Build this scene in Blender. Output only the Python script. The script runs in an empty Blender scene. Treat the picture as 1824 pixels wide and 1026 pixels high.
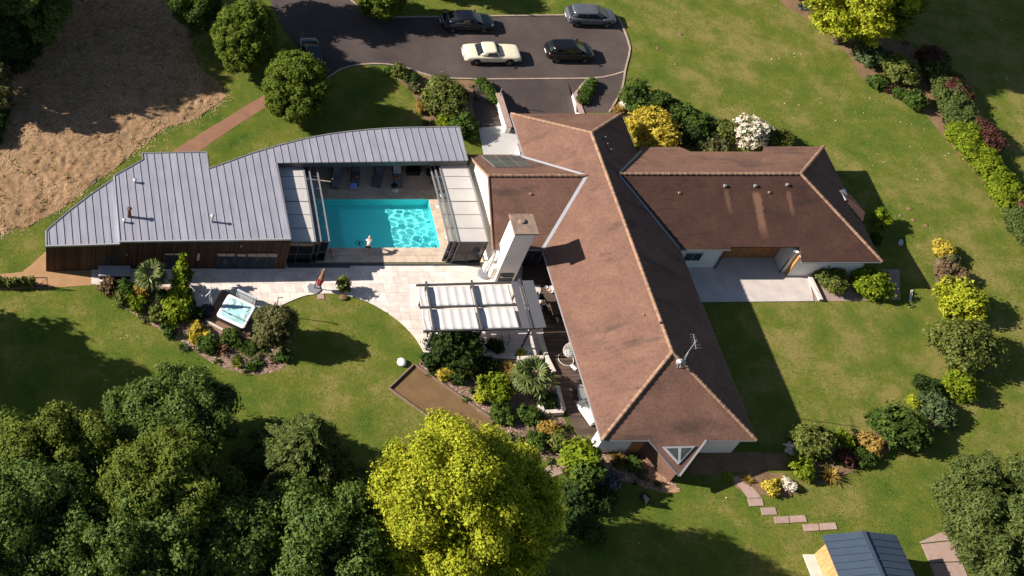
import bpy, bmesh, math, random
import numpy as np
from mathutils import Vector, Matrix, noise as mnoise
rad = math.radians
SC = bpy.context.scene
COL = SC.collection

# ------------------------------------------------------------------ camera
# full-frame photograph is 1824 x 1026; the lens axis meets it left of and above its middle (a crop of a wider frame)
PW, PH = 1824.0, 1026.0
CX, CY = 100.0, 150.0
YH, YN = -2350.0, 2250.0
FPX = math.sqrt((CY - YH) * (YN - CY))
PITCH = math.atan2(CY - YH, FPX)
CAMH = 78.97
cam = bpy.data.cameras.new('camera')
camo = bpy.data.objects.new('camera', cam)
COL.objects.link(camo)
camo.location = (0, 0, CAMH)
camo.rotation_euler = (math.pi / 2 - PITCH, 0, 0)
cam.sensor_width = 36.0
cam.lens = FPX / PW * 36.0
cam.shift_x = (PW / 2 - CX) / PW
cam.shift_y = -(PH / 2 - CY) / PW
cam.clip_start = 1.0
cam.clip_end = 3000.0
SC.camera = camo

# ------------------------------------------------------------------ light
SUN_EL = rad(29.7)
SUN_TRAVEL = Vector((0.987 * math.cos(SUN_EL), -0.161 * math.cos(SUN_EL), -math.sin(SUN_EL)))
world = bpy.data.worlds.new('World')
SC.world = world
world.use_nodes = True
wn = world.node_tree
sky = wn.nodes.new('ShaderNodeTexSky')
sky.sky_type = 'NISHITA'
sky.sun_disc = False
sky.sun_elevation = SUN_EL
sky.sun_rotation = math.atan2(-0.987, 0.161)
sky.air_density = 1.0
sky.dust_density = 0.6
bg = wn.nodes['Background']
bg.inputs[1].default_value = 0.05
wn.links.new(sky.outputs[0], bg.inputs[0])
sl = bpy.data.lights.new('sun', 'SUN')
sl.energy = 5.0
sl.angle = rad(0.5)
sl.color = (1.0, 0.93, 0.82)
sl.cycles.is_caustics_light = True
so = bpy.data.objects.new('sun', sl)
COL.objects.link(so)
so.location = (0, 60, 60)
so.rotation_euler = SUN_TRAVEL.to_track_quat('-Z', 'Y').to_euler()
SC.view_settings.view_transform = 'Standard'
SC.view_settings.look = 'None'
SC.view_settings.exposure = 1.0
SC.view_settings.gamma = 1.0
SC.view_settings.use_curve_mapping = False
SC.cycles.transparent_max_bounces = 40
SC.cycles.max_bounces = 10

# ------------------------------------------------------------------ measuring helpers
CP, SP = math.cos(PITCH), math.sin(PITCH)
def ray(x, y):
    u = (x - CX) / FPX
    v = (y - CY) / FPX
    return Vector((u, CP - v * SP, -SP - v * CP))
def at(x, y, z=0.0):
    """world point at height z that the photograph shows at pixel x, y"""
    d = ray(x, y)
    t = (CAMH - z) / -d.z
    return Vector((d.x * t, d.y * t, z))
def at2(x, y, z=0.0):
    p = at(x, y, z)
    return (p.x, p.y)
def onplane(x, y, p0, n):
    d = ray(x, y)
    o = Vector((0, 0, CAMH))
    t = (Vector(p0) - o).dot(n) / d.dot(n)
    return o + d * t
def plane(a, b, c):
    n = (Vector(b) - Vector(a)).cross(Vector(c) - Vector(a)).normalized()
    return (Vector(a), n)
def pxm(y):
    return 20.1 + y * 0.00856       # pixels per metre across, by image row

# ------------------------------------------------------------------ mesh helpers
class MB:
    def __init__(s):
        s.v = []
        s.f = []
        s.mi = []
    def add(s, vs, fs, m=0):
        o = len(s.v)
        s.v.extend([tuple(p) for p in vs])
        for f in fs:
            s.f.append(tuple(i + o for i in f))
            s.mi.append(m)
        return s
    def box(s, c, d, rz=0.0, m=0, taper=1.0):
        cx, cy, cz = c
        hx, hy, hz = d[0] / 2, d[1] / 2, d[2] / 2
        ca, sa = math.cos(rz), math.sin(rz)
        vs = []
        for z, k in ((-hz, 1.0), (hz, taper)):
            for x, y in ((-hx, -hy), (hx, -hy), (hx, hy), (-hx, hy)):
                x *= k
                y *= k
                vs.append((cx + x * ca - y * sa, cy + x * sa + y * ca, cz + z))
        return s.add(vs, [(0, 3, 2, 1), (4, 5, 6, 7), (0, 1, 5, 4), (1, 2, 6, 5), (2, 3, 7, 6), (3, 0, 4, 7)], m)
    def prism(s, poly, z0, z1, m=0):
        n = len(poly)
        a = sum(poly[i][0] * poly[(i + 1) % n][1] - poly[(i + 1) % n][0] * poly[i][1] for i in range(n))
        if a < 0:
            poly = poly[::-1]
        zt = z1 if callable(z1) else (lambda x, y: z1)
        zb = z0 if callable(z0) else (lambda x, y: z0)
        vs = [(p[0], p[1], zb(p[0], p[1])) for p in poly] + [(p[0], p[1], zt(p[0], p[1])) for p in poly]
        fs = [tuple(range(n - 1, -1, -1)), tuple(range(n, 2 * n))]
        for i in range(n):
            j = (i + 1) % n
            fs.append((i, j, j + n, i + n))
        return s.add(vs, fs, m)
    def slab(s, pts, t, m=0):
        """planar polygon pts (3d) thickened downwards by t"""
        n = len(pts)
        a = sum(pts[i][0] * pts[(i + 1) % n][1] - pts[(i + 1) % n][0] * pts[i][1] for i in range(n))
        if a < 0:
            pts = pts[::-1]
        vs = [(p[0], p[1], p[2] - t) for p in pts] + [tuple(p) for p in pts]
        fs = [tuple(range(n - 1, -1, -1)), tuple(range(n, 2 * n))]
        for i in range(n):
            j = (i + 1) % n
            fs.append((i, j, j + n, i + n))
        return s.add(vs, fs, m)
    def tube(s, p0, p1, r0, r1=None, n=8, m=0, cap=True):
        if r1 is None:
            r1 = r0
        p0, p1 = Vector(p0), Vector(p1)
        d = (p1 - p0)
        if d.length < 1e-6:
            return s
        d.normalize()
        a = d.orthogonal().normalized()
        b = d.cross(a)
        vs = []
        for p, r in ((p0, r0), (p1, r1)):
            for i in range(n):
                t = 2 * math.pi * i / n
                vs.append(p + a * (r * math.cos(t)) + b * (r * math.sin(t)))
        fs = [(i, (i + 1) % n, n + (i + 1) % n, n + i) for i in range(n)]
        if cap:
            fs.append(tuple(range(n - 1, -1, -1)))
            fs.append(tuple(range(n, 2 * n)))
        return s.add(vs, fs, m)
    def path(s, pts, r, n=6, m=0):
        for i in range(len(pts) - 1):
            s.tube(pts[i], pts[i + 1], r if not isinstance(r, (list, tuple)) else r[i], r if not isinstance(r, (list, tuple)) else r[i + 1], n, m)
        return s
    def lathe(s, prof, n=16, c=(0, 0, 0), m=0):
        vs = []
        for r, z in prof:
            for i in range(n):
                t = 2 * math.pi * i / n
                vs.append((c[0] + r * math.cos(t), c[1] + r * math.sin(t), c[2] + z))
        fs = []
        for k in range(len(prof) - 1):
            for i in range(n):
                j = (i + 1) % n
                fs.append((k * n + i, k * n + j, (k + 1) * n + j, (k + 1) * n + i))
        fs.append(tuple(range(n - 1, -1, -1)))
        fs.append(tuple((len(prof) - 1) * n + i for i in range(n)))
        return s.add(vs, fs, m)
    def loft(s, rings, m=0, closed=True):
        n = len(rings[0])
        vs = [p for r in rings for p in r]
        fs = []
        for k in range(len(rings) - 1):
            for i in range(n if closed else n - 1):
                j = (i + 1) % n
                fs.append((k * n + i, k * n + j, (k + 1) * n + j, (k + 1) * n + i))
        if closed:
            fs.append(tuple(range(n - 1, -1, -1)))
            fs.append(tuple((len(rings) - 1) * n + i for i in range(n)))
        return s.add(vs, fs, m)

def tag(o, label=None, cat=None, group=None, kind=None):
    if label:
        o['label'] = label
    if cat:
        o['category'] = cat
    if group:
        o['group'] = group
    if kind:
        o['kind'] = kind
    return o
def wloc(o):
    v = Vector((0, 0, 0))
    while o is not None:
        v += Vector(o.location)
        o = o.parent
    return v
def obj(name, mb, mats, parent=None, smooth=False, kind=None, bevel=0.0, world=False, loc=None):
    """link one mesh object; world=True: the mesh is given in world coordinates under an unrotated parent"""
    me = bpy.data.meshes.new(name)
    vs = mb.v
    if world and parent is not None:
        o0 = wloc(parent)
        vs = [(p[0] - o0.x, p[1] - o0.y, p[2] - o0.z) for p in vs]
    me.from_pydata([tuple(p) for p in vs], [], mb.f)
    if not isinstance(mats, (list, tuple)):
        mats = [mats]
    for m in mats:
        me.materials.append(m)
    if len(mats) > 1:
        me.polygons.foreach_set('material_index', mb.mi)
    if smooth:
        me.polygons.foreach_set('use_smooth', [True] * len(me.polygons))
    me.update()
    o = bpy.data.objects.new(name, me)
    COL.objects.link(o)
    if parent is not None:
        o.parent = parent
    if loc is not None:
        o.location = loc
    if kind:
        o['kind'] = kind
    if bevel > 0:
        b = o.modifiers.new('bevel', 'BEVEL')
        b.width = bevel
        b.segments = 2
        b.limit_method = 'ANGLE'
    return o
def thing(name, label, cat, loc=(0, 0, 0), rz=0.0, group=None):
    o = bpy.data.objects.new(name, None)
    COL.objects.link(o)
    o.location = loc
    o.rotation_euler = (0, 0, rz)
    o.empty_display_size = 0.3
    return tag(o, label, cat, group)
def struct(name, mb, mats, parent=None, **k):
    return obj(name, mb, mats, parent, kind='structure', **k)
def dup(root, loc, rz, label=None, group=None):
    r = root.copy()
    COL.objects.link(r)
    r.location = loc
    r.rotation_euler = (0, 0, rz)
    if label:
        r['label'] = label
    if group:
        r['group'] = group
    for ch in list(root.children):
        c = ch.copy()
        COL.objects.link(c)
        c.parent = r
        for g in list(ch.children):
            d = g.copy()
            COL.objects.link(d)
            d.parent = c
    return r
def quick_mesh(name, V, F, mats, parent=None, mi=None, kind=None, smooth=False):
    """V (n,3), F (m,3 or 4) numpy arrays"""
    me = bpy.data.meshes.new(name)
    k = F.shape[1]
    me.vertices.add(len(V))
    me.vertices.foreach_set('co', V.astype(np.float32).ravel())
    me.loops.add(F.size)
    me.loops.foreach_set('vertex_index', F.astype(np.int32).ravel())
    me.polygons.add(len(F))
    me.polygons.foreach_set('loop_start', np.arange(0, F.size, k, dtype=np.int32))
    me.polygons.foreach_set('loop_total', np.full(len(F), k, dtype=np.int32))
    for m in (mats if isinstance(mats, (list, tuple)) else [mats]):
        me.materials.append(m)
    if mi is not None:
        me.polygons.foreach_set('material_index', mi.astype(np.int32))
    me.update(calc_edges=True)
    o = bpy.data.objects.new(name, me)
    COL.objects.link(o)
    if parent is not None:
        o.parent = parent
    if kind:
        o['kind'] = kind
    return o
def clip_poly(poly, p, n):
    """Sutherland-Hodgman: keep the side where (q-p).n >= 0 (2d)"""
    out = []
    N = len(poly)
    for i in range(N):
        a, b = poly[i], poly[(i + 1) % N]
        da = (a[0] - p[0]) * n[0] + (a[1] - p[1]) * n[1]
        db = (b[0] - p[0]) * n[0] + (b[1] - p[1]) * n[1]
        if da >= 0:
            out.append(a)
        if (da >= 0) != (db >= 0):
            t = da / (da - db)
            out.append((a[0] + (b[0] - a[0]) * t, a[1] + (b[1] - a[1]) * t))
    return out
def clip_rect(poly, x0, x1, y0, y1):
    for p, n in (((x0, 0), (1, 0)), ((x1, 0), (-1, 0)), ((0, y0), (0, 1)), ((0, y1), (0, -1))):
        poly = clip_poly(poly, p, n)
        if len(poly) < 3:
            return []
    return poly
def area(poly):
    n = len(poly)
    return 0.5 * sum(poly[i][0] * poly[(i + 1) % n][1] - poly[(i + 1) % n][0] * poly[i][1] for i in range(n))
def inside(X, Y, poly):
    X = np.asarray(X)
    Y = np.asarray(Y)
    r = np.zeros(X.shape, bool)
    n = len(poly)
    for i in range(n):
        x0, y0 = poly[i]
        x1, y1 = poly[(i + 1) % n]
        c = ((y0 > Y) != (y1 > Y))
        with np.errstate(divide='ignore', invalid='ignore'):
            xi = (x1 - x0) * (Y - y0) / (y1 - y0 + 1e-12) + x0
        r ^= c & (X < xi)
    return r
def smooth_line(pts, k=4, closed=False):
    """Catmull-Rom through pts (2d)"""
    n = len(pts)
    out = []
    rng = range(n if closed else n - 1)
    for i in rng:
        if closed:
            p0, p1, p2, p3 = pts[(i - 1) % n], pts[i], pts[(i + 1) % n], pts[(i + 2) % n]
        else:
            p0, p1, p2, p3 = pts[max(i - 1, 0)], pts[i], pts[i + 1], pts[min(i + 2, n - 1)]
        for j in range(k):
            t = j / k
            out.append(tuple(0.5 * (2 * p1[d] + (p2[d] - p0[d]) * t + (2 * p0[d] - 5 * p1[d] + 4 * p2[d] - p3[d]) * t * t + (3 * p1[d] - p0[d] - 3 * p2[d] + p3[d]) * t ** 3) for d in range(2)))
    if not closed:
        out.append(tuple(pts[-1][:2]))
    return out
def PX(poly, z=0.0):
    return [at2(x, y, z) for x, y in poly]

# ------------------------------------------------------------------ materials
def _new(name):
    m = bpy.data.materials.new(name)
    m.use_nodes = True
    return m, m.node_tree, m.node_tree.nodes['Principled BSDF']
def _noise(nt, vec, scale, detail=4, rough=0.55, w=None):
    n = nt.nodes.new('ShaderNodeTexNoise')
    n.inputs['Scale'].default_value = scale
    n.inputs['Detail'].default_value = detail
    n.inputs['Roughness'].default_value = rough
    if vec is not None:
        nt.links.new(vec, n.inputs['Vector'])
    return n.outputs['Fac']
def _ramp(nt, fac, stops):
    r = nt.nodes.new('ShaderNodeValToRGB')
    e = r.color_ramp.elements
    while len(e) < len(stops):
        e.new(0.5)
    for i, (p, c) in enumerate(stops):
        e[i].position = p
        e[i].color = (*c, 1) if len(c) == 3 else c
    nt.links.new(fac, r.inputs['Fac'])
    return r.outputs['Color']
def _mix(nt, a, b, fac, mode='MIX'):
    n = nt.nodes.new('ShaderNodeMix')
    n.data_type = 'RGBA'
    n.blend_type = mode
    for s, v in ((n.inputs[0], fac), (n.inputs[6], a), (n.inputs[7], b)):
        if hasattr(v, 'links'):
            nt.links.new(v, s)
        elif isinstance(v, (tuple, list)):
            s.default_value = (*v, 1) if len(v) == 3 else v
        else:
            s.default_value = v
    return n.outputs[2]
def _math(nt, op, a, b=0.0, clamp=False):
    n = nt.nodes.new('ShaderNodeMath')
    n.operation = op
    n.use_clamp = clamp
    for s, v in ((n.inputs[0], a), (n.inputs[1], b)):
        if hasattr(v, 'links'):
            nt.links.new(v, s)
        else:
            s.default_value = v
    return n.outputs[0]
def _coord(nt, kind='Object', scale=(1, 1, 1)):
    t = nt.nodes.new('ShaderNodeTexCoord')
    if scale == (1, 1, 1):
        return t.outputs[kind]
    m = nt.nodes.new('ShaderNodeMapping')
    m.inputs['Scale'].default_value = scale
    nt.links.new(t.outputs[kind], m.inputs['Vector'])
    return m.outputs['Vector']
def _bump(nt, bsdf, h, strength=0.3, dist=0.02):
    b = nt.nodes.new('ShaderNodeBump')
    b.inputs['Strength'].default_value = strength
    b.inputs['Distance'].default_value = dist
    nt.links.new(h, b.inputs['Height'])
    nt.links.new(b.outputs['Normal'], bsdf.inputs['Normal'])
def _world(nt, scale=(1, 1, 1)):
    g = nt.nodes.new('ShaderNodeNewGeometry')
    m = nt.nodes.new('ShaderNodeMapping')
    m.inputs['Scale'].default_value = scale
    nt.links.new(g.outputs['Position'], m.inputs['Vector'])
    return m.outputs['Vector']
def mat(name, c, rough=0.7, var=0.12, scale=3.0, metal=0.0, bump=0.0, bscale=30.0, spec=0.3, stretch=(1, 1, 1), island=0.0):
    """plain surface with two scales of tonal variation and optional fine relief"""
    m, nt, b = _new(name)
    b.inputs['Roughness'].default_value = rough
    b.inputs['Metallic'].default_value = metal
    b.inputs['Specular IOR Level'].default_value = spec
    v = _world(nt, stretch)
    f1 = _noise(nt, v, scale, 5)
    f2 = _noise(nt, v, scale * 9, 3)
    f = _math(nt, 'ADD', _math(nt, 'MULTIPLY', f1, 0.65), _math(nt, 'MULTIPLY', f2, 0.35))
    lo = tuple(max(0, x * (1 - var * 1.6)) for x in c)
    hi = tuple(min(1, x * (1 + var * 1.6)) for x in c)
    col = _ramp(nt, f, [(0.3, lo), (0.7, hi)])
    if island > 0:
        g = nt.nodes.new('ShaderNodeNewGeometry')
        oi = nt.nodes.new('ShaderNodeObjectInfo')
        r = _math(nt, 'FRACT', _math(nt, 'ADD', g.outputs['Random Per Island'], oi.outputs['Random']))
        k = _ramp(nt, r, [(0.0, (1 - island,) * 3), (1.0, (1 + island,) * 3)])
        col = _mix(nt, col, k, 1.0, 'MULTIPLY')
    nt.links.new(col, b.inputs['Base Color'])
    if bump > 0:
        _bump(nt, b, _noise(nt, v, bscale, 4), bump, 0.02)
    return m
def leafmat(name, stops, trans=0.3, rough=0.75, spec=0.08):
    """foliage: each leaf its own tone, clumps vary over the crown, thin leaves let some light through"""
    m, nt, b = _new(name)
    g = nt.nodes.new('ShaderNodeNewGeometry')
    v = _world(nt)
    f = _math(nt, 'ADD', _math(nt, 'MULTIPLY', g.outputs['Random Per Island'], 0.6), _math(nt, 'MULTIPLY', _noise(nt, v, 0.9, 2), 0.45))
    n = len(stops)
    col = _ramp(nt, f, [(0.12 + 0.76 * i / max(1, n - 1), c) for i, c in enumerate(stops)])
    nt.links.new(col, b.inputs['Base Color'])
    b.inputs['Roughness'].default_value = rough
    b.inputs['Specular IOR Level'].default_value = spec
    t = nt.nodes.new('ShaderNodeBsdfTranslucent')
    nt.links.new(_mix(nt, col, (1.25, 1.2, 0.5), 1.0, 'MULTIPLY'), t.inputs['Color'])
    mx = nt.nodes.new('ShaderNodeMixShader')
    mx.inputs[0].default_value = trans
    nt.links.new(b.outputs[0], mx.inputs[1])
    nt.links.new(t.outputs[0], mx.inputs[2])
    nt.links.new(mx.outputs[0], nt.nodes['Material Output'].inputs['Surface'])
    return m

def make_lawn():
    m, nt, b = _new('lawn')
    v = _world(nt)
    big = _noise(nt, v, 0.07, 3)
    mid = _noise(nt, v, 0.40, 6, 0.68)
    fine = _noise(nt, v, 5.0, 6, 0.7)
    f = _math(nt, 'ADD', _math(nt, 'MULTIPLY', big, 0.24), _math(nt, 'ADD', _math(nt, 'MULTIPLY', mid, 0.52), _math(nt, 'MULTIPLY', fine, 0.24)))
    sx = nt.nodes.new('ShaderNodeSeparateXYZ')
    nt.links.new(v, sx.inputs[0])
    ramp = nt.nodes.new('ShaderNodeMapRange')          # the eastern lawn is drier
    ramp.inputs['From Min'].default_value = 34
    ramp.inputs['From Max'].default_value = 56
    ramp.inputs['To Min'].default_value = 0.008
    ramp.inputs['To Max'].default_value = 0.036
    nt.links.new(sx.outputs[0], ramp.inputs['Value'])
    f = _math(nt, 'ADD', f, ramp.outputs[0])
    col = _ramp(nt, f, [(0.36, (0.038, 0.072, 0.010)), (0.45, (0.074, 0.114, 0.015)), (0.53, (0.120, 0.138, 0.021)), (0.61, (0.215, 0.178, 0.056))])
    nt.links.new(col, b.inputs['Base Color'])
    b.inputs['Roughness'].default_value = 0.9
    b.inputs['Specular IOR Level'].default_value = 0.1
    h = _math(nt, 'ADD', _noise(nt, v, 14, 6, 0.75), _math(nt, 'MULTIPLY', mid, 0.6))
    _bump(nt, b, h, 0.8, 0.08)
    return m
def make_rooftile():
    m, nt, b = _new('clay_roof_tile')
    c = _coord(nt)
    v = _world(nt)
    mott = _noise(nt, v, 0.55, 5, 0.6)
    fine = _noise(nt, v, 7.0, 4, 0.7)
    g = nt.nodes.new('ShaderNodeNewGeometry')
    f = _math(nt, 'ADD', _math(nt, 'MULTIPLY', mott, 0.6), _math(nt, 'MULTIPLY', fine, 0.4))
    col = _ramp(nt, f, [(0.30, (0.092, 0.053, 0.040)), (0.44, (0.140, 0.077, 0.057)), (0.58, (0.172, 0.093, 0.068)), (0.74, (0.225, 0.130, 0.094))])
    # lichen and soot stains that run along the slope
    st = _noise(nt, _world(nt, (0.30, 1.0, 0.30)), 0.75, 5, 0.65)
    stm = _ramp(nt, st, [(0.54, (0, 0, 0)), (0.68, (1, 1, 1))])
    sp = nt.nodes.new('ShaderNodeSeparateColor')
    nt.links.new(stm, sp.inputs[0])
    col = _mix(nt, col, (0.062, 0.042, 0.036), _math(nt, 'MULTIPLY', sp.outputs[0], 0.70))
    # individual tiles differ slightly
    vor = nt.nodes.new('ShaderNodeTexVoronoi')
    vor.inputs['Scale'].default_value = 7.0
    nt.links.new(v, vor.inputs['Vector'])
    vs = nt.nodes.new('ShaderNodeSeparateColor')
    nt.links.new(vor.outputs['Color'], vs.inputs[0])
    tint = _ramp(nt, vs.outputs[0], [(0.0, (0.90, 0.90, 0.90)), (1.0, (1.1, 1.09, 1.08))])
    col = _mix(nt, col, tint, 1.0, 'MULTIPLY')
    nt.links.new(col, b.inputs['Base Color'])
    b.inputs['Roughness'].default_value = 0.85
    b.inputs['Specular IOR Level'].default_value = 0.15
    # courses of tiles: saw-tooth along height
    sz = nt.nodes.new('ShaderNodeSeparateXYZ')
    nt.links.new(v, sz.inputs[0])
    saw = _math(nt, 'FRACT', _math(nt, 'MULTIPLY', sz.outputs[2], 1 / 0.105))
    _bump(nt, b, _math(nt, 'ADD', _math(nt, 'MULTIPLY', saw, -0.6), _math(nt, 'MULTIPLY', fine, 0.9)), 0.35, 0.03)
    return m
def make_zinc():
    m, nt, b = _new('zinc_sheet')
    v = _world(nt)
    f = _math(nt, 'ADD', _math(nt, 'MULTIPLY', _noise(nt, v, 0.8, 4), 0.6), _math(nt, 'MULTIPLY', _noise(nt, v, 12, 3), 0.4))
    col = _ramp(nt, f, [(0.3, (0.265, 0.265, 0.315)), (0.7, (0.335, 0.328, 0.385))])
    oi = nt.nodes.new('ShaderNodeObjectInfo')
    col = _mix(nt, col, _ramp(nt, oi.outputs['Random'], [(0, (0.93, 0.93, 0.93)), (1, (1.06, 1.06, 1.06))]), 1.0, 'MULTIPLY')
    stk = _noise(nt, _world(nt, (3.0, 0.18, 0.2)), 1.6, 5, 0.7)
    col = _mix(nt, col, _ramp(nt, stk, [(0.35, (0.86, 0.86, 0.87)), (0.5, (1, 1, 1)), (0.66, (1.07, 1.07, 1.06))]), 1.0, 'MULTIPLY')
    nt.links.new(col, b.inputs['Base Color'])
    b.inputs['Roughness'].default_value = 0.55
    b.inputs['Metallic'].default_value = 0.15
    b.inputs['Specular IOR Level'].default_value = 0.3
    _bump(nt, b, _noise(nt, v, 2.0, 2), 0.15, 0.03)
    return m
def make_wood(name, c, axis='Z', plank=0.14):
    m, nt, b = _new(name)
    st = {'Z': (6, 6, 0.5), 'X': (0.5, 6, 6), 'Y': (6, 0.5, 6)}[axis]
    v = _world(nt, st)
    f = _noise(nt, v, 3.0, 5, 0.65)
    col = _ramp(nt, f, [(0.3, tuple(x * 0.6 for x in c)), (0.7, tuple(min(1, x * 1.35) for x in c))])
    g = nt.nodes.new('ShaderNodeNewGeometry')
    col = _mix(nt, col, _ramp(nt, g.outputs['Random Per Island'], [(0, (0.62, 0.6, 0.6)), (1, (1.3, 1.25, 1.2))]), 1.0, 'MULTIPLY')
    nt.links.new(col, b.inputs['Base Color'])
    b.inputs['Roughness'].default_value = 0.75
    b.inputs['Specular IOR Level'].default_value = 0.2
    return m
def make_glass(name, c=(0.02, 0.03, 0.04), rough=0.05):
    m, nt, b = _new(name)
    v = _world(nt)
    nt.links.new(_ramp(nt, _noise(nt, v, 1.2, 2), [(0.3, tuple(x * 0.7 for x in c)), (0.7, tuple(x * 1.4 for x in c))]), b.inputs['Base Color'])
    b.inputs['Roughness'].default_value = rough
    b.inputs['Specular IOR Level'].default_value = 0.6
    return m
def make_clear(name, tint=(0.75, 0.8, 0.82), gloss=0.05, base=None):
    """thin clear pane: lets light straight through, mirrors at grazing angles"""
    m, nt, b = _new(name)
    nt.nodes.remove(b)
    t = nt.nodes.new('ShaderNodeBsdfTransparent')
    t.inputs['Color'].default_value = (*tint, 1)
    g = nt.nodes.new('ShaderNodeBsdfGlossy')
    g.inputs['Roughness'].default_value = gloss
    fr = nt.nodes.new('ShaderNodeFresnel')
    fr.inputs['IOR'].default_value = 1.45
    mx = nt.nodes.new('ShaderNodeMixShader')
    nt.links.new(fr.outputs[0], mx.inputs[0])
    nt.links.new(t.outputs[0], mx.inputs[1])
    nt.links.new(g.outputs[0], mx.inputs[2])
    nt.links.new(mx.outputs[0], nt.nodes['Material Output'].inputs['Surface'])
    return m
def make_poly():
    """opal twin-wall sheet of the pool enclosure: mostly reflects, glows a little when lit from behind"""
    m, nt, b = _new('opal_sheet')
    b.inputs['Base Color'].default_value = (0.66, 0.62, 0.60, 1)
    b.inputs['Roughness'].default_value = 0.35
    v = _world(nt)
    nt.links.new(_ramp(nt, _noise(nt, v, 1.5, 4), [(0.3, (0.60, 0.555, 0.535)), (0.7, (0.67, 0.625, 0.60))]), b.inputs['Base Color'])
    t = nt.nodes.new('ShaderNodeBsdfTranslucent')
    t.inputs['Color'].default_value = (0.9, 0.9, 0.88, 1)
    mx = nt.nodes.new('ShaderNodeMixShader')
    mx.inputs[0].default_value = 0.34
    nt.links.new(b.outputs[0], mx.inputs[1])
    nt.links.new(t.outputs[0], mx.inputs[2])
    nt.links.new(mx.outputs[0], nt.nodes['Material Output'].inputs['Surface'])
    return m
def make_water():
    m, nt, b = _new('water')
    nt.nodes.remove(b)
    g = nt.nodes.new('ShaderNodeBsdfGlass')
    g.inputs['IOR'].default_value = 1.33
    g.inputs['Roughness'].default_value = 0.0
    g.inputs['Color'].default_value = (0.90, 0.99, 1.0, 1)
    nt.links.new(g.outputs[0], nt.nodes['Material Output'].inputs['Surface'])
    return m
def make_soil(name, lo, hi, scale=6.0, bump=0.9):
    m, nt, b = _new(name)
    v = _world(nt)
    f = _math(nt, 'ADD', _math(nt, 'MULTIPLY', _noise(nt, v, scale * 0.15, 4), 0.45), _math(nt, 'MULTIPLY', _noise(nt, v, scale, 6, 0.7), 0.55))
    nt.links.new(_ramp(nt, f, [(0.36, lo), (0.64, hi)]), b.inputs['Base Color'])
    b.inputs['Roughness'].default_value = 0.95
    b.inputs['Specular IOR Level'].default_value = 0.1
    _bump(nt, b, _noise(nt, v, scale * 2, 5, 0.7), bump, 0.05)
    return m
def make_asphalt():
    m, nt, b = _new('asphalt')
    v = _world(nt)
    f = _math(nt, 'ADD', _math(nt, 'MULTIPLY', _noise(nt, v, 0.22, 5, 0.6), 0.55), _math(nt, 'MULTIPLY', _noise(nt, v, 14, 5, 0.75), 0.45))
    col = _ramp(nt, f, [(0.36, (0.044, 0.033, 0.032)), (0.50, (0.070, 0.053, 0.049)), (0.64, (0.105, 0.079, 0.070))])
    nt.links.new(col, b.inputs['Base Color'])
    b.inputs['Roughness'].default_value = 0.85
    b.inputs['Specular IOR Level'].default_value = 0.2
    _bump(nt, b, _noise(nt, v, 40, 3, 0.8), 0.5, 0.015)
    return m

M = {}
M['lawn'] = make_lawn()
M['tile'] = make_rooftile()
M['ridge'] = mat('ridge_tile_clay', (0.245, 0.145, 0.095), 0.85, 0.25, 2.5, island=0.18)
M['zinc'] = make_zinc()
M['zinc_trim'] = mat('zinc_trim', (0.50, 0.50, 0.53), 0.4, 0.06, 2, metal=0.4)
M['render'] = mat('white_render', (0.76, 0.72, 0.67), 0.9, 0.05, 0.8, bump=0.1, bscale=25)
M['render_shade'] = mat('white_render_shaded', (0.52, 0.50, 0.49), 0.9, 0.05, 0.8, bump=0.1, bscale=25)  # white render in a darker tone, shade put into its colour
M['clad'] = make_wood('timber_cladding', (0.085, 0.047, 0.030), 'Z')
M['deck'] = make_wood('timber_deck', (0.105, 0.075, 0.062), 'X')
M['deck_y'] = make_wood('hot_tub_deck_wood', (0.20, 0.125, 0.085), 'X')
M['brown_door'] = make_wood('brown_timber', (0.34, 0.16, 0.065), 'X')
M['shed_wood'] = make_wood('yellow_timber', (0.44, 0.27, 0.12), 'Z')
M['border_wood'] = make_wood('border_timber', (0.20, 0.145, 0.11), 'X')
M['asphalt'] = make_asphalt()
M['kerb'] = mat('kerb_concrete', (0.34, 0.25, 0.20), 0.9, 0.2, 1.5)
M['trav'] = mat('travertine', (0.655, 0.565, 0.515), 0.75, 0.12, 2.2, bump=0.12, bscale=20, island=0.13)
M['trav_pool'] = mat('travertine_pool', (0.53, 0.415, 0.325), 0.75, 0.18, 1.6, bump=0.12, bscale=20, island=0.10)
M['mortar'] = mat('mortar', (0.40, 0.34, 0.29), 0.95, 0.1, 2)
M['concrete'] = mat('pale_concrete', (0.49, 0.43, 0.40), 0.9, 0.10, 1.2, bump=0.15, bscale=25)
M['courtyard'] = mat('courtyard_slab', (0.42, 0.405, 0.405), 0.9, 0.05, 1.0)
M['sand'] = make_soil('sand_court', (0.135, 0.080, 0.040), (0.195, 0.120, 0.062), 8, 0.4)
M['ochre'] = make_soil('ochre_gravel', (0.31, 0.180, 0.090), (0.40, 0.240, 0.130), 8, 0.3)
M['redpath'] = make_soil('red_gravel', (0.200, 0.105, 0.066), (0.28, 0.150, 0.098), 8, 0.35)
M['mulch'] = make_soil('bark_mulch', (0.10, 0.060, 0.042), (0.34, 0.225, 0.175), 9, 1.0)
M['soil'] = make_soil('bare_soil', (0.135, 0.085, 0.05), (0.27, 0.165, 0.095), 7, 0.9)
M['dry'] = make_soil('dry_ground', (0.17, 0.105, 0.050), (0.38, 0.235, 0.140), 5, 1.0)
M['pinkgravel'] = make_soil('pink_gravel', (0.27, 0.19, 0.165), (0.36, 0.26, 0.22), 12, 0.6)
M['stone'] = mat('pink_paving_slab', (0.34, 0.235, 0.20), 0.9, 0.12, 2.5, bump=0.2, bscale=20, island=0.08)
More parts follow.
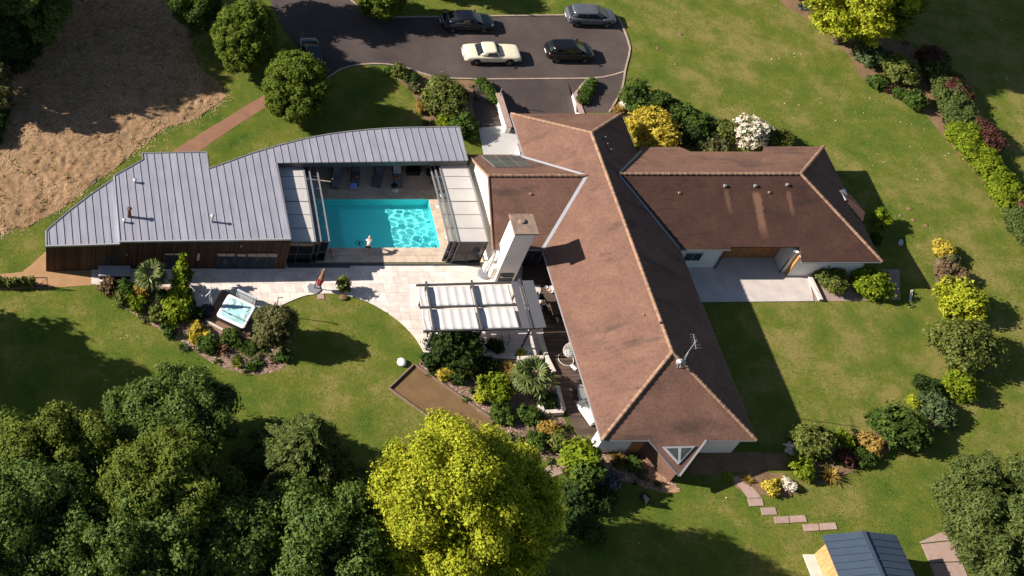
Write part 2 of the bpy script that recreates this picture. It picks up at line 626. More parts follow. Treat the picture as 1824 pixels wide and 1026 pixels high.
M['palestone'] = mat('pale_wall_stone', (0.55, 0.48, 0.42), 0.9, 0.12, 2.5, bump=0.2, bscale=20)
M['liner'] = mat('pool_liner', (0.20, 0.86, 0.88), 0.6, 0.03, 1.0)
M['water'] = make_water()
M['opal'] = make_poly()
M['clear'] = make_clear('clear_pane', (0.80, 0.85, 0.87))
M['glass'] = make_glass('dark_window_glass')
M['glass_sky'] = make_glass('skylight_glass', (0.055, 0.060, 0.050), 0.3)
M['alu'] = mat('dark_aluminium', (0.075, 0.078, 0.085), 0.45, 0.05, 2, metal=0.3)
M['alu_grey'] = mat('grey_aluminium', (0.24, 0.23, 0.24), 0.45, 0.05, 2, metal=0.3)
M['alu_white'] = mat('white_frame', (0.62, 0.62, 0.63), 0.5, 0.04, 2)
M['steel'] = mat('galvanised_steel', (0.45, 0.46, 0.48), 0.4, 0.08, 4, metal=0.5)
M['pergola'] = mat('pergola_frame', (0.060, 0.060, 0.068), 0.5, 0.05, 2)
M['pergola_roof'] = mat('pergola_panel', (0.095, 0.095, 0.108), 0.6, 0.05, 2)
M['canvas'] = mat('white_canvas', (0.57, 0.545, 0.535), 0.9, 0.04, 1.5)
M['whitefab'] = mat('white_fabric', (0.72, 0.69, 0.66), 0.9, 0.06, 3)
M['redfab'] = mat('red_fabric', (0.45, 0.05, 0.045), 0.9, 0.15, 4)
M['salmon'] = mat('faded_salmon_fabric', (0.52, 0.30, 0.23), 0.9, 0.15, 4)
M['cushion_dark'] = mat('slate_cushion', (0.12, 0.125, 0.15), 0.9, 0.06, 3)
M['cushion_mid'] = mat('grey_cushion', (0.20, 0.20, 0.225), 0.9, 0.06, 3)
M['cushion_pale'] = mat('pale_cushion', (0.42, 0.43, 0.46), 0.9, 0.06, 3)
M['bluefab'] = mat('blue_towel', (0.27, 0.35, 0.80), 0.9, 0.05, 3)
M['orange'] = mat('orange_cushion', (0.35, 0.09, 0.03), 0.9, 0.1, 3)
M['black'] = mat('black_rattan', (0.012, 0.012, 0.013), 0.6, 0.1, 6)
M['rubber'] = mat('tyre_rubber', (0.012, 0.012, 0.013), 0.8, 0.1, 6)
M['blackmetal'] = mat('black_metal', (0.02, 0.02, 0.022), 0.45, 0.05, 4)
M['tub'] = mat('white_acrylic', (0.74, 0.75, 0.76), 0.25, 0.02, 3, spec=0.5)
M['tubside'] = mat('dark_tub_skirt', (0.035, 0.03, 0.03), 0.6, 0.1, 4)
M['tubwater'] = mat('tub_shell', (0.34, 0.56, 0.58), 0.3, 0.28, 1.6)
M['tubseat'] = mat('tub_seat', (0.50, 0.66, 0.67), 0.4, 0.12, 5)
M['cover'] = mat('grey_cover_vinyl', (0.34, 0.34, 0.36), 0.6, 0.05, 3)
M['terracotta'] = mat('brown_pot', (0.10, 0.045, 0.03), 0.7, 0.1, 4)
M['bark'] = mat('tree_bark', (0.10, 0.075, 0.055), 0.95, 0.25, 4, bump=0.6, bscale=18)
M['palebark'] = mat('pale_olive_bark', (0.40, 0.31, 0.24), 0.95, 0.2, 4, bump=0.6, bscale=18)
M['cap'] = mat('chimney_cap_stone', (0.215, 0.150, 0.115), 0.95, 0.30, 3.0, bump=0.3, bscale=20)
M['shed_roof'] = mat('blue_steel_roof', (0.052, 0.072, 0.105), 0.45, 0.06, 2, metal=0.1)
M['wicker'] = mat('white_wicker', (0.52, 0.47, 0.42), 0.8, 0.12, 12)
M['plastic_white'] = mat('white_plastic', (0.74, 0.73, 0.70), 0.4, 0.03, 3)
M['manhole'] = mat('grey_cast_cover', (0.17, 0.17, 0.18), 0.7, 0.1, 5)
M['skin'] = mat('skin', (0.56, 0.32, 0.23), 0.6, 0.05, 5)
M['hair'] = mat('grey_hair', (0.45, 0.40, 0.36), 0.8, 0.15, 12)
M['pinktop'] = mat('pink_top', (0.74, 0.64, 0.60), 0.9, 0.06, 5)
M['blackcloth'] = mat('black_cloth', (0.015, 0.015, 0.018), 0.9, 0.1, 5)
def carpaint(name, c, rough=0.22):
    m, nt, b = _new(name)
    v = _world(nt)
    nt.links.new(_ramp(nt, _noise(nt, v, 3, 3), [(0.3, tuple(x * 0.92 for x in c)), (0.7, tuple(min(1, x * 1.08) for x in c))]), b.inputs['Base Color'])
    b.inputs['Roughness'].default_value = rough
    b.inputs['Coat Weight'].default_value = 0.3
    b.inputs['Coat Roughness'].default_value = 0.05
    return m
M['cream_paint'] = carpaint('cream_car_paint', (0.68, 0.61, 0.46), 0.4)
M['black_paint'] = carpaint('black_car_paint', (0.006, 0.006, 0.007))
M['navy_paint'] = carpaint('dark_navy_car_paint', (0.007, 0.008, 0.013))
M['grey_paint'] = carpaint('slate_grey_car_paint', (0.085, 0.088, 0.105))
M['car_glass'] = make_glass('car_glass', (0.012, 0.014, 0.017), 0.03)
M['chrome'] = mat('chrome', (0.62, 0.62, 0.63), 0.15, 0.02, 4, metal=0.9)
M['rim'] = mat('alloy_rim', (0.34, 0.34, 0.35), 0.35, 0.05, 6, metal=0.6)
M['tail'] = mat('red_lens', (0.14, 0.012, 0.010), 0.2, 0.05, 6)
M['lens'] = mat('clear_lens', (0.16, 0.165, 0.175), 0.1, 0.05, 6)
# ================================================================== SETTING
R = random.Random(7)
NR = np.random.default_rng(11)
POOL = (19.75, 28.68, 55.78, 60.38)           # x0 x1 y0 y1
_l = at(884, 172)
_r = at(1021, 168)
RAMP = (_l.x + 0.1, _r.x - 0.05, 65.9, at(950, 141).y)
def grid_sheet(xs, ys, holes, z):
    mb = MB()
    for i in range(len(xs) - 1):
        for j in range(len(ys) - 1):
            cx, cy = (xs[i] + xs[i + 1]) / 2, (ys[j] + ys[j + 1]) / 2
            if any(h[0] < cx < h[1] and h[2] < cy < h[3] for h in holes):
                continue
            mb.add([(xs[i], ys[j], z), (xs[i + 1], ys[j], z), (xs[i + 1], ys[j + 1], z), (xs[i], ys[j + 1], z)], [(0, 1, 2, 3)])
    return mb
struct('ground', grid_sheet([-500, POOL[0], POOL[1], RAMP[0], RAMP[1], 600], [-400, POOL[2], POOL[3], RAMP[2], RAMP[3], 900], [POOL, RAMP], 0.0), M['lawn'])

def sheet(name, poly, z, m, jitter=0.0, sub=0):
    if sub:
        q = []
        n = len(poly)
        for i in range(n):
            a, b = poly[i], poly[(i + 1) % n]
            L = math.hypot(b[0] - a[0], b[1] - a[1])
            k = max(1, int(L / sub))
            for j in range(k):
                t = j / k
                q.append((a[0] + (b[0] - a[0]) * t + R.uniform(-jitter, jitter), a[1] + (b[1] - a[1]) * t + R.uniform(-jitter, jitter)))
        poly = q
    if area(poly) < 0:
        poly = poly[::-1]
    return struct(name, MB().add([(x, y, z) for x, y in poly], [tuple(range(len(poly)))]), m)
ZONES = {}
def zone(name, key, pix, z, m, jitter=0.0, sub=0, smooth=0):
    pl = PX(pix)
    if smooth:
        pl = smooth_line(pl, smooth, True)
    ZONES[key] = pl
    return sheet(name, pl, z, m, jitter, sub)

def pnoise(X, Y, sc, seed):
    rg = np.random.default_rng(seed)
    Z = np.zeros_like(X)
    for k in range(10):
        a = rg.uniform(0, 6.283)
        f = sc * rg.uniform(0.5, 1.6)
        Z += np.sin(f * (X * np.cos(a) + Y * np.sin(a)) + rg.uniform(0, 6.28))
    return Z / 3.2
# dry ground: hummocks of flattened dead grass with a ragged edge
ZONES['dry'] = PX([(-220, 470), (40, 408), (110, 372), (165, 325), (205, 300), (252, 258), (282, 236), (300, 230), (360, 205), (402, 172), (380, 146), (345, 90), (320, 20), (290, -60), (-220, -60)])
def dry_h(X, Y):
    fade = np.zeros_like(X)
    for k in range(10):
        a = 2 * np.pi * k / 10
        r = 0.75 if k % 2 else 0.4
        fade += inside(X + r * np.cos(a) + 0.25 * np.sin(3 * Y), Y + r * np.sin(a) + 0.25 * np.sin(2.7 * X), ZONES['dry'])
    h = 0.055 * np.abs(pnoise(X, Y, 3.4, 41)) + 0.05 * np.abs(pnoise(X, Y, 6.5, 42)) + 0.04 * np.abs(pnoise(X, Y, 11.0, 43))
    return (fade / 10) ** 1.5 * h
_xs = np.arange(-15.0, 18.5, 0.14)
_ys = np.arange(54.5, 86.0, 0.14)
_GX, _GY = np.meshgrid(_xs, _ys)
_jx = pnoise(_GX, _GY, 2.0, 44) * 0.25
_in = inside(_GX + _jx, _GY + _jx, ZONES['dry'])
_GZ = 0.004 + dry_h(_GX, _GY)
_V = np.stack([_GX.ravel(), _GY.ravel(), _GZ.ravel()], 1)
_n = len(_xs)
_c = (_in[:-1, :-1] & _in[1:, 1:])
_jj, _ii = np.nonzero(_c)
_b0 = _jj * _n + _ii
_F = np.stack([_b0, _b0 + 1, _b0 + _n + 1, _b0 + _n], 1)
_used, _inv = np.unique(_F.ravel(), return_inverse=True)
quick_mesh('dry_ground', _V[_used], _inv.reshape(-1, 4), M['dry'], kind='structure')
zone('gravel_path', 'redpath', [(296, 276), (380, 224), (460, 175), (520, 140), (560, 118), (580, 132), (530, 160), (478, 189), (420, 225), (345, 276)], 0.014, M['redpath'], 0.03, 0.6)
zone('sand_path', 'ochre', [(-200, 486), (0, 489), (40, 484), (58, 470), (82, 447), (92, 447), (92, 478), (163, 478), (163, 508), (100, 512), (50, 514), (0, 517), (-200, 522)], 0.014, M['ochre'], 0.02, 0.6)

# driveway: parking court, drive, and the strip east of the ramp; the ramp itself sinks to the basement
zone('driveway', 'drive', [(400, -110), (565, -110), (625, 0), (640, 12), (656, 21), (682, 30), (840, 29), (1005, 27), (1098, 27), (1110, 50), (1122, 85), (1118, 106), (1113, 127), (1108, 160), (1085, 201), (1026, 201), (1026, 172), (1040, 150), (1046, 141),
      (842, 143), (800, 140), (778, 138), (757, 133), (722, 121), (690, 115), (665, 114), (640, 116), (612, 121), (592, 133), (578, 142), (545, 100), (510, 60), (480, 0)], 0.010, M['asphalt'])
_w0 = CX + (RAMP[0] - 0.0) * 1.0
for _k, _pl in (('apronL', [at2(842, 143.2), (RAMP[0], at(842, 142.8).y), (RAMP[0], at(884, 176).y), at2(884, 178), at2(862, 156)]), ('apronR', [(RAMP[1], at(1040, 141.3).y), at2(1046, 141.3), at2(1040, 150), at2(1026, 172), (RAMP[1], at(1026, 172).y)])):
    ZONES[_k] = _pl
    sheet('driveway_apron', _pl, 0.006, M['asphalt'])
zone('service_path', 'service', [(843, 150), (858, 160), (884, 186), (906, 240), (850, 228), (842, 190)], 0.018, M['asphalt'])
mb = MB()
rx0, rx1, ry0, ry1 = RAMP
prev = None
rp = []
for k in range(9):
    t = k / 8
    y = ry1 + (ry0 - ry1) * t
    z = 0.008 - 1.55 * (t ** 1.15)
    rp.append((y, z))
for k in range(8):
    (ya, za), (yb, zb) = rp[k], rp[k + 1]
    mb.add([(rx0, yb, zb), (rx1, yb, zb), (rx1, ya, za), (rx0, ya, za)], [(0, 1, 2, 3)])
struct('ramp', mb, M['asphalt'])

def strip(pts, w, z0, z1, mb=None):
    """a kerb-like strip of width w along 2d points"""
    mb = mb or MB()
    n = len(pts)
    L, Rr = [], []
    for i in range(n):
        a = Vector(pts[max(0, i - 1)])
        b = Vector(pts[min(n - 1, i + 1)])
        d = (b - a)
        d = d.normalized() if d.length > 1e-6 else Vector((1, 0))
        nn = Vector((-d.y, d.x)) * (w / 2)
        L.append((pts[i][0] + nn.x, pts[i][1] + nn.y))
        Rr.append((pts[i][0] - nn.x, pts[i][1] - nn.y))
    for i in range(n - 1):
        vs = [(*Rr[i], z0), (*Rr[i + 1], z0), (*L[i + 1], z0), (*L[i], z0), (*Rr[i], z1), (*Rr[i + 1], z1), (*L[i + 1], z1), (*L[i], z1)]
        mb.add(vs, [(4, 5, 6, 7), (0, 1, 5, 4), (2, 3, 7, 6), (1, 2, 6, 5), (3, 0, 4, 7)])
    return mb
# kerb stones, one metre each, along every edge of the drive
def resample(pts, step):
    out = [Vector(pts[0])]
    acc = 0.0
    for i in range(len(pts) - 1):
        a, b = Vector(pts[i]), Vector(pts[i + 1])
        L = (b - a).length
        if L < 1e-9:
            continue
        d = step - acc
        while d <= L:
            out.append(a.lerp(b, d / L))
            d += step
        acc = (acc + L) % step
    out.append(Vector(pts[-1]))
    return [(p.x, p.y) for p in out]
kerb_root = struct('kerb', strip(PX([(842, 141), (1046, 139.5)]), 0.10, 0.0, 0.030), M['kerb'])
def kerb(pix, w=0.13, h=0.085):
    pts = resample(smooth_line(PX(pix), 5), 1.0)
    for i in range(len(pts) - 1):
        a, b = Vector(pts[i]), Vector(pts[i + 1])
        if (b - a).length < 0.15:
            continue
        c = (a + b) / 2
        ln = (b - a).length - 0.012
        o = obj('kerb_stone', MB().box((0, 0, h / 2), (ln, w, h), math.atan2(b.y - a.y, b.x - a.x)), M['kerb'], kerb_root)
        o.location = (c.x, c.y, R.uniform(-0.006, 0.004))
kerb([(590, -52), (625, 0), (640, 12), (656, 21), (684, 30.5)])
kerb([(684, 31), (840, 29.5), (1005, 27.5), (1098, 27.5)])
kerb([(1098, 27.5), (1110, 50), (1122, 85), (1118, 106), (1113, 127), (1107, 160), (1085, 200)])
kerb([(577, 143), (592, 133), (612, 121), (640, 116), (665, 114), (690, 115), (722, 121), (757, 133), (778, 138), (800, 140), (842, 141)])
kerb([(842, 141), (940, 140.5), (1046, 139.5), (1082, 136), (1113, 127)], 0.13, 0.045)
kerb([(1046, 141), (1036, 152), (1022, 170)], 0.16, 0.10)
kerb([(1046, 141), (1060, 146), (1062, 154)], 0.13, 0.10)

# retaining walls of the ramp
def wall_obj(name, label, cat, mb, m, base, extra=None):
    t = thing(name, label, cat, base)
    obj('wall', mb, m, t, world=True)
    return t
wl = thing('retaining_wall', 'rendered retaining wall left of the sunken garage ramp, metal post on top', 'wall', (_l.x, _l.y, 0))
ya, yb, yc = at(880, 178).y, at(905, 222).y, at(910, 237).y
obj('wall', MB().prism([(_l.x - 0.28, ya), (_l.x + 0.12, ya), (_l.x + 0.12, yc), (_l.x - 0.28, yc)], -2.0, lambda x, y: 0.75 if y > yb - 0.2 else 0.7), M['render'], wl, world=True)
obj('coping', MB().prism([(_l.x - 0.33, ya + 0.04), (_l.x + 0.17, ya + 0.04), (_l.x + 0.17, yc - 0.04), (_l.x - 0.33, yc - 0.04)], 0.76, 0.82), M['stone'], wl, world=True)
obj('post', MB().tube((_l.x - 0.05, ya - 0.15, 0.8), (_l.x - 0.05, ya - 0.15, 1.6), 0.035), M['steel'], wl, world=True)
wr = thing('retaining_wall', 'white triangular retaining wall on the right of the sunken garage ramp', 'wall', (_r.x, _r.y, 0))
obj('wall', MB().prism([(rx1, 65.9), (rx1 + 0.32, 65.9), (rx1 + 0.32, _r.y), (rx1, _r.y)], -2.0, 0.05), M['render'], wr, world=True)
obj('coping', MB().prism([(rx1 - 0.03, 65.9), (rx1 + 0.36, 65.9), (rx1 + 0.36, _r.y + 0.03), (rx1 - 0.03, _r.y + 0.03)], 0.052, 0.11), M['stone'], wr, world=True)
struct('ramp_side', MB().add([(rx0, 65.9, -2), (rx0, ry1, -2), (rx0, ry1, 0), (rx0, 65.9, 0)], [(0, 1, 2, 3)]), M['render'])
# stair rail beside the wall
sr = thing('stair_railing', 'black metal railing over the basement stairs beside the garage ramp wall', 'railing', (at(910, 236).x, at(910, 236).y, 0))
bx, by = at(908, 237).x + 0.25, at(910, 237).y
for k in range(6):
    obj('baluster', MB().tube((bx + 0.14 * k, by, 0.0), (bx + 0.14 * k, by, 0.85), 0.016, n=6), M['blackmetal'], sr, world=True)
for z in (0.15, 0.5, 0.88):
    obj('rail', MB().tube((bx - 0.05, by + 0.02, z), (bx + 0.9, by + 0.02, z), 0.018, n=6), M['blackmetal'], sr, world=True)
zone('courtyard', 'court', [(852, 228), (905, 224), (920, 238), (975, 240), (975, 281), (862, 281)], 0.03, M['courtyard'])
gp = thing('gate_post', 'short white rendered pillar at the corner of the pale courtyard', 'pillar', (at(925, 283).x, at(925, 283).y, 0))
obj('shaft', MB().box((0, 0, 0.65), (0.75, 0.75, 1.3)), M['render'], gp)
obj('coping', MB().box((0, 0, 1.34), (0.88, 0.88, 0.08)), M['stone'], gp)

# beds
zone('planting_bed', 'bedA', [(178, 508), (345, 512), (352, 548), (395, 594), (470, 604), (522, 636), (498, 660), (455, 668), (415, 660), (375, 645), (330, 612), (280, 585), (215, 545), (188, 522)], 0.012, M['mulch'], 0.05, 0.5)
zone('planting_bed', 'bedB', [(748, 640), (775, 636), (960, 640), (985, 660), (1000, 740), (1040, 800), (1085, 800), (1150, 815), (1210, 870), (1180, 878), (1090, 850), (1000, 842), (905, 775), (840, 722), (745, 655)], 0.012, M['mulch'], 0.05, 0.5)
zone('planting_bed', 'bedC', [(1668, 440), (1690, 436), (1712, 480), (1722, 520), (1668, 520), (1664, 480)], 0.012, M['mulch'], 0.05, 0.4)
zone('planting_bed', 'bedC2', [(1415, 790), (1470, 770), (1525, 768), (1570, 772), (1640, 752), (1690, 748), (1640, 775), (1580, 806), (1530, 834), (1470, 862), (1430, 858), (1408, 825)], 0.012, M['soil'], 0.06, 0.4)
zone('planting_bed', 'bedD', [(1372, -20), (1395, 8), (1430, 30), (1450, 40), (1514, 100), (1530, 135), (1553, 154), (1604, 180), (1640, 196), (1678, 240), (1762, 340), (1842, 452), (1878, 520), (1900, 500), (1800, 320), (1700, 170), (1640, 95), (1580, 40), (1500, -20)], 0.012, M['soil'], 0.06, 0.5)
zone('planting_bed', 'bedE', [(690, 119), (722, 125), (757, 137), (842, 145), (862, 160), (884, 190), (852, 226), (758, 228), (754, 205), (735, 168), (706, 138)], 0.012, M['soil'], 0.05, 0.5)
zone('planting_bed', 'bedF', [(1090, 203), (1110, 165), (1130, 152), (1190, 175), (1245, 208), (1290, 218), (1330, 210), (1390, 232), (1412, 262), (1140, 268), (1120, 210)], 0.012, M['soil'], 0.05, 0.5)
zone('gravel_bed', 'bedG', [(1428, 480), (1602, 480), (1604, 534), (1450, 537)], 0.012, M['pinkgravel'])
zone('planting_bed', 'bedH', [(1300, 848), (1350, 838), (1398, 845), (1420, 880), (1400, 886), (1345, 880), (1310, 870)], 0.013, M['soil'], 0.05, 0.4)
zone('apron', 'apronS', [(1112, 812), (1160, 812), (1160, 832), (1212, 876), (1190, 880), (1140, 850)], 0.018, M['ochre'], 0.04, 0.5)
zone('apron', 'apronE', [(1230, 808), (1300, 805), (1405, 808), (1400, 835), (1230, 848)], 0.018, M['soil'], 0.04, 0.5)
zone('service_strip', 'strip', [(1000, 815), (1020, 835), (985, 850), (970, 835)], 0.02, M['stone'])

# bark chips scattered in the beds (uncountable)
def scatter_quads(name, polys, dens, size, m, seed, flat=0.35, z=0.03, aspect=2.5):
    rng = np.random.default_rng(seed)
    P = []
    for pl in polys:
        xs = [p[0] for p in pl]
        ys = [p[1] for p in pl]
        n = int((max(xs) - min(xs)) * (max(ys) - min(ys)) * dens)
        X = rng.uniform(min(xs), max(xs), n)
        Y = rng.uniform(min(ys), max(ys), n)
        k = inside(X, Y, pl)
        P.append(np.stack([X[k], Y[k], rng.uniform(0.3, 1.0, k.sum()) * z], 1))
    P = np.concatenate(P)
    n = len(P)
    a = rng.uniform(0, 2 * np.pi, n)
    tl = rng.uniform(-flat, flat, n)
    u = np.stack([np.cos(a), np.sin(a), tl], 1)
    w = np.stack([-np.sin(a), np.cos(a), rng.uniform(-flat, flat, n)], 1)
    s = (size * rng.uniform(0.5, 1.3, n))[:, None]
    V = np.stack([P - u * s * aspect / 2 - w * s / 2, P + u * s * aspect / 2 - w * s / 2, P + u * s * aspect / 2 + w * s / 2, P - u * s * aspect / 2 + w * s / 2], 1).reshape(-1, 3)
    V[:, 2] = np.maximum(V[:, 2], 0.013)
    return quick_mesh(name, V, np.arange(4 * n).reshape(-1, 4), m, kind='stuff')
M['chips'] = leafmat('bark_chips', [(0.10, 0.06, 0.045), (0.30, 0.19, 0.14), (0.52, 0.38, 0.30)], 0.0)
o = scatter_quads('bark_chips', [ZONES['bedA'], ZONES['bedB']], 110, 0.055, M['chips'], 3)
tag(o, 'pale brown bark chips strewn over the planting beds', 'bark chips')

# sand court with timber border
ca, cb, cc = at(737, 650), at(692, 693), at(880, 750)
du = (cc - ca)
dv = (cb - ca)
court = [(ca.x, ca.y), (ca.x + du.x, ca.y + du.y), (ca.x + du.x + dv.x, ca.y + du.y + dv.y), (cb.x, cb.y)]
ZONES['sandcourt'] = court
sheet('sand_court', court, 0.016, M['sand'])
cf = thing('court_border', 'low timber boards edging the sandy court on the lawn', 'border', (ca.x, ca.y, 0))
for i in range(4):
    a, b = Vector(court[i]), Vector(court[(i + 1) % 4])
    k = max(1, int((b - a).length / 2.4))
    for j in range(k):
        p, q = a.lerp(b, j / k), a.lerp(b, (j + 1) / k)
        c = (p + q) / 2
        o = obj('board', MB().box((0, 0, 0.09), ((q - p).length - 0.01, 0.10, 0.18), math.atan2(q.y - p.y, q.x - p.x)), M['border_wood'], cf)
        o.location = (c.x - ca.x, c.y - ca.y, 0)

# stepping stones and slab paths
steps = struct('stepping_path', MB().add([(x, y, 0.02) for x, y in PX([(1303, 850), (1322, 848), (1356, 886), (1332, 888)])][::-1], [(0, 1, 2, 3)]), M['stone'])
ZONES['steps'] = PX([(1303, 850), (1322, 848), (1356, 886), (1332, 888)])
STONES = [[(1331, 889), (1357, 888), (1360, 901), (1335, 902)], [(1354, 905), (1380, 904), (1384, 917), (1358, 918)], [(1378, 921), (1404, 920), (1406, 932), (1381, 933)], [(1406, 919.5), (1433, 918), (1437, 930), (1408, 931.5)],
          [(1429, 935), (1457, 933), (1459, 945), (1433, 947)], [(1459, 933), (1487, 931), (1491, 943), (1461, 945)], [(1637, 966), (1690, 942), (1697, 962), (1640, 968)], [(1641, 970), (1698, 964), (1712, 1000), (1655, 1002)], [(1656, 1004), (1713, 1002), (1730, 1045), (1670, 1045)],
          [(565, 524), (576, 524), (578, 533), (566, 533)]]
for i, s in enumerate(STONES):
    pl = PX(s)
    ZONES['st%d' % i] = pl
    c = Vector((sum(p[0] for p in pl) / 4, sum(p[1] for p in pl) / 4, 0))
    o = obj('paving_slab', MB().prism([(x - c.x, y - c.y) for x, y in pl], 0, 0.05), M['stone'], steps)
    o.location = c
rk = obj('garden_rock', MB().lathe([(0.20, 0), (0.34, 0.06), (0.30, 0.16), (0.12, 0.22)], 9), M['sand'])
rk.location = at(611, 531)
rk.scale = (1.0, 0.75, 1)
tag(rk, 'flat tan rock in the grass below the potted plant', 'rock')
mh = obj('manhole_cover', MB().lathe([(0.26, 0), (0.26, 0.04), (0.20, 0.045)], 20), M['manhole'])
mh.location = at(165, 323)
tag(mh, 'round grey manhole cover in the grass behind the zinc roof', 'manhole cover')

# east terrace
zone('east_terrace', 'eterr', [(1215, 478), (1300, 458), (1420, 458), (1438, 480), (1449, 537), (1238, 539)], 0.06, M['concrete'])
tw = thing('low_wall', 'low cream kerb wall along the right end of the shaded terrace', 'wall', at(1440, 510))
a, b = at(1431, 482), at(1449, 537)
obj('coping', MB().prism([(a.x, a.y), (a.x + 0.28, a.y), (a.x + 0.28, b.y), (a.x, b.y)], 0.062, 0.28), M['palestone'], tw, world=True, bevel=0.02)

# ------------------------------------------------------------------ terrace paving
TERR = PX([(163, 470), (900, 470), (962, 476), (968, 600), (957, 642), (757, 632)])
TERR += smooth_line(PX([(757, 632), (738, 600), (702, 566), (652, 537), (600, 524), (548, 526), (508, 541)]), 4)[1:]
TERR += PX([(480, 560), (455, 592), (395, 592), (350, 545), (341, 513), (163, 507)])
ZONES['terr'] = TERR
terrace = sheet('terrace', TERR, 0.02, M['mortar'])
def pave(root, poly, m, rh, wmin, wmax, z0, z1, holes=(), seed=1, gap=0.012, limit=300):
    rg = random.Random(seed)
    xs = [p[0] for p in poly]
    ys = [p[1] for p in poly]
    items = []
    y = min(ys)
    while y < max(ys):
        h = rg.choice(rh)
        x = min(xs) - rg.uniform(0, 0.8)
        while x < max(xs):
            w = rg.uniform(wmin, wmax)
            pc = clip_rect(poly, x + gap / 2, x + w - gap / 2, y + gap / 2, y + h - gap / 2)
            x += w
            if len(pc) < 3 or abs(area(pc)) < 0.02:
                continue
            cx = sum(p[0] for p in pc) / len(pc)
            cy = sum(p[1] for p in pc) / len(pc)
            if any(hh[0] < cx < hh[1] and hh[2] < cy < hh[3] for hh in holes):
                continue
            items.append((abs(area(pc)), cx, cy, pc))
        y += h
    items.sort(key=lambda t: -t[0])
    for a, cx, cy, pc in items[:limit]:
        o = obj('paving_slab', MB().prism([(p[0] - cx, p[1] - cy) for p in pc], z0, z1 + rg.uniform(-0.003, 0.003)), m, root)
        o.location = (cx, cy, 0)
    if items[limit:]:
        mb = MB()
        for a, cx, cy, pc in items[limit:]:
            mb.prism(pc, z0, z1)
        obj('paving_offcuts', mb, m, root, kind='stuff')
    return len(items)
_n1 = pave(terrace, TERR, M['trav'], [0.45, 0.6, 0.6, 0.75], 0.45, 0.95, 0.0, 0.05, seed=5)

# pool surround and basin
x0, x1, y0, y1 = POOL
_ps = at(700, 468).y
SUR = (17.6, 31.6, _ps, 63.6)
ZONES['surround'] = [(SUR[0], SUR[2]), (SUR[1], SUR[2]), (SUR[1], SUR[3]), (SUR[0], SUR[3])]
sur = struct('pool_surround', grid_sheet([SUR[0], x0, x1, SUR[1]], [SUR[2], y0, y1, SUR[3]], [POOL], 0.03), M['mortar'])
_n2 = 0
for k, (pl, sd) in enumerate((([(SUR[0], SUR[2]), (SUR[1], SUR[2]), (SUR[1], y0 - 0.3), (SUR[0], y0 - 0.3)], 2), ([(SUR[0], y1 + 0.3), (SUR[1], y1 + 0.3), (SUR[1], SUR[3]), (SUR[0], SUR[3])], 3), ([(x1 + 0.3, y0 - 0.3), (SUR[1], y0 - 0.3), (SUR[1], y1 + 0.3), (x1 + 0.3, y1 + 0.3)], 4))):
    _n2 += pave(sur, pl, M['trav_pool'], [0.6], 0.6, 0.9, 0.0, 0.06, seed=sd)
pool = thing('swimming_pool', 'rectangular turquoise swimming pool with sunlit ripples at one end', 'swimming pool', ((x0 + x1) / 2, (y0 + y1) / 2, 0))
zb = -1.25
b = MB()
b.add([(x0, y0, zb), (x1, y0, zb), (x1, y1, zb), (x0, y1, zb), (x0, y0, 0.03), (x1, y0, 0.03), (x1, y1, 0.03), (x0, y1, 0.03)], [(0, 1, 2, 3), (0, 4, 5, 1), (1, 5, 6, 2), (2, 6, 7, 3), (3, 7, 4, 0)])
basin = obj('basin', b, M['liner'], pool, world=True)
basin.cycles.is_caustics_receiver = True
def coping(xa, xb, ya, yb, alongx):
    n = max(1, round(((xb - xa) if alongx else (yb - ya)) / 0.6))
    for k in range(n):
        if alongx:
            p, q = xa + (xb - xa) * k / n, xa + (xb - xa) * (k + 1) / n
            c, d = ((p + q) / 2, (ya + yb) / 2), (q - p - 0.01, yb - ya)
        else:
            p, q = ya + (yb - ya) * k / n, ya + (yb - ya) * (k + 1) / n
            c, d = ((xa + xb) / 2, (p + q) / 2), (xb - xa, q - p - 0.01)
        o = obj('coping_stone', MB().box((0, 0, 0.035), (d[0], d[1], 0.06)), M['trav_pool'], pool)
        o.location = (c[0] - pool.location.x, c[1] - pool.location.y, 0)
coping(x0 - 0.3, x1 + 0.3, y0 - 0.3, y0 + 0.02, True)
coping(x0 - 0.3, x1 + 0.3, y1 - 0.02, y1 + 0.3, True)
coping(x1 - 0.02, x1 + 0.3, y0 + 0.02, y1 - 0.02, False)
NX, NY = 280, 150
gx, gy = np.meshgrid(np.linspace(x0, x1, NX), np.linspace(y0, y1, NY))
def ripple(X, Y, amp=1.0):
    rg = np.random.default_rng(4)
    Z = np.zeros_like(X)
    for k in range(30):
        lam = rg.uniform(0.28, 0.80)
        a = rg.uniform(0, 2 * np.pi)
        ph = rg.uniform(0, 2 * np.pi)
        wb = rg.uniform(0, 6.28)
        Z += 0.0030 * lam * np.sin(2 * np.pi / lam * (X * np.cos(a) + Y * np.sin(a)) + ph + 0.9 * np.sin(0.8 * X + wb) + 0.9 * np.cos(0.9 * Y - wb))
    return Z * amp
gz = -0.06 + ripple(gx, gy)
V = np.stack([gx.ravel() - pool.location.x, gy.ravel() - pool.location.y, gz.ravel()], 1)
ii, jj = np.meshgrid(np.arange(NX - 1), np.arange(NY - 1))
base = (jj * NX + ii).ravel()
Fq = np.stack([base, base + 1, base + NX + 1, base + NX], 1)
wat = quick_mesh('water', V, Fq, M['water'], pool)
wat.data.polygons.foreach_set('use_smooth', [True] * len(Fq))
wat.cycles.is_caustics_caster = True
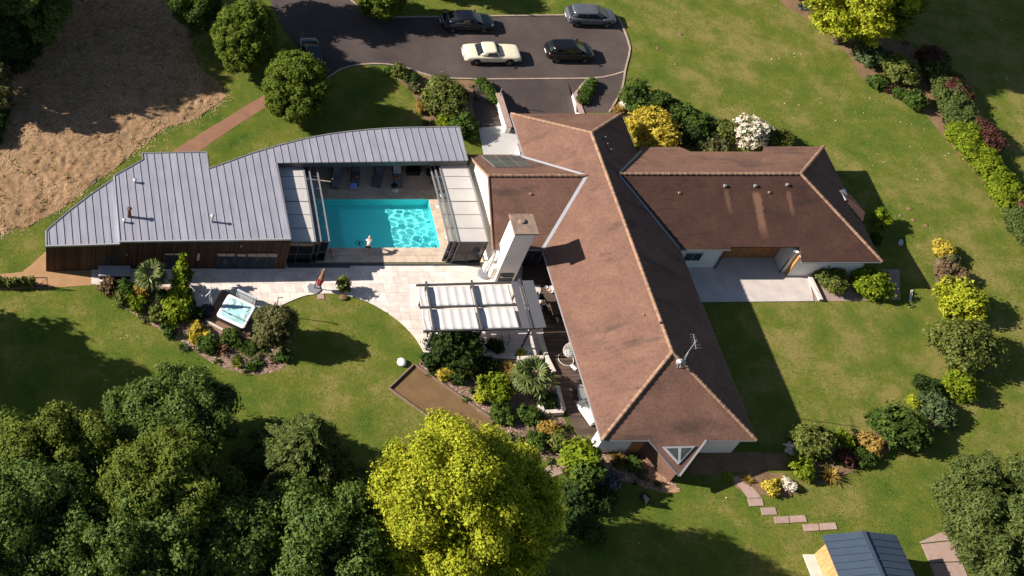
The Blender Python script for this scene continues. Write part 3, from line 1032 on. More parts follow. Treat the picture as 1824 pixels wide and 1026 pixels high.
# the water's edge meets the walls: two small fittings in the paving
for k, (qx, qy, lb) in enumerate(((779, 369, 'small round skimmer lid in the paving near the pool\'s far right corner'), (795, 424, 'small round skimmer lid in the paving near the pool\'s near right corner'))):
    o = obj('skimmer_lid', MB().lathe([(0.13, 0.06), (0.13, 0.075), (0.10, 0.078)], 14), M['plastic_white'])
    o.location = at(qx, qy)
    tag(o, lb, 'skimmer lid', 'pool skimmer lids')

# wooden deck beside the house, boards run across
DECK = PX([(932, 462), (1050, 462), (1110, 600), (1170, 802), (1042, 802), (1012, 745), (988, 662), (968, 600), (962, 508), (928, 508)])  # far end stretched to stand for the deep shade by the chimney
DECK = [(min(x, 36.25), y) for x, y in DECK]
ZONES['deck'] = DECK
deck = sheet('wooden_deck', DECK, 0.03, M['mortar'])
mb = MB()
yy = min(p[1] for p in DECK)
while yy < max(p[1] for p in DECK):
    pc = clip_rect(DECK, 30, 37, yy + 0.004, yy + 0.136)
    if len(pc) >= 3 and abs(area(pc)) > 0.01:
        mb.prism(pc, 0.03, 0.085 + R.uniform(-0.003, 0.003))
    yy += 0.14
obj('deck_boards', mb, M['deck'], deck, kind='stuff')
# ================================================================== MAIN HOUSE
XW, XE, XR, ZR, ZE, YS = 35.009, 44.919, 39.964, 5.68, 2.7, 38.93
YAS, YAN = 43.56, 62.24
HB = Vector((40, 52, 0))
house = thing('house', 'long brown-tiled house with white walls and three hipped wings', 'house', HB)
tl = (ZR - ZE) / (XR - XW)
Wpl = (Vector((XW, 0, ZE)), Vector((-tl, 0, 1)).normalized())
Epl = (Vector((XE, 0, ZE)), Vector((tl, 0, 1)).normalized())
aS, aN = Vector((XR, YAS, ZR)), Vector((XR, YAN, ZR))
SW, SE = Vector((XW, YS, ZE)), Vector((XE, YS, ZE))
Spl = plane(SW, SE, aS)
NW, NE = onplane(910, 202.5, *Wpl), onplane(1106.6, 202.5, *Epl)
tip, tL, tR = onplane(1210, 848, *Spl), onplane(1155, 786, *Spl), onplane(1258, 785, *Spl)
tL.y = tR.y = YS
tL.z = tR.z = ZE
NWb = onplane(936.8, 286, *Wpl)
def streaked_tile():
    m = M['tile'].copy()
    m.name = 'clay_roof_tile_streaked'
    nt = m.node_tree
    b = nt.nodes['Principled BSDF']
    src = b.inputs['Base Color'].links[0].from_socket
    v = _world(nt)
    s = nt.nodes.new('ShaderNodeSeparateXYZ')
    nt.links.new(v, s.inputs[0])
    wob = _math(nt, 'MULTIPLY', _math(nt, 'SUBTRACT', _noise(nt, v, 2.0, 4), 0.5), 0.35)
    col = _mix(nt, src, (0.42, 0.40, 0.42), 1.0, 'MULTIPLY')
    for (px0, py0, ln, wd, amt) in ((1293, 336, 1.9, 0.22, 0.30), (1346, 340, 3.4, 0.36, 0.60), (1403, 338, 1.9, 0.22, 0.38)):
        q = onplane(px0, py0, *ESpl)
        dx = _math(nt, 'ABSOLUTE', _math(nt, 'ADD', _math(nt, 'SUBTRACT', s.outputs[0], q.x), wob))
        fx = _math(nt, 'SUBTRACT', 1.0, _math(nt, 'DIVIDE', dx, wd), True)
        dy = _math(nt, 'SUBTRACT', q.y, s.outputs[1])
        fy = _math(nt, 'MULTIPLY', _math(nt, 'MULTIPLY', dy, 4.0, True), _math(nt, 'MULTIPLY', _math(nt, 'SUBTRACT', 1.0, _math(nt, 'DIVIDE', dy, ln)), 3.0, True), True)
        col = _mix(nt, col, (0.26, 0.14, 0.09), _math(nt, 'MULTIPLY', _math(nt, 'MULTIPLY', _math(nt, 'MULTIPLY', fx, 2.0, True), fy), amt))
    nt.links.new(col, b.inputs['Base Color'])
    return m
_w = onplane(1102, 312, *Epl)
ZEW = _w.z
YEW = 59.2
YEW = at(1300, 310, ZEW).y
ESpl = plane((41.7, YEW, ZEW), (54.9, YEW, ZEW), (50, 53.75, 2.75))
ENpl = plane((41.7, YEW, ZEW), (54.9, YEW, ZEW), (50, at(1300, 262, 2.3).y, 2.3))
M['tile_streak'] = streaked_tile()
RT = 0.09
def roof(name, pts, m=None):
    return obj(name, MB().slab([tuple(p) for p in pts], RT), m or M['tile'], house, world=True)
roof('roof_slope', [SW, aS, aN, NW, NWb, Vector((XW, NWb.y, ZE))])
NEb = onplane(1138.3, 282, *Epl)
roof('roof_slope', [SE, aS, aN, NE, NEb, Vector((XE, NEb.y, ZE))])
roof('roof_slope', [NW, aN, NE])
roof('roof_slope', [SW, tL, tip, tR, SE, aS])
# west wing
WR0, WR1 = Vector((31.62, 58.7, 5.0)), Vector((38.84, 58.7, 5.0))
wS0, wS1 = Vector((31.42, 53.8, 2.7)), Vector((35.02, 53.8, 2.7))
wN0, wN1 = Vector((31.50, 62.6, 2.7)), Vector((35.02, 62.6, 2.7))
def lift(p, d):
    return Vector((p.x, p.y, p.z + d))
roof('roof_slope', [lift(p, 0.004) for p in (WR0, WR1, wS1, wS0)])
roof('roof_slope', [lift(p, 0.004) for p in (WR0, WR1, wN1, wN0)])
# east wing
ER0, ER1 = Vector((XE - (ZEW - ZE) / tl, YEW, ZEW)), onplane(1425, 308, Vector((0, YEW, ZEW)), Vector((0, 0, 1)))
ER1.y = YEW
def xvE(z):
    return XE - (z - ZE) / tl
eS0 = Vector((xvE(2.75), 53.75, 2.75))
eS1 = onplane(1302, 443, *ESpl)
eS1.y, eS1.z = 53.75, 2.75
eS2 = onplane(1302, 440, *ESpl)
eS3 = onplane(1425, 440, *ESpl)
eS4 = onplane(1428, 466, *ESpl)
eS5 = onplane(1571, 466, *ESpl)
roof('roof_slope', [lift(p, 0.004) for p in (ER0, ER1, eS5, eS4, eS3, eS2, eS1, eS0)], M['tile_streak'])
eN = [onplane(x, y, *ENpl) for x, y in ((1138, 262), (1212, 262), (1230, 270), (1357, 270), (1362, 261), (1467, 261))]
_zn = 2.72
eN0 = Vector((xvE(_zn), YEW + (ZEW - _zn) / (ZEW - 2.3) * (at(1300, 262, 2.3).y - YEW), _zn))
eN = [p for p in eN if p.x > eN0.x + 0.05]
roof('roof_slope', [lift(p, 0.004) for p in ([ER0, ER1] + eN[::-1] + [eN0])])
eNE, eSE = eN[-1], eS5
EEpl = plane(ER1, eSE, eNE)
roof('roof_slope', [lift(p, 0.002) for p in (ER1, eSE, eNE)])
# small gablet with a skylight on the east hip
g0, g1 = onplane(1504, 334, *EEpl), onplane(1536, 398, *EEpl)
gm = onplane(1493, 340, *EEpl)
gt = at(1541, 378, 2.2)
roof('gablet_roof', [lift(gm, 0.10), lift(g0, 0.03), gt])
roof('gablet_roof', [lift(gm, 0.10), lift(g1, 0.03), gt])
def ridge_line(a, b, name='ridge_tile', step=0.40, r=0.118):
    a, b = Vector(a), Vector(b)
    d = (b - a)
    n = max(1, int(d.length / step))
    st = d.length / n
    key = round(st, 3)
    me = RIDGE.get(key)
    if me is None:
        rings = []
        for x, rr in ((-st / 2, r * 1.16), (-st / 2 + 0.085, r * 1.13), (-st / 2 + 0.09, r * 1.02), (st / 2 + 0.02, r * 0.96)):
            rings.append([(x, rr * math.cos(t), rr * math.sin(t) - 0.04) for t in [math.pi * k / 6 for k in range(7)]])
        mb = MB().loft(rings, closed=False)
        mb.add(rings[0], [tuple(range(6, -1, -1))])
        for q_ in range(12):
            mb.mi[q_] = 1
        o = obj(name, mb, [M['ridge'], M['ridge_joint']], house)
        me = RIDGE[key] = o.data
        bpy.data.objects.remove(o)
    q = d.to_track_quat('X', 'Z')
    for k in range(n):
        o = bpy.data.objects.new(name, me)
        COL.objects.link(o)
        o.parent = house
        p = a + d * ((k + 0.5) / n)
        o.location = (p.x - HB.x, p.y - HB.y, p.z + 0.06)
        o.rotation_mode = 'QUATERNION'
        o.rotation_quaternion = q
RIDGE = {}
M['ridge_joint'] = mat('ridge_mortar', (0.29, 0.185, 0.13), 0.9, 0.2, 3)
for a, b in ((aN, aS), (aS, SW), (aS, SE), (aN, NW), (aN, NE), (WR0, WR1), (ER0, ER1), (ER1, eSE), (ER1, eNE)):
    ridge_line(a, b)
# valleys, gutters, verges
def bar3(name, a, b, w, h, m, par, up=0.03):
    a, b = Vector(a), Vector(b)
    d = b - a
    o = obj(name, MB().box((0, 0, 0), (d.length, w, h)), m, par)
    c = (a + b) / 2
    o0 = wloc(par)
    o.location = (c.x - o0.x, c.y - o0.y, c.z + up - o0.z)
    o.rotation_mode = 'QUATERNION'
    o.rotation_quaternion = d.to_track_quat('X', 'Z')
    return o
bar3('valley_flashing', WR1, wS1, 0.22, 0.03, M['zinc_trim'], house, 0.05)
bar3('valley_flashing', WR1, wN1, 0.20, 0.03, M['zinc_trim'], house, 0.05)
bar3('valley_flashing', ER0, eS0, 0.16, 0.03, M['alu_grey'], house, 0.05)
bar3('valley_flashing', ER0, eN0, 0.16, 0.03, M['alu_grey'], house, 0.05)
bar3('valley_flashing', tL, tip, 0.12, 0.05, M['alu_grey'], house, 0.02)
bar3('valley_flashing', tR, tip, 0.12, 0.05, M['alu_grey'], house, 0.02)
for a, b in ((SW, Vector((XW, 53.7, ZE))), (SE, Vector((XE, 53.6, ZE))), (SW, tL), (tR, SE), (NWb, NW), (NE, NEb), (eS4, eS5), (eS0, eS1), (wS0, wS1), (eSE, eNE), (NW, NE)):
    mbg = MB().tube(Vector(a) + Vector((0, 0, -0.10)), Vector(b) + Vector((0, 0, -0.10)), 0.065, n=8)
    obj('gutter', mbg, M['alu_grey'], house, world=True)
# white verge board on the west gable
bar3('verge_board', lift(WR0, 0), wS0, 0.06, 0.20, M['ridge'], house, -0.02)
bar3('verge_board', lift(WR0, 0), wN0, 0.06, 0.20, M['ridge'], house, -0.02)

def hw(name, pts, m, t=0.0):
    return obj(name, MB().add([tuple(p) for p in pts], [tuple(range(len(pts)))]), m, house, world=True)
wx0, wx1, wy0, wy1 = XW + 0.45, XE - 0.42, YS + 0.47, 65.95
def zW(x):
    return ZE + (min(x - XW, XE - x)) * tl - RT - 0.02
wxd = XW + 1.25
obj('wall', MB().box((wxd + 0.15, (wy0 + 55.0) / 2 + 0.4, 1.4), (0.3, 55.0 - wy0 - 0.8, 2.9)), M['render'], house, world=True)
obj('wall', MB().box((wx0 + 0.40, wy0 + 0.40, 1.4), (0.8, 0.8, 2.86)), M['render'], house, world=True)
obj('wall', MB().box((NW.x + 1.7, (58.0 + wy1) / 2, 0.4), (0.3, wy1 - 58.0, 5.1)), M['render'], house, world=True)
obj('wall', MB().box((wx1 - 0.15, (wy0 + 60.0) / 2, 0.4), (0.3, 60.0 - wy0, 4.9)), M['render'], house, world=True)
obj('wall', MB().box((NE.x - 0.6, (60.0 + wy1) / 2, 0.4), (0.3, wy1 - 60.0, 5.1)), M['render'], house, world=True)
obj('wall', MB().box(((wx0 + 0.81 + wx1 - 0.31) / 2, wy0 + 0.15, 1.4), (wx1 - wx0 - 1.13, 0.3, 2.86)), M['render'], house, world=True)
obj('wall', MB().box(((NW.x + 1.1 + NE.x) / 2, wy1 - 0.15, 0.4), (NE.x - NW.x - 2.62, 0.3, 4.9)), M['render'], house, world=True)
# west wing walls with the tall white gable
gx = 31.74
mbx = MB()
prof = [(54.25, 0), (62.2, 0), (62.2, 2.85), (58.7, 4.90), (54.25, 2.83)]
mbx.add([(gx, y, z) for y, z in prof] + [(gx + 0.3, y, z) for y, z in prof], [(0, 4, 3, 2, 1), (5, 6, 7, 8, 9), (0, 1, 6, 5), (1, 2, 7, 6), (2, 3, 8, 7), (3, 4, 9, 8), (4, 0, 5, 9)])
obj('gable_wall', mbx, M['render'], house, world=True)
obj('wall', MB().box(((gx + wx0) / 2 + 0.15, 54.4, 1.41), (wx0 - gx - 0.32, 0.3, 2.82)), M['render'], house, world=True)
obj('wall', MB().box(((gx + wx0) / 2 + 0.15, 62.05, 1.41), (wx0 - gx - 0.32, 0.3, 2.82)), M['render'], house, world=True)
# east wing walls: front wall, recessed porch, end block
pA, pB = at(1267, 482), at(1300, 458)
obj('wall', MB().prism([(wx1 + 0.01, 54.05), (48.35, 54.05), (48.35, 54.35), (wx1 + 0.01, 54.35)], 0, 2.74), M['render'], house, world=True)
obj('wall', MB().prism([(48.05, 54.36), (48.35, 54.36), (48.35, 55.6), (48.05, 55.6)], 0, 2.9), M['render'], house, world=True)
obj('wall', MB().prism([(53.20, 53.62), (53.50, 53.62), (53.50, 55.6), (53.20, 55.6)], 0, 2.50), M['render'], house, world=True)
obj('wall', MB().prism([(53.50, 53.3), (58.5, 53.3), (58.5, 53.6), (53.50, 53.6)], 0, 2.40), M['render'], house, world=True)
obj('wall', MB().prism([(58.2, 53.61), (58.5, 53.61), (58.5, 62.5), (58.2, 62.5)], 0, 2.3), M['render'], house, world=True)
obj('wall', MB().prism([(wx1, 62.5), (58.19, 62.5), (58.19, 62.8), (wx1, 62.8)], 0, 2.25), M['render'], house, world=True)
M['ochre_trim'] = make_wood('ochre_trim', (0.40, 0.20, 0.07), 'Z')
bd = MB().prism([(48.36, 54.95), (53.19, 54.95), (53.19, 55.1), (48.36, 55.1)], 0, 2.95)
porch = obj('porch_door', bd, M['brown_door'], house, world=True)
for k in range(8):
    bx_ = 48.40 + k * 0.598
    obj('panel', MB().box((bx_ + 0.29, 54.915, 1.45), (0.565, 0.05, 2.8)), M['brown_door'], porch, world=True)
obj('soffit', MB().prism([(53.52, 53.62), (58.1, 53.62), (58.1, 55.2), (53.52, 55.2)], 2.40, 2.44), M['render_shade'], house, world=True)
obj('corner_trim', MB().box((53.47, 53.45, 1.19), (0.05, 0.31, 2.38)), M['ochre_trim'], house, world=True)
for (px_, yy_) in ((48.45, 53.95), (53.10, 53.60)):
    obj('downpipe', MB().tube((px_, yy_, 0.05), (px_, yy_, 2.7), 0.05), M['alu'], house, world=True)
def window_y(x0, x1, z0, z1, y, n, par, frame, glass, south=True, t=0.06):
    """a window in a wall of constant y, facing south"""
    w = obj('window', MB().box(((x0 + x1) / 2, y - 0.02, (z0 + z1) / 2), (x1 - x0, 0.06, z1 - z0)), frame, par, world=True)
    pw = (x1 - x0 - t * (n + 1)) / n
    for k in range(n):
        xx = x0 + t + k * (pw + t)
        obj('pane', MB().box((xx + pw / 2, y - 0.06, (z0 + z1) / 2), (pw, 0.03, z1 - z0 - 2 * t)), glass, w, world=True)
    return w
def window_x(y0, y1, z0, z1, x, n, par, frame, glass, t=0.06):
    w = obj('window', MB().box((x - 0.02, (y0 + y1) / 2, (z0 + z1) / 2), (0.06, y1 - y0, z1 - z0)), frame, par, world=True)
    pw = (y1 - y0 - t * (n + 1)) / n
    for k in range(n):
        yy = y0 + t + k * (pw + t)
        obj('pane', MB().box((x - 0.06, yy + pw / 2, (z0 + z1) / 2), (0.03, pw, z1 - z0 - 2 * t)), glass, w, world=True)
    return w
window_y(45.7, 47.0, 0.95, 1.95, 54.05, 2, house, M['alu_white'], M['glass'])
window_y(33.6, 35.4, 0.08, 2.35, 54.25, 3, house, M['alu'], M['glass'])  # dark glazing added for the deep shade beside the chimney
window_x(40.6, 43.0, 0.10, 2.2, wxd, 2, house, M['alu_white'], M['glass'])
window_x(44.5, 47.5, 0.10, 2.2, wxd, 3, house, M['alu_white'], M['glass'])
window_x(49.0, 53.0, 0.10, 2.2, wxd, 4, house, M['alu_white'], M['glass'])
dr = obj('door', MB().box((38.0, wy0 - 0.02, 1.05), (1.0, 0.06, 2.1)), M['brown_door'], house, world=True)
obj('handle', MB().box((38.38, wy0 - 0.08, 1.05), (0.12, 0.06, 0.03)), M['steel'], dr, world=True)
# entrance bay under the low triangular roof, tile-hung
zt = lambda x, y: ZE - (YS - y) * (ZR - ZE) / (YAS - YS) - RT - 0.02
bay = obj('bay_wall', MB().prism([(tL.x + 0.28, YS + 0.46), (tip.x, tip.y + 0.30), (tR.x - 0.28, YS + 0.46)], 0.0, zt), M['tile'], house, world=True)
M['zinc_frame'] = mat('skylight_frame', (0.30, 0.30, 0.33), 0.5, 0.05, 2)
tri = [onplane(x, y, *Spl) for x, y in ((1180, 797), (1238, 795.5), (1208, 828))]
sk = obj('skylight', MB().slab([lift(p, 0.10) for p in tri], 0.12), M['zinc_frame'], house, world=True)
c3 = (tri[0] + tri[1] + tri[2]) / 3
mid = (tri[0] + tri[1]) / 2
def shrink(p, c, k, d):
    q = c.lerp(p, k)
    q.z += d
    return q
for a, b, c in ((tri[0], mid + Vector((-0.03, 0, 0)), tri[2]), (mid + Vector((0.03, 0, 0)), tri[1], tri[2])):
    cc_ = (a + b + c) / 3
    cc_ = cc_.lerp(c3, 0.12)
    obj('pane', MB().slab([shrink(p, cc_, 0.68, 0.125) for p in (a, b, c)], 0.02), M['glass_sky'], sk, world=True)
# glazed opening in the west wing's north slope
WNpl = plane(WR0, WR1, wN0)
sg = [onplane(x, y, *WNpl) for x, y in ((857, 278), (926, 278), (951, 298), (881, 298))]
gl = obj('roof_glazing', MB().slab([lift(p, 0.06) for p in sg], 0.08), M['alu_grey'], house, world=True)
for r_ in range(2):
    for c_ in range(3):
        def bl(u, v):
            return lift(sg[0].lerp(sg[1], u).lerp(sg[3].lerp(sg[2], u), v), 0.085)
        u0, u1, v0, v1 = c_ / 3 + 0.015, (c_ + 1) / 3 - 0.015, r_ / 2 + 0.03, (r_ + 1) / 2 - 0.03
        obj('pane', MB().slab([bl(u0, v0), bl(u1, v0), bl(u1, v1), bl(u0, v1)], 0.02), M['glass_sky'], gl, world=True)
# roof vents
for (x, y) in ((1291, 332), (1345, 332), (1402, 330)):
    q = onplane(x, y, *ESpl)
    obj('roof_vent', MB().box((q.x, q.y, q.z + 0.08), (0.24, 0.24, 0.18), taper=0.7), M['alu_grey'], house, world=True, bevel=0.02)
for (x, y) in ((1077, 248), (1081, 260), (1087, 270)):
    q = onplane(x, y, *Epl)
    obj('roof_vent', MB().tube((q.x, q.y, q.z - 0.05), (q.x, q.y, q.z + 0.28), 0.04).tube((q.x, q.y, q.z + 0.30), (q.x, q.y, q.z + 0.34), 0.07, 0.02), M['alu'], house, world=True)
for (x, y, pl) in ((1133, 395, Epl), (945, 346, plane(WR0, WR1, wS0)), (1210, 344, ESpl), (1370, 343, ESpl), (1147, 560, Epl)):
    q = onplane(x, y, *pl)
    obj('roof_vent_tile', MB().box((q.x, q.y, q.z + 0.05), (0.2, 0.2, 0.1), taper=0.6), M['ridge'], house, world=True)
# skylight on the east hip
ws = [onplane(x, y, *EEpl) for x, y in ((1496, 341), (1503, 338), (1512, 355), (1505, 358))]
obj('skylight', MB().slab([lift(p, 0.12) for p in ws], 0.14), M['alu_white'], house, world=True)
# chimney of the outdoor fireplace
c0, c1 = at(880, 502), at(915, 500)
chx0, chx1, chy0 = c0.x, c1.x - 0.05, c0.y
ctop = 6.0
chim = obj('chimney', MB().prism([(chx0, chy0), (chx1, chy0), (chx1, chy0 + 1.35), (chx0, chy0 + 1.35)], 0, ctop), M['render'], house, world=True)
obj('chimney_cap', MB().box(((chx0 + chx1) / 2, chy0 + 0.68, ctop + 0.10), (chx1 - chx0 + 0.30, 1.75, 0.16)), M['cap'], chim, world=True, bevel=0.02)
obj('chimney_pot', MB().lathe([(0.26, 0.18), (0.22, 0.30), (0.16, 0.32)], 12, ((chx0 + chx1) / 2 - 0.1, chy0 + 0.9, ctop)), M['cap'], chim, world=True)
fp = obj('fireplace', MB().box(((chx0 + chx1) / 2, chy0 - 0.03, 0.62), (1.0, 0.07, 0.95)), M['blackmetal'], chim, world=True)
obj('grate', MB().box(((chx0 + chx1) / 2, chy0 - 0.09, 0.72), (0.9, 0.05, 0.06)), M['palestone'], chim, world=True)
obj('shoulder', MB().prism([(chx0 - 0.32, chy0 + 0.25), (chx0 - 0.004, chy0 + 0.25), (chx0 - 0.004, chy0 + 1.3), (chx0 - 0.32, chy0 + 1.3)], 0, 1.35), M['render'], chim, world=True)
obj('shoulder', MB().prism([(chx0 - 0.62, chy0 + 0.75), (chx0 - 0.324, chy0 + 0.75), (chx0 - 0.324, chy0 + 1.3), (chx0 - 0.62, chy0 + 1.3)], 0, 0.9), M['render'], chim, world=True)

# satellite dish and aerial near the south hip
q = onplane(1206, 655, *Spl)
dish = thing('satellite_dish', 'small white satellite dish on a bracket near the hip of the long roof', 'satellite dish', q)
rings = []
for k in range(5):
    rr = 0.30 * k / 4
    zz = 0.5 * rr * rr
    rings.append([(rr * math.cos(t), rr * math.sin(t), zz) for t in [2 * math.pi * j / 16 for j in range(16)]])
dm = MB().loft(rings, closed=True)
d_ = obj('reflector', dm, M['steel'], dish, smooth=True)
d_.location = (0, 0, 0.65)
d_.rotation_euler = (rad(55), rad(-25), 0)
obj('bracket', MB().tube((0, 0, -0.1), (0, 0.05, 0.62), 0.03).tube((0, 0.02, 0.3), (0.25, 0.25, 0.1), 0.025), M['steel'], dish)
obj('feed_arm', MB().tube((0, -0.05, 0.55), (-0.25, -0.45, 0.85), 0.018).box((-0.25, -0.45, 0.87), (0.08, 0.08, 0.1)), M['steel'], dish)
q = onplane(1217, 640, *Epl)
aer = thing('aerial', 'thin metal television aerial mast rising beside the satellite dish', 'aerial', q)
obj('mast', MB().tube((0, 0, -0.1), (0, 0, 2.3), 0.025), M['steel'], aer)
obj('boom', MB().tube((-0.1, -0.5, 2.1), (0.1, 0.6, 2.1), 0.015), M['steel'], aer)
for k in range(6):
    y_ = -0.45 + k * 0.2
    obj('element', MB().tube((-0.28 + 0.02 * k, y_, 2.12), (0.28 - 0.02 * k, y_ + 0.05, 2.12), 0.008, n=5), M['steel'], aer)
obj('stay', MB().tube((0, 0, 1.0), (-0.35, -0.6, 0.15), 0.012, n=5), M['steel'], aer)

# ================================================================== POOL HOUSE
ph = thing('pool_house', 'low timber-clad pool house with grey standing-seam zinc roof', 'pool house', (10, 58, 0))
PSY = at(507.5, 478).y
PSX0, PSX1 = at(82, 490).x, at(507.5, 478).x
Rpl = (Vector((0, PSY, 3.68)), Vector((0, 0.035, 1)).normalized())
Lpl = (Vector((0, PSY - 0.3, 3.50)), Vector((0, 0.035, 1)).normalized())
MAIN = [(213, 430.5), (518, 426), (493, 290), (833, 286), (818, 226), (785, 226.3), (750, 227), (720, 227.4), (690, 228.6), (655, 231), (620, 234.5), (583, 239.5), (545, 246.5), (500, 258), (450, 272.5), (410, 287), (372, 300.5), (368, 271), (253, 273), (254.5, 284.5), (203, 313.5)]
LOW = [(213.5, 434.5), (82, 438.5), (81.5, 411.5), (120, 378), (160, 347), (204.5, 317)]
def seam_slope(x):
    return 0.103 + (x - 205) * 0.00028
def seam_panels(outline, xs, yref, pl, t=0.05):
    for k in range(len(xs) - 1):
        poly = [tuple(p) for p in outline]
        for x, sgn in ((xs[k], 1), (xs[k + 1], -1)):
            s = seam_slope(x)
            poly = clip_poly(poly, (x, yref), (sgn * 1.0, -sgn * s))
            if len(poly) < 3:
                break
        if len(poly) < 3 or abs(area(poly)) < 4:
            continue
        pts = [onplane(x, y, *pl) for x, y in poly]
        # drop near-duplicates
        cl = []
        for p in pts:
            if not cl or (p - cl[-1]).length > 0.02:
                cl.append(p)
        if (cl[0] - cl[-1]).length < 0.02:
            cl.pop()
        c = sum(cl, Vector()) / len(cl)
        o = obj('roof_panel', MB().slab([tuple(p - c) for p in cl], t), M['zinc'], ph)
        o.location = (c.x - ph.location.x, c.y - ph.location.y, c.z)
        # standing seam along the right edge
        s = seam_slope(xs[k + 1])
        on = [p for p in poly if abs((p[0] - xs[k + 1]) - s * (p[1] - yref)) < 0.6]
        if len(on) >= 2:
            lo, hi = min(on, key=lambda p: p[1]), max(on, key=lambda p: p[1])
            if hi[1] - lo[1] > 3:
                a, b = onplane(*lo, *pl), onplane(*hi, *pl)
                bar3('seam', a, b, 0.022, 0.05, M['zinc_seam'], ph, 0.02)
M['zinc_seam'] = mat('zinc_seam', (0.20, 0.19, 0.215), 0.5, 0.05, 2)  # darker than the sheets: the seams' shadow side put into colour
xs = [195 + 14.0 * k for k in range(0, 54)]
seam_panels(MAIN, xs, 428, Rpl)
seam_panels(LOW, [74 + 13.9 * k for k in range(0, 12)], 436, Lpl)
def edge_trim(pix, pl, name='edge_trim', w=0.08, h=0.16, m='zinc_trim', up=-0.02):
    for i in range(len(pix) - 1):
        a, b = onplane(*pix[i], *pl), onplane(*pix[i + 1], *pl)
        bar3(name, a, b, w, h, M[m], ph, up)
edge_trim([(213, 430.5), (518, 426)], Rpl)
edge_trim([(518, 426), (493, 290)], Rpl, m='alu_grey')
edge_trim([(493, 290), (833, 286)], Rpl, 'fascia', 0.10, 0.42, 'alu', -0.24)
edge_trim([(833, 286), (818, 226)], Rpl, m='alu_grey')
edge_trim(MAIN[4:17], Rpl, m='alu_grey')
edge_trim([(372, 300.5), (368, 271), (253, 273), (254.5, 284.5), (203, 313.5)], Rpl, m='alu_grey')
edge_trim([(203, 313.5), (213, 430.5)], Rpl, 'edge_trim', 0.08, 0.24, 'zinc_trim', -0.06)
edge_trim([(213.5, 434.5), (82, 438.5), (81.5, 411.5)], Lpl)
edge_trim([(81.5, 411.5), (120, 378), (160, 347), (204.5, 317)], Lpl, m='alu_grey')
# walls
def inset(pl, k):
    cx = sum(p[0] for p in pl) / len(pl)
    cy = sum(p[1] for p in pl) / len(pl)
    return [(p[0] + (cx - p[0]) * k, p[1] + (cy - p[1]) * k) for p in pl]
core = [onplane(x, y, *Rpl) for x, y in ((203, 313.5), (254.5, 284.5), (253, 273), (368, 271), (372, 300.5), (410, 287), (450, 272.5), (492, 260))]
core = [(p.x + 0.12, p.y - 0.15) for p in core]
core = [(PSX0 + 5.5, PSY)] + core + [(PSX1 - 0.45, core[-1][1]), (PSX1 - 0.0, PSY)]
obj('wall', MB().prism(core, 0.0, lambda x, y: 3.60 - (y - PSY) * 0.035), M['clad'], ph, world=True)
lw = [onplane(x, y, *Lpl) for x, y in ((204.5, 317), (160, 347), (120, 378), (81.5, 411.5))]
lw = [(p.x + 0.10, p.y - 0.12) for p in lw]
lw = [(PSX0 + 5.49, PSY - 0.02)] + [(PSX0 + 5.49, lw[0][1])] + lw[1:] + [(PSX0, lw[-1][1]), (PSX0, PSY - 0.22)]
obj('wall', MB().prism(lw, 0.0, lambda x, y: 3.42 - (y - PSY) * 0.035), M['clad'], ph, world=True)
mb = MB()
x_ = PSX0
while x_ < PSX1 - 0.1:
    yy_ = PSY - 0.02 if x_ > PSX0 + 5.45 else PSY - 0.25
    if x_ < PSX0 + 5.45:
        t_ = (x_ - PSX0) / 5.5
        yy_ = PSY - 0.24 + 0.2 * t_
    mb.box((x_ + 0.07, yy_ - 0.02, 1.74 if x_ > PSX0 + 5.45 else 1.68), (0.122, 0.035, 3.46 if x_ > PSX0 + 5.45 else 3.34))
    x_ += 0.135
obj('cladding', mb, M['clad'], ph, kind='stuff', world=True)
def wallp(x, y, Y):
    d = ray(x, y)
    t = Y / d.y
    return Vector((d.x * t, Y, CAMH + d.z * t))
def ph_window(px0, py0, px1, py1, n, name='window', glass='glass'):
    Y = PSY - 0.05
    a, b = wallp(px0, py0, Y), wallp(px1, py1, Y)
    xa = (wallp(px0, py0, Y).x + wallp(px0 - 5, py1, Y).x) / 2
    return window_y(a.x, b.x + (a.x - a.x), max(0.08, b.z), a.z, Y, n, ph, M['alu'], M[glass])
def ph_win(xa, xb, za, zb, n, glass='glass', frame='alu'):
    return window_y(xa, xb, za, zb, PSY - 0.05, n, ph, M[frame], M[glass])
p_ = lambda x, y: wallp(x, y, PSY - 0.05)
dw = ph_win(p_(384, 475).x, p_(416, 475).x, 0.08, 2.05, 2)
for k in range(2):
    obj('handle', MB().tube((p_(398 + 5 * k, 470).x, PSY - 0.16, 0.85), (p_(398 + 5 * k, 470).x, PSY - 0.16, 1.25), 0.02), M['steel'], dw, world=True)
ph_win(p_(436, 475).x, p_(490, 475).x, 0.08, 2.05, 3)
dd = ph_win(p_(417, 475).x, p_(435, 475).x, 0.08, 2.05, 1)
for xa, xb in ((386, 402), (405, 419), (441, 454), (459, 473), (477, 490)):
    obj('blind', MB().box(((p_(xa, 449).x + p_(xb, 449).x) / 2, PSY - 0.14, 2.02), (p_(xb, 449).x - p_(xa, 449).x, 0.05, 0.10)), M['salmon'], ph, world=True)
ph_win(p_(177, 463).x, p_(207, 463).x, 1.0, 1.9, 2)
ph_win(p_(290, 478).x, p_(322, 478).x, 0.06, 2.1, 2)
obj('wall_light', MB().box((p_(353, 458).x, PSY - 0.10, 1.6), (0.16, 0.10, 0.75)), M['alu_white'], ph, world=True)
obj('wall_light', MB().box((p_(430, 435).x, PSY - 0.10, 2.95), (0.10, 0.10, 0.16)), M['steel'], ph, world=True)
obj('wall_light', MB().box((p_(226, 453).x, PSY - 0.10, 1.9), (0.09, 0.09, 0.14)), M['steel'], ph, world=True)
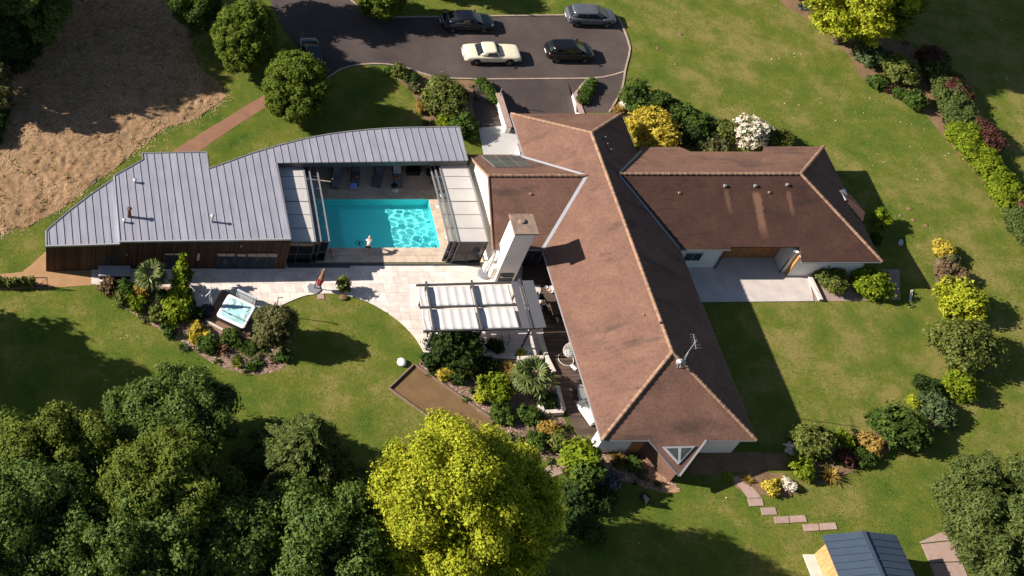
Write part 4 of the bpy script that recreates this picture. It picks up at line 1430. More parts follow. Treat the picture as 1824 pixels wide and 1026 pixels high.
# canopy over the far end of the pool: back wall and end wall
back = [onplane(x, y, *Rpl) for x, y in MAIN[4:14]]
bw = MB()
for i in range(len(back) - 1):
    a, b = back[i], back[i + 1]
    bw.add([(a.x, a.y - 0.25, 0), (b.x, b.y - 0.25, 0), (b.x, b.y - 0.25, b.z - 0.06), (a.x, a.y - 0.25, a.z - 0.06), (a.x, a.y - 0.1, 0), (b.x, b.y - 0.1, 0), (b.x, b.y - 0.1, b.z - 0.06), (a.x, a.y - 0.1, a.z - 0.06)],
           [(0, 1, 2, 3), (5, 4, 7, 6), (3, 2, 6, 7), (0, 4, 5, 1)])
obj('canopy_wall', bw, M['clad'], ph, world=True)
a, b = onplane(818, 226, *Rpl), onplane(833, 286, *Rpl)
obj('canopy_wall', MB().prism([(a.x - 0.25, a.y - 0.26), (a.x - 0.1, a.y - 0.26), (b.x - 0.1, b.y + 0.1), (b.x - 0.25, b.y + 0.1)], 0, 3.3), M['clad'], ph, world=True)
# flues and vents on the zinc
for (x, y, h, r, m) in ((240, 325, 0.30, 0.09, 'steel'), (229.5, 386, 0.92, 0.12, 'terracotta'), (221, 396, 0.30, 0.08, 'steel'), (377, 395, 0.72, 0.09, 'steel')):
    q = onplane(x, y, *Rpl)
    o = obj('vent_pipe', MB().tube((0, 0, -0.05), (0, 0, h), r, n=12), M[m], ph)
    o.location = (q.x - ph.location.x, q.y - ph.location.y, q.z)
    obj('cowl', MB().lathe([(r * 1.5, h), (r * 1.6, h + 0.05), (r * 0.4, h + 0.12)], 12), M[m], o)

# ================================================================== POOL ENCLOSURE (telescopic)
EYS = at(700, 470).y
SEGN = [0]
def segment(label, xs_top, ztop, skew, n_roof, wide, south_panes, yn_px):
    rm_ = M['opal'] if wide else M['clear']
    """xs_top: west and east edge (world x) at the south end, skew: x shift towards the north end"""
    x0_, x1_ = xs_top
    yN = at(600, 293, ztop).y
    SEGN[0] += 1
    yS = EYS + 0.11 * ((SEGN[0] - 1) % 3)
    t = thing('pool_enclosure', label, 'pool enclosure', ((x0_ + x1_) / 2, yS, 0), group='sliding pool enclosure sections')
    def P_(u, v, dz=0.0):
        x = x0_ + (x1_ - x0_) * u + skew * v
        return Vector((x, yS + (yN - yS) * v, ztop + dz + 0.10 * math.sin(math.pi * v)))
    for k in range(n_roof):
        v0, v1 = k / n_roof + 0.004, (k + 1) / n_roof - 0.004
        obj('roof_panel', MB().slab([P_(0.03, v0), P_(0.97, v0), P_(0.97, v1), P_(0.03, v1)], 0.03), rm_, t, world=True)
    for k in range(n_roof + 1):
        v = k / n_roof
        w = 0.05 if k in (0, n_roof, n_roof // 2) else 0.022
        bar3('cross_bar', P_(0, v), P_(1, v), w, 0.08 if w > 0.05 else 0.05, M['alu_grey'] if w < 0.05 else M['alu'], t, 0.0)
    for u in (0, 1):
        for k in range(6):
            bar3('side_rail', P_(u, k / 6), P_(u, (k + 1) / 6), 0.10, 0.12, M['alu_grey'], t, 0.0)
    # glazed front
    for u in (0.02, 0.98):
        p = P_(u, 0)
        obj('post', MB().box((p.x, yS, p.z / 2), (0.06, 0.07, p.z)), M['alu'], t, world=True)
    for z in (0.12, ztop * 0.46, ztop - 0.06):
        a_, b_ = P_(0, 0), P_(1, 0)
        obj('front_rail', MB().box(((a_.x + b_.x) / 2, yS - 0.005, z), (b_.x - a_.x - 0.10, 0.05, 0.055)), M['alu'], t, world=True)
    for k in range(south_panes):
        a_, b_ = P_(0, 0).x + 0.06, P_(1, 0).x - 0.06
        w = (b_ - a_) / south_panes
        for z0_, z1_ in ((0.17, ztop * 0.46 - 0.05), (ztop * 0.46 + 0.05, ztop - 0.11)):
            obj('front_pane', MB().box((a_ + w * (k + 0.5), yS + 0.005, (z0_ + z1_) / 2), (w - 0.04, 0.015, z1_ - z0_)), M['clear'], t, world=True)
        if k:
            obj('mullion', MB().box((a_ + w * k, yS, ztop / 2), (0.04, 0.05, ztop - 0.2)), M['alu'], t, world=True)
    # side glazing on the outer long sides
    return t
def tx(x, y, z):
    return at(x, y, z).x
L1 = segment('widest left section of the sliding pool enclosure, with opal roof sheets', (tx(506, 437, 2.75), tx(563, 436, 2.75)), 2.75, 0.0, 6, True, 2, 293)
L2 = segment('narrow middle sliver of the left pool enclosure stack', (tx(520, 437, 2.62), tx(573, 437, 2.62)), 2.62, 0.0, 6, False, 1, 293)
L3 = segment('innermost left pool enclosure section, reaching the water\'s left end', (tx(530, 438, 2.49), tx(588, 438, 2.49)), 2.49, 0.0, 6, False, 1, 293)
R1 = segment('widest right section of the sliding pool enclosure, against the white gable', (tx(818, 434, 2.75), tx(871, 434, 2.75)), 2.75, 0.0, 6, True, 2, 293)
R2 = segment('narrow middle sliver of the right pool enclosure stack', (tx(809, 435, 2.62), tx(860, 435, 2.62)), 2.62, 0.0, 6, False, 1, 293)
R3 = segment('innermost right pool enclosure section beside the sunny paving', (tx(801, 436, 2.49), tx(848, 436, 2.49)), 2.49, 0.0, 6, False, 1, 293)
# guide rails along both ends of the pool paving
for lb, ya_, xa_, xb_ in (('dark aluminium guide rail along the near edge of the pool paving', EYS - 0.12, PSX1 + 0.2, 31.3), ('second dark guide rail, in front of the left pool enclosure', EYS - 0.30, PSX1 + 0.2, PSX1 + 4.8)):
    o = obj('guide_rail', MB().box(((xa_ + xb_) / 2, ya_, 0.075), (xb_ - xa_, 0.16, 0.05)), M['alu'])
    tag(o, lb, 'rail', 'enclosure guide rails')

# ================================================================== SHED
def sp(x, y, z):
    return at(x, y, z)
r0 = sp(1537, 946, 2.75)
eW, eE = sp(1463, 951, 2.15), sp(1598, 956, 2.15)
shed = thing('garden_shed', 'small garden shed with blue-grey ribbed metal roof and yellow timber walls', 'shed', (r0.x, r0.y - 2.2, 0))
LEN = 5.2
yN_ = r0.y
np_ = 12
for side, e_ in ((0, eW), (1, eE)):
    for k in range(np_):
        ya_, yb_ = yN_ - LEN * k / np_, yN_ - LEN * (k + 1) / np_
        obj('roof_sheet', MB().slab([(r0.x, ya_, 2.75), (e_.x, ya_, 2.15), (e_.x, yb_ + 0.03, 2.15), (r0.x, yb_ + 0.03, 2.75)], 0.04), M['shed_roof'], shed, world=True)
        bar3('roof_rib', (r0.x, yb_ + 0.015, 2.75), (e_.x, yb_ + 0.015, 2.15), 0.05, 0.06, M['shed_roof'], shed, 0.01)
bar3('ridge_cap', (r0.x, yN_ + 0.02, 2.75), (r0.x, yN_ - LEN, 2.75), 0.26, 0.05, M['shed_roof'], shed, 0.03)
sx0, sx1 = eW.x + 0.35, eE.x - 0.35
mb = MB()
obj('wall', MB().prism([(sx0, yN_ - LEN + 0.3), (sx1, yN_ - LEN + 0.3), (sx1, yN_ - 0.3), (sx0, yN_ - 0.3)], 0.0, 2.05), M['shed_wood'], shed, world=True)
k = 0
yy_ = yN_ - 0.32
while yy_ > yN_ - LEN + 0.4:
    obj('plank', MB().box((sx0 - 0.02, yy_ - 0.14, 1.05), (0.03, 0.275, 2.0)), M['shed_wood'], shed, world=True)
    yy_ -= 0.285
obj('plinth', MB().prism([(sx0 - 0.75, yN_ - LEN), (sx0 - 0.05, yN_ - LEN), (sx0 - 0.05, yN_ - 0.35), (sx0 - 0.75, yN_ - 0.35)], 0.0, 0.12), M['palestone'], shed, world=True)
wbx = thing('water_butt', 'low dark storage box along the right side of the garden shed', 'storage box', (sx1 + 0.45, yN_ - 1.8, 0))
obj('body', MB().box((0, 0, 0.45), (0.55, 2.6, 0.9)), M['shed_roof'], wbx, bevel=0.02)
obj('lid', MB().box((0, 0, 0.94), (0.62, 2.68, 0.07)), M['alu'], wbx, bevel=0.02)
ZONES['shed'] = [(sx0 - 0.8, yN_ - LEN), (sx1 + 1, yN_ - LEN), (sx1 + 1, yN_), (sx0 - 0.8, yN_)]
# ================================================================== PERGOLA
PZ = 2.55
pA, pB, pC, pD = at(745, 509, PZ), at(945, 503, PZ), at(968, 585, PZ), at(758, 591, PZ)   # NW NE SE SW
perg = thing('pergola', 'dark grey pergola shaded by white folding canvas, beside the tiled house', 'pergola', at(850, 600))
def pq(u, v, dz=0.0):
    p = pA.lerp(pB, u).lerp(pD.lerp(pC, u), v)
    p.z = PZ + dz
    return p
for v in (0.0, 0.49, 1.0):
    bar3('beam', pq(-0.02, v), pq(0.88 if v == 0.49 else 0.97, v), 0.11, 0.15, M['pergola'], perg, 0.06)
UC = (0.07, 0.475, 0.90)
for u in UC:
    bar3('rafter', pq(u, -0.06), pq(u, 1.02), 0.12, 0.16, M['pergola'], perg, 0.12)
for u in UC:
    for v in (0.02, 0.98):
        p = pq(u, v)
        obj('post', MB().box((p.x, p.y, PZ / 2), (0.11, 0.11, PZ)), M['pergola'], perg, world=True)
obj('roof_panel', MB().slab([pq(0.82, 0.0, 0.14), pq(0.885, 0.0, 0.14), pq(0.885, 1.0, 0.14), pq(0.82, 1.0, 0.14)], 0.05), M['pergola_roof'], perg, world=True)
obj('roof_panel', MB().slab([pq(0.915, -0.02, 0.14), pq(1.02, -0.02, 0.14), pq(1.02, 1.0, 0.14), pq(0.915, 1.0, 0.14)], 0.05), M['pergola_roof'], perg, world=True)
def canvas(u0, u1, v0, v1, folds):
    mb = MB()
    nu, nv = folds * 6, 6
    for j in range(nv + 1):
        for i in range(nu + 1):
            a = i / nu
            v = v0 + (v1 - v0) * j / nv
            p = pq(u0 + (u1 - u0) * a, v)
            sag = -0.045 * abs(math.sin(math.pi * a * folds)) ** 0.8 - 0.03 * math.sin(math.pi * j / nv) + 0.012 * math.sin(7 * a + 5 * j)
            mb.v.append((p.x, p.y, PZ - 0.02 + sag))
    for j in range(nv):
        for i in range(nu):
            b = j * (nu + 1) + i
            mb.f.append((b, b + 1, b + nu + 2, b + nu + 1))
            mb.mi.append(0)
    o = obj('canvas', mb, M['canvas'], perg, world=True, smooth=True)
    s = o.modifiers.new('thick', 'SOLIDIFY')
    s.thickness = 0.012
for v0, v1 in ((0.03, 0.46), (0.52, 0.97)):
    canvas(-0.005, 0.055, v0, v1, 1)
    canvas(0.085, 0.46, v0, v1, 5)
    canvas(0.49, 0.80, v0, v1, 4)

# ---------------------------------------------------------------- furniture builders
def chair(name, label, loc, rz, seat, frame, group=None, arms=False, h=0.85):
    t = thing(name, label, 'chair', loc, rz, group)
    obj('seat', MB().box((0, 0, 0.44), (0.5, 0.5, 0.07)), seat, t, bevel=0.02)
    obj('backrest', MB().box((-0.24, 0, 0.44 + (h - 0.44) / 2), (0.06, 0.48, h - 0.44)), seat, t, bevel=0.02)
    for sx in (-0.21, 0.21):
        for sy in (-0.21, 0.21):
            obj('leg', MB().tube((sx, sy, 0.41), (sx * 1.1, sy * 1.1, 0), 0.02, n=6), frame, t)
    if arms:
        for sy in (-0.26, 0.26):
            obj('armrest', MB().box((0.0, sy, 0.64), (0.48, 0.05, 0.04)), frame, t)
    return t
def round_table(name, label, loc, r, top, frame, h=0.74, group=None):
    t = thing(name, label, 'table', loc, 0, group)
    obj('table_top', MB().lathe([(r * 0.98, h - 0.04), (r, h - 0.02), (r * 0.99, h)], 24), top, t)
    obj('pedestal', MB().tube((0, 0, 0.03), (0, 0, h - 0.04), 0.05), frame, t)
    obj('foot', MB().lathe([(r * 0.5, 0.0), (r * 0.5, 0.03), (0.06, 0.06)], 16), frame, t)
    return t
def rect_table(name, label, loc, rz, dx, dy, top, frame, h=0.74):
    t = thing(name, label, 'table', loc, rz)
    obj('table_top', MB().box((0, 0, h - 0.025), (dx, dy, 0.05)), top, t, bevel=0.01)
    for sx in (-1, 1):
        for sy in (-1, 1):
            obj('leg', MB().box((sx * (dx / 2 - 0.06), sy * (dy / 2 - 0.06), h / 2 - 0.03), (0.06, 0.06, h - 0.05)), frame, t)
    return t
G0 = 0.05
def gl_(x, y, z=G0):
    p = at(x, y, z)
    return (p.x, p.y, z)
# sun loungers under the canopy
def lounger(label, loc, rz, cushion, head=None, towel=None, bundle=False, white=False):
    t = thing('sun_lounger', label, 'sun lounger', loc, rz, 'sun loungers under the canopy')
    obj('frame', MB().box((0, 0, 0.24), (0.64, 1.95, 0.05)).box((-0.31, 0, 0.27), (0.04, 1.95, 0.06)).box((0.31, 0, 0.27), (0.04, 1.95, 0.06)), M['alu'], t)
    for sx in (-0.27, 0.27):
        for sy in (-0.85, 0.75):
            obj('leg', MB().box((sx, sy, 0.11), (0.05, 0.05, 0.22)), M['alu'], t)
    obj('mattress', MB().box((0, -0.32, 0.315), (0.58, 1.28, 0.09)), cushion, t, bevel=0.03)
    bk = obj('backrest', MB().box((0, 0.33, 0.045), (0.58, 0.66, 0.09)), head or cushion, t, bevel=0.03)
    bk.location = (0, 0.33, 0.29)
    bk.rotation_euler = (rad(32), 0, 0)
    return t
l1 = lounger('plain grey sun lounger, leftmost of the four under the canopy', gl_(597, 321, 0.06), rad(-14), M['cushion_mid'])
l2 = lounger('dark sun lounger under the canopy with a bright blue towel at its foot', gl_(632, 316, 0.06), rad(-12), M['cushion_dark'])
l3 = lounger('grey sun lounger third from the left under the canopy, nothing on it', gl_(672, 319, 0.06), rad(-18), M['cushion_dark'])
l4 = lounger('grey sun lounger under the canopy with a pale headrest and orange cushion', gl_(706, 319, 0.06), rad(-5), M['cushion_mid'], M['cushion_pale'])
def loose(name, label, cat, mb, m, loc, rz=0, bevel=0.0, smooth=False, group=None):
    o = obj(name, mb, m, None, smooth=smooth, bevel=bevel)
    o.location = loc
    o.rotation_euler = (0, 0, rz)
    return tag(o, label, cat, group)
p = at(629.5, 331, 0.40)
loose('towel', 'folded blue towel on the foot of the second sun lounger', 'towel', MB().box((0, 0, 0.035), (0.56, 0.50, 0.07)).box((0.02, -0.02, 0.09), (0.50, 0.42, 0.05)), M['bluefab'], p, rad(-8), 0.02)
p = at(634.5, 314.5, 0.40)
loose('cushion', 'dull orange cushion on the second sun lounger', 'cushion', MB().box((0, 0, 0.05), (0.36, 0.26, 0.10)).box((0, 0, 0.11), (0.28, 0.18, 0.04)), M['orange'], p, 0.2, 0.03)
p = at(706, 316.5, 0.40)
loose('cushion', 'orange-red cushion on the sun lounger with the pale headrest', 'cushion', MB().box((0, 0, 0.05), (0.36, 0.24, 0.10)).box((0, 0, 0.11), (0.28, 0.16, 0.04)), M['orange'], p, -0.1, 0.03)
p = at(702, 332, 0.38)
loose('bag', 'black round bag lying on the foot of the fourth sun lounger', 'bag', MB().lathe([(0.18, 0), (0.26, 0.07), (0.22, 0.18), (0.08, 0.22)], 14), M['black'], p, 0, 0, True)
p = gl_(704, 339, 0.06)
loose('towel', 'crumpled white towel on the paving at the fourth lounger\'s foot', 'towel', MB().lathe([(0.22, 0), (0.28, 0.04), (0.16, 0.11), (0.05, 0.13)], 9), M['whitefab'], p, 0.4)
t = thing('garden_bench', 'black rattan storage bench under the pool canopy', 'bench', gl_(735, 308, 0.06))
obj('body', MB().box((0, 0, 0.24), (1.0, 0.60, 0.48)), M['black'], t, bevel=0.03)
obj('lid', MB().box((0, 0, 0.515), (1.04, 0.64, 0.06)), M['black'], t, bevel=0.02)
t = thing('side_table', 'round black rattan side table under the pool canopy', 'table', gl_(765, 310, 0.06))
obj('body', MB().lathe([(0.26, 0), (0.29, 0.2), (0.26, 0.42)], 18), M['black'], t)
obj('table_top', MB().lathe([(0.30, 0.42), (0.31, 0.45), (0.30, 0.47)], 18), M['black'], t)
t = thing('stone_urn', 'pale terracotta urn at the canopy\'s right end, beside the enclosure', 'urn', gl_(781, 331, 0.06))
obj('body', MB().lathe([(0.14, 0), (0.26, 0.15), (0.30, 0.34), (0.20, 0.50), (0.16, 0.55)], 16), M['trav_pool'], t, smooth=True)
obj('rim', MB().lathe([(0.20, 0.55), (0.21, 0.58), (0.15, 0.59)], 16), M['trav_pool'], t)
chair('folding_chair', 'small blue folding chair on the pool\'s near right corner', gl_(798, 458, 0.06), rad(200), M['bluefab'], M['steel'])
chair('folding_chair', 'small wicker chair in shade against the left pool enclosure', gl_(593, 456, 0.06), rad(20), M['salmon'], M['alu'])
chair('garden_chair', 'low white chair near the far right corner of the pool', gl_(787, 353, 0.06), rad(100), M['whitefab'], M['steel'])
# robot cleaner hose floating at the pool edge
hz = thing('pool_hose', 'coiled dark hose floating in the water near the bending person', 'hose', gl_(640, 434, -0.03))
pts = [(0.28 * math.cos(t) * (1 + 0.15 * math.sin(3 * t)), 0.2 * math.sin(t), 0.02 * math.sin(2 * t) + 0.04) for t in np.linspace(0, 9, 34)]
obj('coil', MB().path(pts, 0.022, 6), M['black'], hz)
obj('float', MB().lathe([(0.06, 0.0), (0.10, 0.05), (0.05, 0.12)], 10), M['black'], hz)

# ---------------------------------------------------------------- the person at the pool edge
pe = thing('person', 'person in pale top and black shorts bending at the near edge of the pool', 'person', gl_(653, 449, 0.06), rad(80))
pe.scale = (0.92, 0.92, 0.92)
def skin_mesh(name, chains, parent, m, sub=2):
    """chains: list of [(x,y,z,r), ...]; later chains start at a point equal to an earlier joint"""
    vs, es, rs = [], [], []
    def idx(p):
        for i, q in enumerate(vs):
            if (Vector(q) - Vector(p[:3])).length < 1e-4:
                return i
        vs.append(tuple(p[:3]))
        rs.append(p[3])
        return len(vs) - 1
    for ch in chains:
        pr = None
        for p in ch:
            i = idx(p)
            if pr is not None and pr != i:
                es.append((pr, i))
            pr = i
    me = bpy.data.meshes.new(name)
    me.from_pydata(vs, es, [])
    me.materials.append(m)
    o = bpy.data.objects.new(name, me)
    COL.objects.link(o)
    o.parent = parent
    o.modifiers.new('skin', 'SKIN')
    if not me.skin_vertices:
        me.attributes.new('skin', 'FLOAT', 'POINT')
    for i, d in enumerate(me.skin_vertices[0].data):
        d.radius = (rs[i], rs[i])
        d.use_root = (i == 0)
    s = o.modifiers.new('sub', 'SUBSURF')
    s.levels = s.render_levels = sub
    s2 = o.modifiers.new('sm', 'SMOOTH')
    s2.iterations = 2
    return o
# local +x is forward (towards the water); bent at the hips, hands reaching down
pel = (0, 0, 0.90, 0.145)
ch = [pel, (0.10, 0, 1.04, 0.13), (0.24, 0, 1.16, 0.15), (0.36, 0, 1.23, 0.13), (0.43, 0, 1.27, 0.06), (0.52, 0, 1.31, 0.085), (0.60, 0, 1.32, 0.075)]
legs, arms = [], []
for s in (-1, 1):
    legs.append([pel, (-0.01, s * 0.10, 0.84, 0.095), (0.03, s * 0.15, 0.47, 0.062), (-0.03, s * 0.17, 0.10, 0.042), (0.01, s * 0.17, 0.05, 0.042), (0.14, s * 0.18, 0.035, 0.034)])
    arms.append([(0.36, 0, 1.23, 0.13), (0.35, s * 0.19, 1.20, 0.055), (0.42, s * 0.22, 0.93, 0.042), (0.55, s * 0.16, 0.72, 0.033), (0.61, s * 0.15, 0.66, 0.030)])
body = skin_mesh('body', [ch] + legs + arms, pe, M['skin'])
for s in (-1, 1):
    for k in range(5):
        b0 = Vector((0.61, s * 0.15, 0.66))
        off = Vector((0.012 * (k - 2), s * 0.012 * (k - 2), 0))
        if k == 4:
            pts = [b0 + off, b0 + Vector((0.05, -s * 0.04, 0.0)), b0 + Vector((0.08, -s * 0.045, -0.02))]
        else:
            ln = (0.075, 0.085, 0.08, 0.06)[k]
            pts = [b0 + off, b0 + off + Vector((ln * 0.6, 0, -ln * 0.5)), b0 + off + Vector((ln * 0.75, 0, -ln))]
        obj('finger', MB().path(pts, [0.011, 0.010, 0.008], 6), M['skin'], body)
def shell(name, chains, m):
    return skin_mesh(name, chains, pe, m, 2)
shell('top', [[(0.05, 0, 0.98, 0.150), (0.11, 0, 1.05, 0.150), (0.24, 0, 1.165, 0.168), (0.36, 0, 1.235, 0.145)], [(0.36, 0, 1.235, 0.145), (0.36, 0.17, 1.205, 0.075), (0.385, 0.21, 1.06, 0.062)], [(0.36, 0, 1.235, 0.145), (0.36, -0.17, 1.205, 0.075), (0.385, -0.21, 1.06, 0.062)]], M['pinktop'])
shell('shorts', [[(0.04, 0, 0.96, 0.155), (0, 0, 0.89, 0.162), (-0.005, 0.10, 0.80, 0.112), (0.02, 0.14, 0.55, 0.095)], [(0, 0, 0.89, 0.162), (-0.005, -0.10, 0.80, 0.112), (0.02, -0.14, 0.55, 0.095)]], M['blackcloth'])
obj('hair', MB().lathe([(0.04, -0.02), (0.098, 0.02), (0.095, 0.07), (0.05, 0.105), (0.01, 0.115)], 14, (0.54, 0, 1.325)), M['hair'], pe, smooth=True)
for s in (-1, 1):
    obj('eye', MB().lathe([(0.004, -0.01), (0.011, 0), (0.004, 0.01)], 8, (0.655, s * 0.03, 1.31)), M['blackcloth'], pe)
    obj('ear', MB().box((0.53, s * 0.088, 1.31), (0.045, 0.02, 0.06)), M['skin'], pe, bevel=0.008)
obj('nose', MB().tube((0.66, 0, 1.315), (0.685, 0, 1.285), 0.010, 0.016, 6), M['skin'], pe)
obj('mouth', MB().box((0.655, 0, 1.255), (0.015, 0.05, 0.012)), M['salmon'], pe)

# ---------------------------------------------------------------- parasols
def folded_canopy(mb, p0, p1, r0, r1, n=10, seed=0):
    """closed parasol cloth: pleated cone between two points"""
    p0, p1 = Vector(p0), Vector(p1)
    d = (p1 - p0).normalized()
    a = d.orthogonal().normalized()
    b = d.cross(a)
    rings = []
    rg = random.Random(seed)
    for k in range(6):
        t = k / 5
        r = (r0 + (r1 - r0) * t) * (1 + 0.25 * math.sin(math.pi * t))
        rings.append([p0 + (p1 - p0) * t + a * (r * q * math.cos(2 * math.pi * i / (2 * n))) + b * (r * q * math.sin(2 * math.pi * i / (2 * n))) for i in range(2 * n) for q in ((1.0 if i % 2 else 0.55) * rg.uniform(0.9, 1.1),)])
    return mb.loft(rings)
q = at(560, 514, G0)
pr = thing('parasol', 'closed red cantilever parasol on a square grey base beside the lawn', 'parasol', q)
obj('base', MB().prism([(-0.48, -0.30), (0.10, -0.48), (0.46, -0.20), (0.40, 0.28), (-0.30, 0.42), (-0.52, 0.16)], 0, 0.09), M['cushion_mid'], pr, bevel=0.03)
obj('mast', MB().tube((0, 0, 0.09), (0.03, 0.06, 2.15), 0.04), M['alu'], pr)
obj('arm', MB().tube((0.03, 0.06, 2.05), (0.34, 0.05, 2.45), 0.028).tube((0.02, 0.05, 1.35), (0.24, 0.02, 1.75), 0.02), M['alu'], pr)
obj('canopy', folded_canopy(MB(), (0.33, 0.0, 2.45), (0.28, -0.05, 1.25), 0.07, 0.18, seed=2), M['salmon'], pr, smooth=False)
obj('canopy_band', folded_canopy(MB(), (0.29, -0.04, 1.30), (0.24, -0.08, 0.62), 0.20, 0.15, seed=3), M['redfab'], pr)
q = at(863, 488, G0)
pr = thing('parasol', 'closed white parasol on a round grey base beside the chimney', 'parasol', q)
obj('base', MB().lathe([(0.50, 0), (0.50, 0.07), (0.40, 0.10), (0.06, 0.12)], 22), M['cushion_mid'], pr)
obj('mast', MB().tube((0.05, 0, 0.1), (0.22, 0.22, 2.3), 0.03), M['alu_white'], pr)
obj('canopy', folded_canopy(MB(), (0.24, 0.24, 2.25), (0.12, 0.10, 0.55), 0.05, 0.22, seed=5), M['whitefab'], pr)
q = at(369, 556, G0)
pr = thing('parasol', 'closed pale parasol on a black tub base beside the hot tub', 'parasol', q)
obj('base', MB().lathe([(0.50, 0), (0.52, 0.30), (0.46, 0.34), (0.05, 0.35)], 20), M['blackmetal'], pr)
obj('mast', MB().tube((0, 0, 0.3), (0.12, 0.40, 2.25), 0.03), M['alu'], pr)
obj('canopy', folded_canopy(MB(), (0.12, 0.42, 2.35), (0.22, 0.20, 1.05), 0.06, 0.17, seed=8), M['cushion_pale'], pr)
obj('arm', MB().tube((0.11, 0.38, 2.2), (-0.25, 0.15, 1.8), 0.02), M['steel'], pr)

# ---------------------------------------------------------------- potted plant handled with vegetation; robot / pouf
t = thing('pouf', 'white rounded pouf standing alone on the lawn near the sandy court', 'pouf', at(715, 647))
obj('cushion', MB().lathe([(0.24, 0.0), (0.33, 0.05), (0.34, 0.18), (0.29, 0.27), (0.12, 0.32), (0.02, 0.325)], 8), M['plastic_white'], t, smooth=True)
obj('base', MB().lathe([(0.26, -0.005), (0.29, 0.03)], 12), M['cushion_mid'], t)

# ---------------------------------------------------------------- hot tub on its timber deck
tubz = 0.72
tc = [at(x, y, tubz) for x, y in ((404.8, 521.6), (459.8, 543.9), (433.9, 588.2), (384.5, 561.6))]
cen = sum(tc, Vector()) / 4
ux = ((tc[1] - tc[0]) + (tc[2] - tc[3]))
ang = math.atan2(ux.y, ux.x)
S_ = 2.12
dk = [Vector((cen.x, cen.y)) + Vector((math.cos(ang) * a - math.sin(ang) * b, math.sin(ang) * a + math.cos(ang) * b)) for a, b in ((-1.75, -1.75), (1.55, -1.75), (1.55, 1.55), (-1.75, 1.55))]
dkp = [(p.x, p.y) for p in dk]
ZONES['tubdeck'] = dkp
tubdeck = struct('hot_tub_deck', MB().prism(dkp, 0.0, 0.06), M['mortar'])
for k in range(24):
    a = -1.75 + 3.3 * (k + 0.5) / 24
    o = obj('plank', MB().box((0, 0, 0.085), (3.28, 0.132, 0.045), ang), M['deck_y'], tubdeck)
    o.location = (cen.x + math.cos(ang) * (-0.1) - math.sin(ang) * a, cen.y + math.sin(ang) * (-0.1) + math.cos(ang) * a, 0)
tub = thing('hot_tub', 'white square hot tub full of pale blue water on a timber deck', 'hot tub', (cen.x, cen.y, 0.1), ang)
def rsq(h, r, z, n=5):
    out = []
    for cx_, cy_, a0 in ((h - r, h - r, 0), (-h + r, h - r, 90), (-h + r, -h + r, 180), (h - r, -h + r, 270)):
        for k in range(n):
            a = rad(a0 + 90 * k / (n - 1))
            out.append((cx_ + r * math.cos(a), cy_ + r * math.sin(a), z))
    return out
H_ = tubz - 0.1
obj('skirt', MB().loft([rsq(1.00, 0.16, 0), rsq(1.02, 0.16, H_ - 0.12)]), M['tubside'], tub)
obj('shell', MB().loft([rsq(1.06, 0.2, H_ - 0.10), rsq(1.08, 0.2, H_ - 0.03), rsq(1.02, 0.2, H_), rsq(0.90, 0.22, H_ - 0.01), rsq(0.80, 0.25, H_ - 0.22), rsq(0.72, 0.25, H_ - 0.30)][0:4], closed=True), M['tub'], tub, smooth=False)
mb = MB()
rings = [rsq(0.905, 0.22, H_ - 0.005), rsq(0.84, 0.25, H_ - 0.10), rsq(0.78, 0.25, H_ - 0.22)]
bas = obj('basin', MB().add(rsq(0.86, 0.25, H_ + 0.004), [tuple(range(20))]), M['tubwater'], tub)
for k, (a, b, r, hh) in enumerate(((-0.55, 0.50, 0.24, 0.05), (0.0, 0.60, 0.22, 0.05), (0.55, 0.48, 0.24, 0.05), (0.62, -0.1, 0.20, 0.04), (-0.62, -0.15, 0.18, 0.04))):
    obj('seat_bolster', MB().lathe([(r, 0.0), (r * 0.8, hh * 0.4), (r * 0.3, hh * 0.6)], 12, (a, b, H_ + 0.005)), M['tubseat'], tub, smooth=True)
obj('strap', MB().box((0.0, -0.48, H_ + 0.03), (1.95, 0.03, 0.03)).box((-0.3, -0.50, H_ + 0.04), (0.16, 0.08, 0.05)), M['black'], tub)
lf = thing('cover_lifter', 'metal lifter frame with the hot tub\'s pale folded cover', 'tub cover', (cen.x, cen.y, 0.1), ang)
obj('cover_panel', MB().box((0.15, 1.42, 0.55), (1.5, 0.16, 1.0)), M['cushion_pale'], lf, bevel=0.03)
for s in (-0.75, 0.75):
    obj('lever', MB().tube((s, 1.1, 0.1), (s, 1.28, 1.0), 0.02), M['blackmetal'], lf)
obj('crossbar', MB().tube((-0.75, 1.28, 1.0), (0.75, 1.28, 1.0), 0.02), M['blackmetal'], lf)
stp = thing('tub_step', 'dark grey step block at the hot tub\'s upper right corner', 'step', (cen.x + math.cos(ang) * 1.35 - math.sin(ang) * 1.25, cen.y + math.sin(ang) * 1.35 + math.cos(ang) * 1.25, 0.1), ang)
obj('lower_tread', MB().box((0, 0, 0.10), (0.75, 0.55, 0.20)), M['cover'], stp, bevel=0.02)
obj('upper_tread', MB().box((0, -0.13, 0.29), (0.75, 0.28, 0.18)), M['cover'], stp, bevel=0.02)
lp = thing('garden_lamp', 'thin dark garden lamp post behind the olive tree', 'lamp', at(489, 561))
obj('post', MB().tube((0, 0, 0), (0, 0, 2.3), 0.03), M['blackmetal'], lp)
obj('head', MB().tube((0, 0, 2.28), (0.25, -0.12, 2.42), 0.035, 0.05), M['blackmetal'], lp)
obj('base', MB().lathe([(0.12, 0), (0.10, 0.04), (0.04, 0.06)], 12), M['blackmetal'], lp)
wk = thing('tub_edging', 'pale sleeper edging between the hot tub deck and the plants', 'edging', at(385, 580))
bar3('sleeper', at(367, 572, 0.12), at(397, 588, 0.12), 0.14, 0.2, M['palestone'], wk, 0)
bar3('sleeper', at(398, 589, 0.12), at(447, 604, 0.12), 0.14, 0.2, M['border_wood'], wk, 0)

